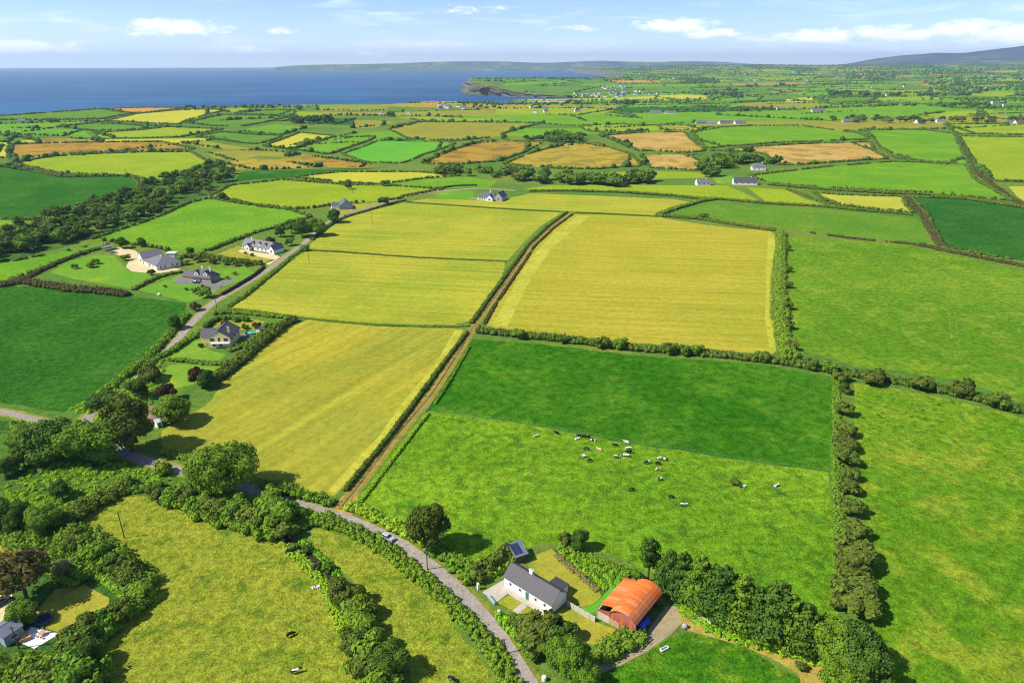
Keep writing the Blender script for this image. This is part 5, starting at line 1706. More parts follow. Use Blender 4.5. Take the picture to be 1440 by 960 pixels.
def gable_wing(par, L, W, eave, ridge, wall, roof, off=(0, 0), turn=False, ov=.3, names=('wall', 'roof')):
    """walls up to the gables and a roof with thickness; turn: ridge along y"""
    mb = MB()
    A, B = (W, L) if turn else (L, W)          # A along the ridge, B across
    prof = [(-B / 2, -.6), (B / 2, -.6), (B / 2, eave), (0, ridge), (-B / 2, eave)]
    (mb.prism_y if turn else mb.prism_x)(prof, -A / 2, A / 2)
    wl = mb.build(names[0], M[wall], par, loc=(off[0], off[1], 0))
    sl = (ridge - eave) / (B / 2)
    ze = eave - ov * sl
    r_ = MB()
    prof = [(-B / 2 - ov, ze + .04), (0, ridge + .04), (B / 2 + ov, ze + .04), (B / 2 + ov, ze + .20), (0, ridge + .22), (-B / 2 - ov, ze + .20)]
    n = 6
    # two slopes as separate closed slabs so that end caps stay convex
    for a, b, c, d in ((0, 1, 4, 5), (1, 2, 3, 4)):
        (r_.prism_y if turn else r_.prism_x)([prof[a], prof[b], prof[c], prof[d]], -A / 2 - .18, A / 2 + .18)
    ro = r_.build(names[1], M[roof], par, loc=(off[0], off[1], 0))
    cap = MB()
    if turn:
        cap.tube([(0, -A / 2 - .2, ridge + .2), (0, A / 2 + .2, ridge + .2)], .11, 6)
    else:
        cap.tube([(-A / 2 - .2, 0, ridge + .2), (A / 2 + .2, 0, ridge + .2)], .11, 6)
    cap.build('ridge_tiles', M[roof], ro)
    return wl, ro


def hip_wing(par, L, W, eave, ridge, wall, roof, off=(0, 0), ov=.4):
    mb = MB()
    mb.box(-L / 2, L / 2, -W / 2, W / 2, -.6, eave)
    wl = mb.build('wall', M[wall], par, loc=(off[0], off[1], 0))
    a, b = L / 2 + ov, W / 2 + ov
    rl = max(.2, L / 2 - W / 2)
    r_ = MB()
    e0 = eave - .02
    P = [(-a, -b, e0), (a, -b, e0), (a, b, e0), (-a, b, e0), (-a, -b, e0 + .14), (a, -b, e0 + .14), (a, b, e0 + .14), (-a, b, e0 + .14), (-rl, 0, ridge), (rl, 0, ridge)]
    if W > L:
        rl = W / 2 - L / 2
        P[8], P[9] = (0, -rl, ridge), (0, rl, ridge)
        F = [(0, 3, 2, 1), (0, 1, 5, 4), (1, 2, 6, 5), (2, 3, 7, 6), (3, 0, 4, 7), (4, 5, 8), (5, 6, 9, 8), (6, 7, 9), (7, 4, 8, 9)]
    else:
        F = [(0, 3, 2, 1), (0, 1, 5, 4), (1, 2, 6, 5), (2, 3, 7, 6), (3, 0, 4, 7), (4, 5, 9, 8), (5, 6, 9), (6, 7, 8, 9), (7, 4, 8)]
    r_.v = P
    r_.f = [list(f) for f in F]
    r_.m = [0] * len(F)
    ro = r_.build('roof', M[roof], par, loc=(off[0], off[1], 0))
    return wl, ro


def placed(name, A, B, label, cat, W, group=None):
    """an Empty in the middle of a building whose front foot runs from picture point A to B; returns it and the front length"""
    a, b = proj([A, B])
    u = b - a
    L = float(np.linalg.norm(u))
    u = u / L
    nrm = np.array([-u[1], u[0]])
    c = (a + b) / 2 + nrm * W / 2
    z = min(float(hgt(*a)), float(hgt(*b)), float(hgt(*c)))
    return empty(name, (c[0], c[1], z + .05), math.atan2(u[1], u[0]), label, cat, group), L


# ------------------------------------------------------------------ the white cottage
def cottage():
    W = 5.6
    o, L = placed('cottage', (709, 822.5), (776, 863.5), 'long white cottage with dark slate roof and one white chimney', 'cottage', W)
    print('cottage length', L)
    e, r = 2.75, 5.05
    gable_wing(o, L, W, e, r, 'white', 'slate', ov=.22)
    for u in (-L * .36, -L * .155, L * .17, L * .355):
        window(o, 'f', L, W, u, 1.0, .85, 1.05)
    d = door(o, 'f', L, W, -L * .005, 1.0, 2.15, 'door_green')
    window(o, 'b', L, W, -3, 1.0, .9, 1.0)
    chimney(o, -L * .085, .2, r - .5, r + 1.15, 'white', 1.0, .62)
    # flat dark lean-to behind
    a = MB()
    x0, x1, y0, y1 = L / 2 - 5.2, L / 2 - 1.6, W / 2, W / 2 + 2.8
    a.box(x0, x1, y0 + .01, y1, -.6, 2.35)
    a.build('annex_wall', M['white'], o)
    b = MB()
    b.solid([(x0 - .2, y0 + .01, 2.62), (x1 + .2, y0 + .01, 2.62), (x1 + .2, y1 + .2, 2.37), (x0 - .2, y1 + .2, 2.37)],
            [(x0 - .2, y0 + .01, 2.78), (x1 + .2, y0 + .01, 2.78), (x1 + .2, y1 + .2, 2.52), (x0 - .2, y1 + .2, 2.52)])
    b.build('annex_roof', M['darkfelt'], o)
    g = MB()
    g.tube([(-L / 2, -W / 2 - .26, e - .10), (L / 2, -W / 2 - .26, e - .10)], .07, 6)
    g.build('gutter', M['tin'], o)
    return o, L, W


cot, cotL, cotW = cottage()


def small_pieces():
    # shed with solar panels behind the cottage
    W = 4.2
    o, L = placed('solar_shed', (725, 793), (741, 787.5), 'small shed with grey tin roof carrying solar panels behind the white cottage', 'shed', W)
    mb = MB()
    mb.box(-L / 2, L / 2, -W / 2, W / 2, -.3, 2.2)
    mb.build('wall', M['wood'], o)
    r_ = MB()
    zf, zb = 2.25, 3.3
    r_.solid([(-L / 2 - .3, -W / 2 - .4, zf), (L / 2 + .3, -W / 2 - .4, zf), (L / 2 + .3, W / 2 + .3, zb), (-L / 2 - .3, W / 2 + .3, zb)],
             [(-L / 2 - .3, -W / 2 - .4, zf + .1), (L / 2 + .3, -W / 2 - .4, zf + .1), (L / 2 + .3, W / 2 + .3, zb + .1), (-L / 2 - .3, W / 2 + .3, zb + .1)])
    ro = r_.build('roof', M['tin'], o)
    sl = (zb - zf) / (W + .7)
    for i in range(2):
        for k in range(2):
            p = MB()
            x0 = -L / 2 + .1 + i * 1.2
            y0 = -W / 2 + .3 + k * 1.8
            z = lambda y: zf + .13 + (y + W / 2 + .4) * sl
            p.solid([(x0, y0, z(y0)), (x0 + 1.1, y0, z(y0)), (x0 + 1.1, y0 + 1.7, z(y0 + 1.7)), (x0, y0 + 1.7, z(y0 + 1.7))],
                    [(x0, y0, z(y0) + .05), (x0 + 1.1, y0, z(y0) + .05), (x0 + 1.1, y0 + 1.7, z(y0 + 1.7) + .05), (x0, y0 + 1.7, z(y0 + 1.7) + .05)])
            p.build('solar_panel', M['solar'], ro)
    door(o, 'f', L, W, 0, .9, 1.9, 'door_brown')

    # garden wall of concrete panels from the gable to the barn
    a, b = proj([(798.5, 852), (836, 874)])
    u = b - a
    Lw = float(np.linalg.norm(u))
    o = empty('garden_wall', onland(*((a + b) / 2)), math.atan2(u[1], u[0]), 'pale concrete garden wall between the cottage gable and the barn', 'wall')
    n = 5
    for i in range(n):
        x0 = -Lw / 2 + i * Lw / n
        p = MB()
        p.box(x0 + .1, x0 + Lw / n - .1, -.07, .07, -.2, 1.55)
        p.build('panel', M['concrete_wall'], o)
    for i in range(n + 1):
        x0 = -Lw / 2 + i * Lw / n
        p = MB()
        p.box(x0 - .12, x0 + .12, -.12, .12, -.2, 1.66)
        p.build('post', M['concrete_wall'], o)

    # pale blue gate and the white pillars at the drive
    a, b = proj([(684.5, 838), (695.5, 851.5)])
    u = b - a
    Lg = float(np.linalg.norm(u))
    o = empty('drive_gate', onland(*((a + b) / 2)), math.atan2(u[1], u[0]), 'pale blue drive gate standing beside the lane', 'gate')
    f = MB()
    for z in (.2, 1.15):
        f.box(-Lg / 2, Lg / 2, -.04, .04, z, z + .1)
    for x in (-Lg / 2, Lg / 2 - .09):
        f.box(x, x + .09, -.041, .041, .1, 1.3)
    f.build('frame', M['paleblue'], o)
    k = int(Lg / .28)
    for i in range(k):
        p = MB()
        x = -Lg / 2 + .18 + i * (Lg - .3) / k
        p.box(x, x + .16, -.02, .02, .3, 1.15)
        p.build('slat', M['paleblue'], o)
    for px, py, lab in ((702, 866, 'white gate pillar at the foot of the cottage garden hedge'), (672.5, 828, 'slim white gate pillar at the upper corner of the drive')):
        o = empty('gate_pillar', G(px, py), .6, lab, 'pillar')
        p = MB()
        p.box(-.25, .25, -.25, .25, -.2, 1.7)
        q = p.build('shaft', M['white'], o)
        c = MB()
        c.solid([(-.33, -.33, 1.70), (.33, -.33, 1.70), (.33, .33, 1.70), (-.33, .33, 1.70)], [(-.1, -.1, 2.0), (.1, -.1, 2.0), (.1, .1, 2.0), (-.1, .1, 2.0)])
        c.build('cap', M['white'], o)
    # white drum by the lane at the bottom
    o = empty('water_drum', G(765, 956), 0, 'white plastic drum beside the lane below the bright green tree', 'drum')
    p = MB()
    p.tube([(0, 0, 0), (0, 0, .15), (0, 0, 1.0), (0, 0, 1.15)], [.46, .5, .5, .40], 14)
    p.build('barrel', M['white'], o)
    p = MB()
    p.tube([(0, 0, 1.15), (0, 0, 1.24)], [.22, .2], 10)
    p.build('lid', M['white'], o)


M['concrete_wall'] = plain_mat('grey_concrete', (.47, .44, .38), .9, .1, 1.2, dirt=(.34, .32, .25), dirt_scale=.6)
small_pieces()


# ------------------------------------------------------------------ the rusty barn
def barn():
    Ld = 12.6
    o, Wd = placed('barn', (840, 868), (892.5, 896), 'old barn with a rusty orange arched roof and faded red front', 'barn', Ld)
    print('barn width', Wd)
    x0, xv, x1 = -Wd / 2, -Wd / 2 + Wd * .33, Wd / 2
    yf, yb = -Ld / 2, Ld / 2
    zs, rise = 3.7, 1.6                     # spring of the vault and its rise
    span = x1 - xv
    cxv = (xv + x1) / 2
    Rv = (span * span / 4 + rise * rise) / (2 * rise)
    a_max = math.asin(span / 2 / Rv)

    def vault(a, r=0.0):
        return cxv + (Rv + r) * math.sin(a), zs + rise - Rv + (Rv + r) * math.cos(a)
    mats = ['rust_a', 'rust_b', 'rust_a', 'rust_a', 'rust_b', 'rust_a', 'rust_b', 'rust_c']
    sheets_y, sheets_a = 18, 3
    r_ = random.Random(3)
    ov = .25
    for j in range(sheets_y):
        ya = yf - ov + (Ld + 2 * ov) * j / sheets_y
        yb2 = yf - ov + (Ld + 2 * ov) * (j + 1) / sheets_y + .10
        for k in range(sheets_a):
            aa = -a_max * 1.03 + 2.06 * a_max * k / sheets_a
            ab = -a_max * 1.03 + 2.06 * a_max * (k + 1) / sheets_a + .02
            lift = .012 * (j % 2) + .02 * (k % 2) + r_.uniform(0, .012)
            mb = MB()
            seg = 3
            low = [(aa + (ab - aa) * q / seg) for q in range(seg + 1)]
            ring0 = [(*vault(a, lift), ) for a in low] + [(*vault(a, lift + .04), ) for a in reversed(low)]
            for q in range(seg):
                p0, p1 = vault(low[q], lift), vault(low[q + 1], lift)
                t0, t1 = vault(low[q], lift + .04), vault(low[q + 1], lift + .04)
                mb.solid([(p0[0], ya, p0[1]), (p1[0], ya, p1[1]), (t1[0], ya, t1[1]), (t0[0], ya, t0[1])],
                         [(p0[0], yb2, p0[1]), (p1[0], yb2, p1[1]), (t1[0], yb2, t1[1]), (t0[0], yb2, t0[1])])
            mt = 'rust_d' if k == 2 and r_.random() < .85 else r_.choice(mats)
            mb.build('roof_sheet', M[mt], o)
    # lean-to roof on the left, starting a little back from the front
    zl0, zl1 = 2.6, 3.65
    n = 9
    for j in range(n):
        ya = yf + 1.5 + (Ld - 1.5) * j / n
        yb2 = yf + 1.5 + (Ld - 1.5) * (j + 1) / n + .08
        lift = .012 * (j % 2)
        mb = MB()
        q = [(x0 - .2, zl0), ((x0 + xv) / 2, zl0 + (zl1 - zl0) * .62), (xv - .05, zl1)]
        for a, b in zip(q[:-1], q[1:]):
            mb.solid([(a[0], ya, a[1] + lift), (b[0], ya, b[1] + lift), (b[0], ya, b[1] + lift + .05), (a[0], ya, a[1] + lift + .05)],
                     [(a[0], yb2, a[1] + lift), (b[0], yb2, b[1] + lift), (b[0], yb2, b[1] + lift + .05), (a[0], yb2, a[1] + lift + .05)])
        mb.build('roof_sheet', M[r_.choice(['rust_a', 'rust_a', 'rust_b', 'rust_c'])], o)
    # front: faded red sheets under the arch, block wall under the lean-to, a timber panel
    k = 8
    for i in range(k):
        xa = xv + span * i / k
        xb = xv + span * (i + 1) / k - .02
        def top(x):
            return zs + rise - Rv + math.sqrt(max(0, Rv * Rv - (x - cxv) ** 2)) - .03
        mb = MB()
        base = 1.6 if i < 3 else -.3
        d = .03 * (i % 2)
        mb.solid([(xa, yf + .10 + d, base), (xb, yf + .10 + d, base), (xb, yf + .10 + d, top(xb)), (xa, yf + .10 + d, top(xa))],
                 [(xa, yf + .14 + d, base), (xb, yf + .14 + d, base), (xb, yf + .14 + d, top(xb)), (xa, yf + .14 + d, top(xa))])
        mb.build('front_sheet', M['red_sheet' if i % 3 else 'rust_d'], o)
    mb = MB()
    mb.box(x0, xv - .04, yf, yf + .2, -.3, 2.1)
    mb.build('block_wall', M['concrete_wall'], o)
    mb = MB()
    mb.box(xv - .02, xv + span * 3 / k, yf + .04, yf + .12, -.3, 1.62)
    mb.build('timber_panel', M['tanwood'], o)
    mb = MB()
    mb.solid([(x0, yf - .03, 2.1), (xv, yf - .03, 2.1), (xv, yf - .03, 3.5), (x0, yf - .03, 2.6)], [(x0, yf + .05, 2.1), (xv, yf + .05, 2.1), (xv, yf + .05, 3.5), (x0, yf + .05, 2.6)])
    mb.build('front_sheet', M['red_sheet'], o)
    mb = MB()
    mb.box(x0, x0 + .2, yf + .21, yb, -.3, 2.5)
    mb.build('side_wall', M['concrete_wall'], o)
    mb = MB()
    mb.box(x0 + .21, x1 - .1, yb - .2, yb, -.3, 3.4)
    mb.build('back_wall', M['red_sheet'], o)
    for i in range(4):
        y = yf + .25 + (Ld - .6) * i / 3
        mb = MB()
        mb.tube([(x1 - .12, y, -.3), (x1 - .12, y, zs + .02)], .09, 8)
        mb.build('post', M['bark'], o)
    mb = MB()
    mb.box(x1 - .2, x1 - .04, yf + .2, yb - .1, zs - .12, zs + .02)
    mb.build('eave_beam', M['bark'], o)
    return o


M['tanwood'] = plain_mat('tan_boards', (.42, .29, .16), .85, .15, 2)
barn_o = barn()


def lumpy(name, parent, loc, sx, sy, sz, mat, seed, amp=.22):
    r_ = np.random.default_rng(seed)
    v, f = ICO2
    V = v * (1 + r_.normal(0, amp * .5, (len(v), 1)) + amp * np.sin(v[:, :1] * 4 + seed) * np.cos(v[:, 1:2] * 5))
    V = V * [sx, sy, sz]
    V[:, 2] = np.maximum(V[:, 2] + sz * .6, 0)
    me = mesh_np(name, V, tris=f, mats=[M[mat]], smooth=False)
    return link(name, me, parent, loc)


o = lumpy('tarpaulin_heap', None, G(901, 884), 1.1, 1.5, 1.6, 'blue_tarp', 5)
tag(o, 'heap under bright blue tarpaulin at the open side of the barn', 'tarpaulin')
o = lumpy('tarpaulin_heap', None, G(908, 876), .9, 1.1, 1.3, 'blue_tarp', 8)
tag(o, 'smaller blue tarpaulin heap farther inside the barn opening', 'tarpaulin')
o = lumpy('feed_sack', None, G(901, 893.5), .9, .7, .45, 'white', 6, .15)
tag(o, 'white sack lying at the corner of the barn', 'sack')
o = lumpy('boulder', None, G(963, 882), .8, .7, .75, 'stone', 12, .15)
tag(o, 'grey boulder at the edge of the farmyard', 'boulder')
# water trough in the dark green corner field
o = empty('water_trough', G(934, 913), R(28), 'pale concrete water trough in the bottom green field', 'trough')
mb = MB()
mb.box(-1.0, 1.0, -.32, .32, 0, .12)
for s in (-1, 1):
    mb.box(-1.0, 1.0, s * .32 - .06, s * .32 + .06, .121, .5)
    mb.box(s * 1.0 - .06, s * 1.0 + .06, -.26, .26, .121, .501)
mb.build('basin', M['white'], o)
mb = MB()
mb.box(-.93, .93, -.25, .25, .2, .40)
mb.build('water', M['tin'], o)
# field gate under the conifers
def gate(A, B, label, mat='steel', h=1.25):
    a, b = proj([A, B])
    u = b - a
    Lg = float(np.linalg.norm(u))
    o = empty('field_gate', onland(*((a + b) / 2)), math.atan2(u[1], u[0]), label, 'gate')
    for i in range(5):
        mb = MB()
        z = .2 + i * (h - .25) / 4
        mb.tube([(-Lg / 2, 0, z), (Lg / 2, 0, z)], .04, 6)
        mb.build('bar', M[mat], o)
    for x in (-Lg / 2, 0, Lg / 2):
        mb = MB()
        mb.tube([(x, 0, -.2), (x, 0, h + .1)], .06, 6)
        mb.build('post', M[mat], o)


# post and wire fence between the deep green field and the pasture
def wire_fence(line, label):
    L = smooth_line(proj(subdiv(line, False, 12)), 5.0)
    s = np.concatenate([[0], np.cumsum(np.linalg.norm(np.diff(L, axis=0), axis=1))])
    n = int(s[-1] / 6)
    x, y = np.interp(np.linspace(0, s[-1], n), s, L[:, 0]), np.interp(np.linspace(0, s[-1], n), s, L[:, 1])
    o = empty('wire_fence', onland(x[0], y[0]), 0, label, 'fence')
    me = None
    base = Vector(o.location)
    for i in range(n):
        p = onland(x[i], y[i]) - base
        if me is None:
            mb = MB()
            mb.tube([(0, 0, -.3), (0, 0, 1.15)], [.07, .06], 6)
            q = mb.build('post', M['wood'], o)
            me = q.data
        else:
            q = link('post', me, o)
        q.location = p
    mb = MB()
    for z in (.45, 1.0):
        mb.tube([onland(x[i], y[i], z) - base for i in range(n)], .012, 4)
    mb.build('wire', M['steel'], o)


wire_fence([(602, 577), (627, 580.5), (720, 593), (802, 607.5), (895, 624.5), (955, 632.5), (1015, 643), (1080, 652.5), (1165, 663)], 'post and wire fence between the deep green field and the cow pasture')
gate((977, 868), (999, 880), 'grey metal field gate under the conifer row')
gate((597, 579), (603, 574), 'small metal gate from the brown track into the cow pasture')


# ------------------------------------------------------------------ houses along the upper road
def house_a():
    """cream gravel yard: white gabled shed and a hipped bungalow"""
    W = 13.0
    o, L = placed('gabled_shed', (194, 366), (203, 372.5), 'white gable fronted shed with grey roof on the cream gravel yard', 'shed', W)
    L = 9.0
    gable_wing(o, L, W, 3.6, 6.6, 'white', 'slate_grey', turn=True)
    window(o, 'f', L, W, -2.0, 1.0, 1.4, 1.2)
    window(o, 'f', L, W, 2.0, 1.0, 1.4, 1.2)
    d = door(o, 'f', L, W, 0, 2.2, 2.5, 'door_brown')
    W = 15.0
    o, L = placed('hipped_bungalow', (203, 372), (221, 380.5), 'hip roofed grey bungalow with pale walls facing the gravel drive', 'house', W)
    L = max(L, 10.5)
    hip_wing(o, L, W, 2.9, 6.4, 'cream', 'slate_grey')
    for u in (-3.0, 0.6, 3.4):
        window(o, 'f', L, W, u, .9, 1.4, 1.3)
    for u in (-5.0, -2.4, 2.2, 5.0):
        window(o, 'r', L, W, u, .9, 1.4, 1.3)
    door(o, 'f', L, W, -1.3, 1.1, 2.1)
    mb = MB()
    mb.box(1.0, 1.7, -.8, -.1, 2.9, 7.0)
    mb.build('chimney', M['cream'], o)
    # two pale roof lights on the front slope: dark solar strips
    for u in (-1.8, .2):
        p = MB()
        sl = (6.4 - 2.9) / (L / 2 + .4)
        p.solid([(u - 3.2, -W / 2 + 1.6, 4.3), (u - 2.2, -W / 2 + 1.6, 4.3), (u - 2.2, -W / 2 + 4.5, 5.6), (u - 3.2, -W / 2 + 4.5, 5.6)],
                [(u - 3.2, -W / 2 + 1.6, 4.4), (u - 2.2, -W / 2 + 1.6, 4.4), (u - 2.2, -W / 2 + 4.5, 5.7), (u - 3.2, -W / 2 + 4.5, 5.7)])
    # carport at the left of the yard
    o, L = placed('carport', (148, 354), (163, 350), 'low open carport with grey roof at the end of the gravel yard', 'carport', 5.0)
    mb = MB()
    mb.box(-L / 2, L / 2, -2.7, 2.7, 2.5, 2.65)
    mb.build('roof', M['tin'], o)
    for x in (-L / 2 + .2, 0, L / 2 - .2):
        for y in (-2.5, 2.5):
            p = MB()
            p.tube([(x, y, -.2), (x, y, 2.5)], .09, 6)
            p.build('post', M['bark'], o)
    # flat white outbuilding at the right
    o, L = placed('flat_shed', (234, 362), (246, 362), 'flat white shed behind the hipped bungalow', 'shed', 5.0)
    mb = MB()
    mb.box(-L / 2, L / 2, -2.5, 2.5, -.2, 2.6)
    mb.build('wall', M['white'], o)
    mb = MB()
    mb.box(-L / 2 - .2, L / 2 + .2, -2.7, 2.7, 2.61, 2.8)
    mb.build('roof', M['white'], o)


house_a()


def house_b():
    W = 9.0
    o, L = placed('dormer_house', (256, 394.5), (297, 398), 'dormer house with grey slate roof on a dark tarmac forecourt', 'house', W)
    e, r = 2.7, 6.9
    hip_wing(o, L * .70, W, e, r, 'stonewall', 'slate', off=(L * .15, 0))
    gable_wing(o, L * .36, W * .8, 2.6, 5.2, 'stonewall', 'slate', off=(-L * .34, .3))
    Lm = L * .70
    for u in (-4.4, -2.2, 2.2, 4.4):
        window(o, 'f', Lm, W, u, .9, 1.3, 1.2, off=(L * .15, 0))
    door(o, 'f', Lm, W, 0, 1.2, 2.2, off=(L * .15, 0))
    for u in (-2.0, 2.0):
        window(o, 'r', Lm, W, u, .9, 1.3, 1.2, off=(L * .15, 0))
    for u in (-3.2, 3.0):
        wl, ro = gable_wing(o, 2.6, 3.0, 5.3, 6.5, 'white', 'slate', off=(L * .15 + u, -W / 2 + 2.4), turn=True, ov=.15, names=('dormer', 'dormer_roof'))
        window(o, 'f', 2.6, 3.0, 0, 4.3, 1.2, 1.0, off=(L * .15 + u, -W / 2 + 2.4), sill=False)
    chimney(o, L * .15 - 1.2, .3, 5.6, 8.3, 'white')
    chimney(o, L * .15 + 3.9, .3, 5.0, 8.0, 'white')


house_b()


def house_c():
    W = 13.0
    o, L = placed('yellow_house', (295, 489), (326.5, 488), 'yellow gable fronted house with brown windows and a dark slate roof', 'house', W)
    o.rotation_euler.z -= .05
    gable_wing(o, L, W, 4.9, 8.0, 'yellowwall', 'slate', turn=True, ov=.7)
    for u in (-3.0, 3.0):
        window(o, 'f', L, W, u, 3.0, 1.9, 1.4, 'frame_brown')
    window(o, 'f', L, W, 0, 3.0, 1.0, 1.7, 'frame_brown', sill=False)
    for u in (-4, 0, 4):
        window(o, 'r', L, W, u, 2.8, 1.5, 1.3, 'frame_brown')
    for u in (-2.6, 0.5):
        window(o, 'f', L, W, u, .5, 1.4, 1.3, 'frame_brown')
    b = MB()
    b.box(-3.6, 4.8, -W / 2 - 1.6, -W / 2 - .02, 2.3, 2.5)
    b.build('balcony', M['white'], o)
    b = MB()
    b.box(-3.6, 4.8, -W / 2 - 1.6, -W / 2 - 1.5, 3.3, 3.4)
    for i in range(15):
        b.box(-3.58 + i * .59, -3.50 + i * .59, -W / 2 - 1.59, -W / 2 - 1.51, 2.501, 3.3)
    b.build('railing', M['white'], o)
    chimney(o, L / 2 - 1.4, -W / 2 + 3.5, 5.6, 8.6, 'yellowwall')
    g = MB()
    gable = o
    wl, ro = gable_wing(o, 6.0, 7.0, 3.6, 5.8, 'yellowwall', 'slate', off=(-L / 2 - 2.6, 2.4))
    # patio with parasol and pool
    p = empty('parasol', G(354, 473), 0, 'turquoise parasol on the patio of the yellow house', 'parasol')
    mb = MB()
    mb.tube([(0, 0, 0), (0, 0, 2.6)], .05, 6)
    mb.build('pole', M['white'], p)
    mb = MB()
    mb.tube([(0, 0, 2.1), (0, 0, 2.75)], [1.9, .05], 8)
    mb.build('canopy', M['teal'], p)
    p = empty('paddling_pool', G(360, 476), 0, 'round blue pool on the patio of the yellow house', 'pool')
    mb = MB()
    mb.tube([(0, 0, 0), (0, 0, .7)], 1.9, 18)
    mb.build('rim', M['white'], p)
    mb = MB()
    mb.tube([(0, 0, .6), (0, 0, .72)], 1.75, 18)
    mb.build('water', M['pool'], p)
    p, L2 = placed('garden_shed', (366, 470), (372, 467), 'small cream garden shed at the corner of the patio', 'shed', 2.6)
    gable_wing(p, L2, 2.6, 1.9, 2.7, 'cream', 'slate_grey', ov=.15)
    door(p, 'f', L2, 2.6, 0, .8, 1.7)


house_c()


def house_d():
    W = 8.0
    o, L = placed('long_bungalow', (341, 349), (388, 357), 'long white bungalow with grey roof, dormers and a gabled right wing', 'house', W)
    e, r = 2.8, 6.4
    gable_wing(o, L * .82, W, e, r, 'white', 'slate_grey', off=(-L * .09, 0))
    gable_wing(o, 4.6, 9.5, e, 5.6, 'white', 'slate_grey', off=(L / 2 - 2.3, -.9), turn=True)
    window(o, 'f', 4.6, 9.5, 0, .8, 1.8, 1.7, off=(L / 2 - 2.3, -.9))
    gable_wing(o, 3.6, 3.4, 2.7, 4.6, 'white', 'slate_grey', off=(-L * .26, -W / 2 - .8), turn=True)
    window(o, 'f', 3.6, 3.4, 0, .8, 1.5, 1.4, off=(-L * .26, -W / 2 - .8))
    Lm = L * .82
    for u in (-9.0, -7.2, -1.6, 1.5, 4.6, 7.2):
        window(o, 'f', Lm, W, u * L / 24, .8, 1.5, 1.4, off=(-L * .09, 0))
    door(o, 'f', Lm, W, -3.2, 1.2, 2.2, off=(-L * .09, 0))
    for u in (-.19, .0, .18):
        gable_wing(o, 2.4, 2.6, 4.7, 5.7, 'slate_grey' if u else 'white', 'slate', off=(u * L, -W / 2 + 2.2), turn=True, ov=.12, names=('dormer', 'dormer_roof'))
        window(o, 'f', 2.4, 2.6, 0, 3.9, 1.2, .9, off=(u * L, -W / 2 + 2.2), sill=False)
    chimney(o, -L * .3, 0, 5.8, 7.7, 'white')


house_d()


def house_e():
    W = 16.0
    o, L = placed('slate_house', (477, 295), (496, 294), 'slate clad gable fronted house beside the upper lane', 'house', W)
    gable_wing(o, L, W, 3.0, 6.6, 'bluegrey', 'slate_blue', turn=True, ov=.5)
    for u in (-3, 0, 3):
        window(o, 'f', L, W, u, .9, 1.6, 1.3)
    for u in (-4, 2):
        window(o, 'r', L, W, u, .9, 1.6, 1.3)
    gable_wing(o, 6, 7, 2.6, 4.6, 'white', 'slate_blue', off=(-L / 2 - 2.8, 2))
    chimney(o, 1.5, 2, 5.8, 7.6, 'bluegrey')


house_e()


def house_f():
    W = 10.0
    o, L = placed('lane_end_house', (675, 281), (697, 282.5), 'large grey roofed white house at the top of the lane', 'house', W)
    L = 19.0
    hip_wing(o, L, W, 2.9, 6.8, 'white', 'slate_blue', off=(-1, 0))
    gable_wing(o, 8, 15, 3.2, 7.6, 'greywall', 'slate_blue', off=(10.5, 2), turn=True)
    gable_wing(o, 6, 7, 2.8, 5.8, 'white', 'slate_blue', off=(3, -5.5), turn=True)
    for u in (-7, -4.5, -2):
        window(o, 'f', L, W, u, .8, 1.7, 1.5, off=(-1, 0))
    window(o, 'f', 6, 7, 0, .8, 2.2, 1.5, off=(3, -5.5))
    window(o, 'f', 8, 15, 0, .8, 2.2, 1.6, off=(10.5, 2))
    chimney(o, 1.0, 0, 6.0, 9.0, 'cream')
    chimney(o, 10.5, 3, 6.8, 9.0, 'greywall')
    mb = MB()
    mb.box(-17, -10.6, -4, -3.7, -.3, 1.2)
    mb.build('garden_wall_part', M['greywall'], o)


house_f()


def red_cottage():
    W = 8.0
    o, L = placed('red_roofed_cottage', (203, 596), (217, 598), 'small white cottage with a red brown roof half hidden by junction trees', 'cottage', W)
    gable_wing(o, L, W, 2.6, 5.2, 'white', 'redtile', turn=False)
    window(o, 'r', L, W, 0, .9, 1.0, 1.0)
    window(o, 'f', L, W, 0, .9, 1.0, 1.0)
    p, L2 = placed('white_outhouse', (222, 602), (229, 599), 'low white outhouse beside the red roofed cottage', 'shed', 3.0)
    gable_wing(p, L2, 3.0, 2.0, 2.9, 'white', 'white', ov=.15)
    door(p, 'f', L2, 3.0, 0, .8, 1.7, 'door_green')


red_cottage()


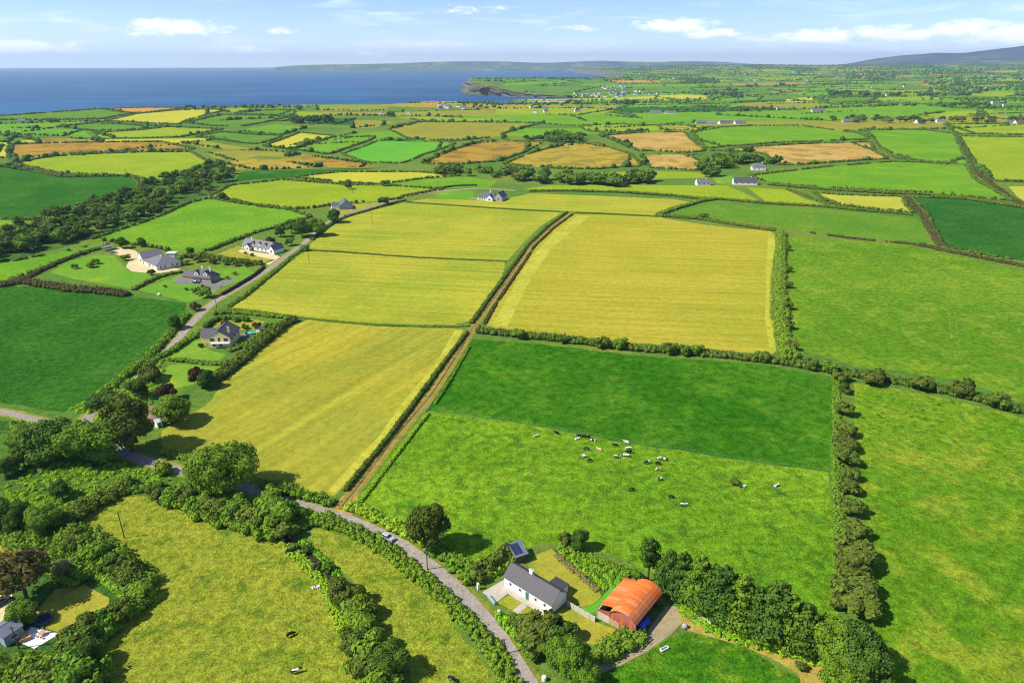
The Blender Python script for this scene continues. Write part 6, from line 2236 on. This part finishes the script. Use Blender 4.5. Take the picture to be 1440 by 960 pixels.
def grey_shed():
    W = 5.4
    o, L = placed('grey_shed', (13.5, 907), (31.5, 895), 'grey clad shed with ridged tin roof beside the white patio', 'shed', W)
    L = max(L, 4.0)
    gable_wing(o, L, W, 2.6, 3.5, 'bluegrey', 'tin', ov=.2)
    door(o, 'l', L, W, 0, 1.0, 2.0, 'frame_brown')
    window(o, 'f', L, W, 0, 1.0, 1.4, 1.0)
    # white patio slab, raised a hand above the grass, and what stands on it
    c = proj([(44, 881.5), (84, 891), (49, 912), (26, 902.5)])
    z = float(hgt(c[:, 0], c[:, 1]).max())
    mb = MB()
    mb.solid([(a, b, z - .5) for a, b in c], [(a, b, z + .16) for a, b in c])
    p = mb.build('patio', M['patio'])
    p['kind'] = 'structure'
    top = z + .165
    def sofa(px, py, rz, label):
        q = proj([(px, py)])[0]
        s = empty('garden_sofa', (q[0], q[1], top), rz, label, 'sofa')
        mb = MB(); mb.box(-.95, .95, -.4, .4, 0, .3); mb.build('base', M['tanwood'], s)
        mb = MB(); mb.box(-.9, .9, -.4, .38, .305, .45); mb.build('cushion', M['yellowpaint'], s)
        mb = MB(); mb.box(-.95, .95, .41, .55, 0, .85); mb.build('backrest', M['tanwood'], s)
        for e in (-1, 1):
            mb = MB(); mb.box(e * 1.02 - .06, e * 1.02 + .06, -.4, .4, 0, .6); mb.build('armrest', M['tanwood'], s)
    sofa(32, 895, R(40), 'yellow cushioned sofa on the patio nearest the grey shed')
    sofa(37, 900, R(220), 'yellow cushioned sofa farther from the grey shed')
    def table(px, py, label):
        q = proj([(px, py)])[0]
        s = empty('patio_table', (q[0], q[1], top), .4, label, 'table')
        mb = MB(); mb.tube([(0, 0, .68), (0, 0, .74)], .75, 16); mb.build('tabletop', M['tanwood'], s)
        for k in range(4):
            a = k * math.pi / 2
            mb = MB(); mb.tube([(math.cos(a) * .5, math.sin(a) * .5, 0), (math.cos(a) * .5, math.sin(a) * .5, .68)], .04, 6); mb.build('leg', M['tanwood'], s)
        for k in range(4):
            a = k * math.pi / 2 + .5
            cx, cy = q[0] + math.cos(a) * 1.25, q[1] + math.sin(a) * 1.25
            ch = empty('patio_chair', (cx, cy, top), a + math.pi / 2, None, 'chair', 'chairs round the patio table')
            ch['label'] = 'wooden patio chair drawn up to the round table'
            mb = MB(); mb.box(-.24, .24, -.24, .24, .40, .45); mb.build('seat', M['tanwood'], ch)
            mb = MB(); mb.box(-.24, .24, -.28, -.235, .45, .9); mb.build('backrest', M['tanwood'], ch)
            for sx in (-.2, .2):
                for sy in (-.2, .2):
                    mb = MB(); mb.box(sx - .025, sx + .025, sy - .025, sy + .025, 0, .40); mb.build('leg', M['tanwood'], ch)
    table(60, 893, 'round wooden table on the white patio')
    # trampoline in the tree shadow
    s = empty('trampoline', G(62, 873), 0, 'round trampoline with blue rim on the lawn by the small tree', 'trampoline')
    mb = MB()
    n = 20
    for i in range(n):
        a, b = 2 * math.pi * i / n, 2 * math.pi * (i + 1) / n
        mb.solid([(1.5 * math.cos(a), 1.5 * math.sin(a), .72), (1.5 * math.cos(b), 1.5 * math.sin(b), .72), (1.9 * math.cos(b), 1.9 * math.sin(b), .72), (1.9 * math.cos(a), 1.9 * math.sin(a), .72)],
                 [(1.5 * math.cos(a), 1.5 * math.sin(a), .80), (1.5 * math.cos(b), 1.5 * math.sin(b), .80), (1.9 * math.cos(b), 1.9 * math.sin(b), .80), (1.9 * math.cos(a), 1.9 * math.sin(a), .80)])
    mb.build('rim', M['navy'], s)
    mb = MB(); mb.tube([(0, 0, .73), (0, 0, .76)], 1.48, 20); mb.build('mat', M['blackmat'], s)
    for k in range(6):
        a = k * math.pi / 3
        mb = MB(); mb.tube([(1.8 * math.cos(a), 1.8 * math.sin(a), 0), (1.8 * math.cos(a), 1.8 * math.sin(a), .72)], .04, 6); mb.build('leg', M['steel'], s)


grey_shed()


# ------------------------------------------------------------------ cars
def car(loc, rz, label, paint='silver', group=None):
    o = empty('parked_car' if 'parked' in label else 'car', loc, rz, label, 'car', group)
    prof = [(-2.1, .35), (2.1, .35), (2.15, .62), (2.0, .86), (1.05, .95), (-1.95, .98), (-2.15, .75)]
    mb = MB()
    mb.solid([(x, -.84, z) for x, z in prof], [(x, .84, z) for x, z in prof])
    mb.build('body', M[paint], o)
    g = MB()
    lo = [(1.0, -.78, .95), (1.0, .78, .95), (-1.9, .78, .98), (-1.9, -.78, .98)]
    hi = [(.35, -.62, 1.42), (.35, .62, 1.42), (-1.45, .62, 1.44), (-1.45, -.62, 1.44)]
    g.solid(lo, hi)
    g.build('window_glass', M['glass'], o)
    r_ = MB()
    r_.solid([(.40, -.64, 1.425), (.40, .64, 1.425), (-1.5, .64, 1.445), (-1.5, -.64, 1.445)], [(.3, -.58, 1.49), (.3, .58, 1.49), (-1.4, .58, 1.50), (-1.4, -.58, 1.50)])
    r_.build('roof', M[paint], o)
    for x in (-1.3, 1.35):
        for y in (-.80, .80):
            w = MB()
            w.tube([(x, y - .11, .33), (x, y + .11, .33)], .33, 14)
            wo = w.build('wheel', M['tyre'], o)
            s = 1 if y > 0 else -1
            h = MB()
            h.tube([(x, y + s * .10, .33), (x, y + s * .125, .33)], .20, 10)
            h.build('rim', M['steel'], wo)
    for y in (-.62, .62):
        h = MB()
        h.box(2.06, 2.17, y - .18, y + .18, .62, .76)
        h.build('headlight', M['lamp'], o)
    return o


a, b = proj([(535, 751), (560, 764)])
car(G(545.5, 757.5, .05), math.atan2((b - a)[1], (b - a)[0]), 'silver car driving along the lane beside the cow pasture')
car(G(276, 398, .05), R(-15), 'dark car parked on the tarmac in front of the dormer house', 'darkpaint')
car(G(2, 848, .05), R(60), 'dark car parked on the gravel drive at the left edge', 'darkpaint')
car(G(160, 356, .05), R(20), 'silver car parked on the gravel beside the open carport', 'silver')


# ------------------------------------------------------------------ poles
def pole(px, py, h, label, arm=True, lean=0.0):
    o = empty('utility_pole', G(px, py), R(20), label, 'pole', None)
    mb = MB()
    mb.tube([(0, 0, -.3), (lean * h, 0, h)], [.16, .11], 8)
    mb.build('pole', M['wood'], o)
    if arm:
        mb = MB()
        mb.box(lean * h - .8, lean * h + .8, .11, .20, h - .65, h - .53)
        ar = mb.build('crossarm', M['wood'], o)
        for x in (-.7, 0, .7):
            i = MB()
            i.tube([(lean * h + x, .155, h - .53), (lean * h + x, .155, h - .33)], [.05, .035], 6)
            i.build('insulator', M['lamp'], ar)


for px, py, h, lab in [(175, 756, 8.6, 'wooden utility pole standing out in the big dry meadow'), (435, 370.5, 9.0, 'utility pole at the upper corner of the middle hay field'),
                       (523.5, 316.5, 10.5, 'utility pole in the top hay field'), (601, 800, 6.5, 'utility pole on the edge of the lane below the oval tree'),
                       (709, 918, 4.2, 'short wooden pole beside the lane near the cottage shrubs'), (27, 912, 6.5, 'wooden pole beside the white patio'),
                       (305, 434, 8.0, 'utility pole beside the lane above the yellow house'), (178, 247.5, 9.5, 'utility pole on the lower edge of the broad lime field'),
                       (496, 273, 10, 'utility pole beside the slate gabled house'), (617, 266, 9, 'utility pole on the crest of the upper lane')]:
    pole(px, py, h, lab)
for px, h, lab in ((291.5, 27, 'taller of two thin masts in the clifftop tree line'), (294.5, 21, 'shorter of two thin masts in the clifftop tree line')):
    o = empty('mast', G(px, 153), 0, lab, 'mast')
    mb = MB()
    mb.tube([(0, 0, -1), (0, 0, h)], [.55, .25], 6)
    mb.build('shaft', M['tin'], o)
    mb = MB()
    mb.box(-1.4, 1.4, -.15, .15, h * .86, h * .88)
    mb.build('antenna', M['tin'], o)
# fence posts along the upper edge of the dark field and stones at the gravel house
o = lumpy('boulder', None, G(224, 415), .9, .8, .8, 'white', 22, .15)
tag(o, 'white stone on the edge of the dormer house lawn', 'stone')


# ------------------------------------------------------------------ cattle
def cow_mesh(name, pose, seed):
    """one continuous body: joints with radii, skinned"""
    if pose == 'stand':
        J = {'hip': (-.75, 0, 1.15, .34), 'bar': (0, 0, 1.05, .42), 'sho': (.70, 0, 1.12, .36), 'nek': (1.12, 0, 1.22, .21), 'pol': (1.42, 0, 1.34, .17), 'muz': (1.78, 0, 1.10, .11)}
    elif pose == 'graze':
        J = {'hip': (-.75, 0, 1.15, .34), 'bar': (0, 0, 1.05, .42), 'sho': (.70, 0, 1.10, .36), 'nek': (1.08, 0, .85, .21), 'pol': (1.34, 0, .52, .17), 'muz': (1.52, 0, .18, .11)}
    else:
        J = {'hip': (-.75, 0, .46, .36), 'bar': (0, 0, .46, .44), 'sho': (.70, 0, .50, .36), 'nek': (1.08, 0, .72, .21), 'pol': (1.36, 0, .90, .17), 'muz': (1.70, .1, .70, .11)}
    E = [('hip', 'bar'), ('bar', 'sho'), ('sho', 'nek'), ('nek', 'pol'), ('pol', 'muz')]
    J['tl1'] = (-1.08, 0, J['hip'][2] + .10, .06)
    J['tl2'] = (-1.18, .05, J['hip'][2] - .55 if pose != 'lie' else .12, .04)
    E += [('hip', 'tl1'), ('tl1', 'tl2')]
    for s, k in ((-1, 'l'), (1, 'r')):
        J['er' + k] = (J['pol'][0] - .02, s * .30, J['pol'][2] + .06, .05)
        E.append(('pol', 'er' + k))
        if pose == 'lie':
            J['fk' + k] = (.95, s * .34, .12, .09); J['ff' + k] = (.55, s * .36, .07, .06)
            J['hk' + k] = (-.35, s * .45, .12, .10); J['hf' + k] = (-.80, s * .50, .07, .06)
        else:
            J['fk' + k] = (.72, s * .24, .55, .10); J['ff' + k] = (.70 + .05 * s, s * .24, .04, .075)
            J['hk' + k] = (-.92, s * .26, .58, .10); J['hf' + k] = (-.80 - .06 * s, s * .26, .04, .075)
        E += [('sho', 'fk' + k), ('fk' + k, 'ff' + k), ('hip', 'hk' + k), ('hk' + k, 'hf' + k)]
    keys = list(J)
    me = bpy.data.meshes.new(name)
    me.from_pydata([J[k][:3] for k in keys], [(keys.index(a), keys.index(b)) for a, b in E], [])
    ob = bpy.data.objects.new(name, me)
    C.objects.link(ob)
    sk = ob.modifiers.new('skin', 'SKIN')
    for i, k in enumerate(keys):
        r_ = J[k][3]
        me.skin_vertices[0].data[i].radius = (r_, r_)
        me.skin_vertices[0].data[i].use_root = (k == 'bar')
    sb = ob.modifiers.new('sub', 'SUBSURF')
    sb.levels = sb.render_levels = 1
    dg = bpy.context.evaluated_depsgraph_get()
    out = bpy.data.meshes.new_from_object(ob.evaluated_get(dg))
    out.name = name
    bpy.data.objects.remove(ob)
    out.polygons.foreach_set('use_smooth', [True] * len(out.polygons))
    return out


def cow_mat(name, a, b, lo):
    m, w, bs = new_mat(name)
    pos = w.node('ShaderNodeTexCoord').outputs['Object']
    rnd = w.node('ShaderNodeObjectInfo').outputs['Random']
    p = w.vmath('ADD', pos, w.node('ShaderNodeCombineXYZ', {0: w.math('MULTIPLY', rnd, 37.0), 1: w.math('MULTIPLY', rnd, 11.0), 2: 0.0}).outputs[0])
    n = w.noise(p, 1.1, 2, .4)
    w.put(bs.inputs['Base Color'], w.mix(w.mapr(n, lo, lo + .04), a, b))
    bs.inputs['Roughness'].default_value = .8
    return m


M['cow_bw'] = cow_mat('black_and_white_hide', (.016, .015, .016), (.72, .70, .66), .52)
M['cow_wb'] = cow_mat('white_and_black_hide', (.016, .015, .016), (.76, .73, .68), .40)
M['cow_dark'] = cow_mat('black_hide', (.014, .013, .014), (.6, .58, .55), .68)
M['cow_brown'] = cow_mat('brown_and_white_hide', (.34, .115, .03), (.76, .72, .64), .50)
M['cow_tan'] = cow_mat('tan_hide', (.50, .32, .15), (.72, .62, .48), .5)
poses = {p: cow_mesh('cow_body', p, i) for i, p in enumerate(('stand', 'graze', 'lie'))}
herd = {}
for p in poses:
    for mt in ('cow_bw', 'cow_wb', 'cow_dark', 'cow_brown', 'cow_tan'):
        me = poses[p].copy()
        me.materials.clear()
        me.materials.append(M[mt])
        herd[p, mt] = me
ORD2 = ORD + ['nineteenth', 'twentieth', 'twenty-first', 'twenty-second', 'twenty-third', 'twenty-fourth', 'twenty-fifth', 'twenty-sixth', 'twenty-seventh', 'twenty-eighth', 'twenty-ninth', 'thirtieth', 'thirty-first']
COL = {'cow_bw': 'black and white', 'cow_wb': 'mostly white', 'cow_dark': 'black', 'cow_brown': 'brown and white', 'cow_tan': 'tan'}
POSE = {'stand': 'standing', 'graze': 'grazing', 'lie': 'lying'}
cows = [(753,614,'cow_tan','lie'),(783,610.5,'cow_dark','stand'),(811,618,'cow_wb','lie'),(815.5,614.5,'cow_dark','stand'),(822,615,'cow_dark','graze'),(826.5,616.5,'cow_dark','stand'),(835,620,'cow_bw','lie'),
        (824.5,632.5,'cow_dark','graze'),(843,632.5,'cow_tan','lie'),(822,643,'cow_wb','stand'),(829,649,'cow_dark','graze'),(865.5,628,'cow_bw','stand'),(881.5,622,'cow_wb','lie'),(883,632,'cow_bw','stand'),(884.5,637,'cow_dark','stand'),
        (876.5,641,'cow_wb','lie'),(882,642,'cow_wb','stand'),(866.5,644,'cow_bw','graze'),(909,652,'cow_bw','stand'),(928.5,646,'cow_wb','stand'),(936,648,'cow_bw','graze'),(925,653,'cow_dark','graze'),(925.5,662,'cow_brown','stand'),
        (928.5,675,'cow_bw','stand'),(888,690,'cow_dark','graze'),(944,700.5,'cow_dark','graze'),(960.5,711.5,'cow_bw','stand'),(1043,684,'cow_wb','lie'),(1091,684,'cow_wb','lie')]
cows.sort()
cr = random.Random(2)
for i, (px, py, mt, ps) in enumerate(cows):
    o = link('cow', herd[ps, mt], None, G(px, py), cr.uniform(-.6, .6) + (math.pi if cr.random() < .4 else 0))
    o.scale = (.82, .82, .82)
    tag(o, f'{COL[mt]} cow {POSE[ps]} in the green pasture, {ORD2[i]} of the herd from the left', 'cow', 'cattle in the green pasture')
for px, py, mt, ps, lab in [(443, 827, 'cow_wb', 'lie', 'mostly white cow lying in the dry meadow near the stream'), (409, 894, 'cow_dark', 'graze', 'black cow grazing alone in the middle of the dry meadow'),
                            (416, 946, 'cow_bw', 'stand', 'black and white cow standing low in the dry meadow'), (408, 777, 'cow_dark', 'stand', 'black cow standing at the head of the stream'),
                            (636, 957, 'cow_dark', 'graze', 'black cow grazing in the narrow meadow by the lane')]:
    o = link('cow', herd[ps, mt], None, G(px, py), cr.uniform(-.8, .8))
    o.scale = (.86, .86, .86)
    tag(o, lab, 'cow', 'cattle in the dry meadow')


# ------------------------------------------------------------------ houses farther off
def far_house(px, py, wpx, label, wall='white', roof='slate_grey', rot=None, group=None, hip=False, low=False, name='farmhouse', cat='house', stretch=1.0, wins=True):
    p = G(px, py)
    d = math.sqrt(p.x ** 2 + p.y ** 2 + (CAM_Z - p.z) ** 2)
    L = wpx * d / FPX
    W = min(L * .55, 9.5)
    o = empty(name, p, rot if rot is not None else random.uniform(-.4, .4), label, cat, group)
    e = min(2.7, L * .25) if low else min(3.4, L * .3)
    e *= stretch
    r = e + W * .48
    (hip_wing if hip else gable_wing)(o, L, W, e, r, wall, roof)
    if wins:
        k = max(2, min(4, int(L / 4)))
        for i in range(k):
            window(o, 'f', L, W, -L / 2 + L * (i + .5) / k, .9, min(1.6, L / k * .5), 1.3, sill=False)
        if name != 'white_barn':
            c = MB()
            c.box(L * .25 - .5, L * .25 + .5, -.35, .35, r - .6, r + 1.1)
            c.build('chimney', M[wall], o)
    return o


for px, py, wpx, lab, kw in [
    (1066, 239, 17, 'white hill house with grey hipped roof among trees', dict(hip=True, stretch=1.2)),
    (1047, 259, 30, 'long low bungalow with brown grey roof below the white hill house', dict(roof='slate', low=True)),
    (988, 260, 18, 'low bungalow left of the long brown roofed one', dict(low=True)),
    (866, 259, 7, 'small grey house in the tree belt', dict(wall='greywall')),
    (1020, 174.5, 20, 'white house in the row above the curved green field', dict(low=True)),
    (1040, 174.5, 14, 'right hand white house above the curved green field', dict(low=True)),
    (988, 174, 18, 'grey brown house above the straw strip', dict(wall='greywall', low=True)),
    (1000, 175, 12, 'small grey house beside the grey brown house', dict(wall='greywall', low=True)),
    (922, 159, 14, 'dark roofed shed beside the long white barn', dict(wall='greywall', low=True, name='farm_shed', cat='shed')),
    (943, 160, 14, 'white gabled barn beside the dark roofed shed', dict(low=True, name='white_barn', cat='barn')),
    (1150, 157, 16, 'pale long shed in the middle of the far fields', dict(low=True, name='farm_shed', cat='shed', wall='cream')),
    (1097, 154.5, 9, 'small cream house among hedge trees', dict(wall='cream', low=True)),
    (1251, 134.5, 12, 'white barn beside the dark plantation row', dict(low=True, name='white_barn', cat='barn')),
    (1399, 146, 12, 'big white house at the lane on the far right', dict(stretch=1.2)),
    (1414, 150, 7, 'smaller house below the big white house on the right', dict(wall='cream')),
    (1421, 174, 9, 'cream gabled house in the long belt on the right', dict(wall='cream')),
    (1432, 174.5, 9, 'pinkish roofed house beside the cream gabled one', dict(wall='cream', roof='redtile')),
    (1293, 173, 12, 'low white house in the long tree belt', dict(low=True)),
    (1322, 172.5, 9, 'grey roofed house right of the low white one', dict(low=True)),
    (1197, 172, 22, 'long pale roofed shed in the tree belt', dict(low=True, name='farm_shed', cat='shed', wall='greywall')),
    (31, 172, 7, 'small pale house by the clifftop tree clump', dict(wall='cream')),
    (575, 160, 6, 'small house beside the tall lone tree', dict(wall='cream')),
    (535, 160, 6, 'pale house left of the tall lone tree', dict(wall='white')),
]:
    far_house(px, py, wpx, lab, **kw)

# the seaside village and other far clusters: walls and roof only
vr = np.random.default_rng(31)
proto = {}


def tiny_house(px, py, size, label, group, wall=None):
    key = (wall or vr.choice(['white', 'white', 'cream', 'greywall']), vr.choice(['slate_grey', 'slate', 'slate_blue']))
    if key not in proto:
        o = empty('village_house', (0, 0, 0), 0)
        gable_wing(o, 12, 7.5, 4.4, 7.4, key[0], key[1])
        proto[key] = o
        c = o
    else:
        c = copy_tree(proto[key])
    c.location = G(px, py)
    c.rotation_euler = (0, 0, vr.uniform(-.7, .7))
    s = size * vr.uniform(.8, 1.25)
    c.scale = (s, s, s)
    tag(c, label, 'house', group)


for n, x0, x1, y0, y1, lab, grp in [(34, 848, 880, 121, 137, 'small house in the heart of the seaside village', 'houses of the seaside village'),
                                    (16, 806, 846, 132.5, 137.5, 'grey roofed house in the village terrace by the beach', 'village houses by the beach'),
                                    (9, 886, 930, 129, 134, 'house on the inland edge of the seaside village', 'houses on the village edge'),
                                    (10, 618, 655, 149.5, 154, 'house in the hamlet beside the bay', 'houses of the bay hamlet'),
                                    (12, 900, 1000, 104, 111, 'tiny pale house on the far plain', 'far houses left of the plain'),
                                    (10, 1030, 1200, 101, 114, 'tiny white house far out on the plain', 'far houses of the plain'),
                                    (8, 1200, 1430, 103, 128, 'tiny white house under the mountain', 'far houses under the mountain'),
                                    (8, 700, 830, 150, 160, 'small house in the hedged fields behind the bay', 'houses behind the bay')]:
    for i in range(n):
        tiny_house(vr.uniform(x0, x1), vr.uniform(y0, y1), 1.15, lab, grp, 'white' if 'white' in lab else None)


# ------------------------------------------------------------------ haze
def build_haze():
    m = bpy.data.materials.new('sea_air')
    m.use_nodes = True
    w = NT(m.node_tree)
    for n in list(w.n):
        w.n.remove(n)
    out = w.node('ShaderNodeOutputMaterial')
    v = w.node('ShaderNodeVolumePrincipled', {'Color': (.57, .79, 1.0), 'Density': 4.2e-5, 'Anisotropy': 0.2})
    w.l.new(v.outputs[0], out.inputs['Volume'])
    mb = MB()
    mb.box(-36500, 36500, -1200, 36500, SEA_Z - 40, 540)
    o = mb.build('haze', m)
    o['kind'] = 'stuff'


build_haze()
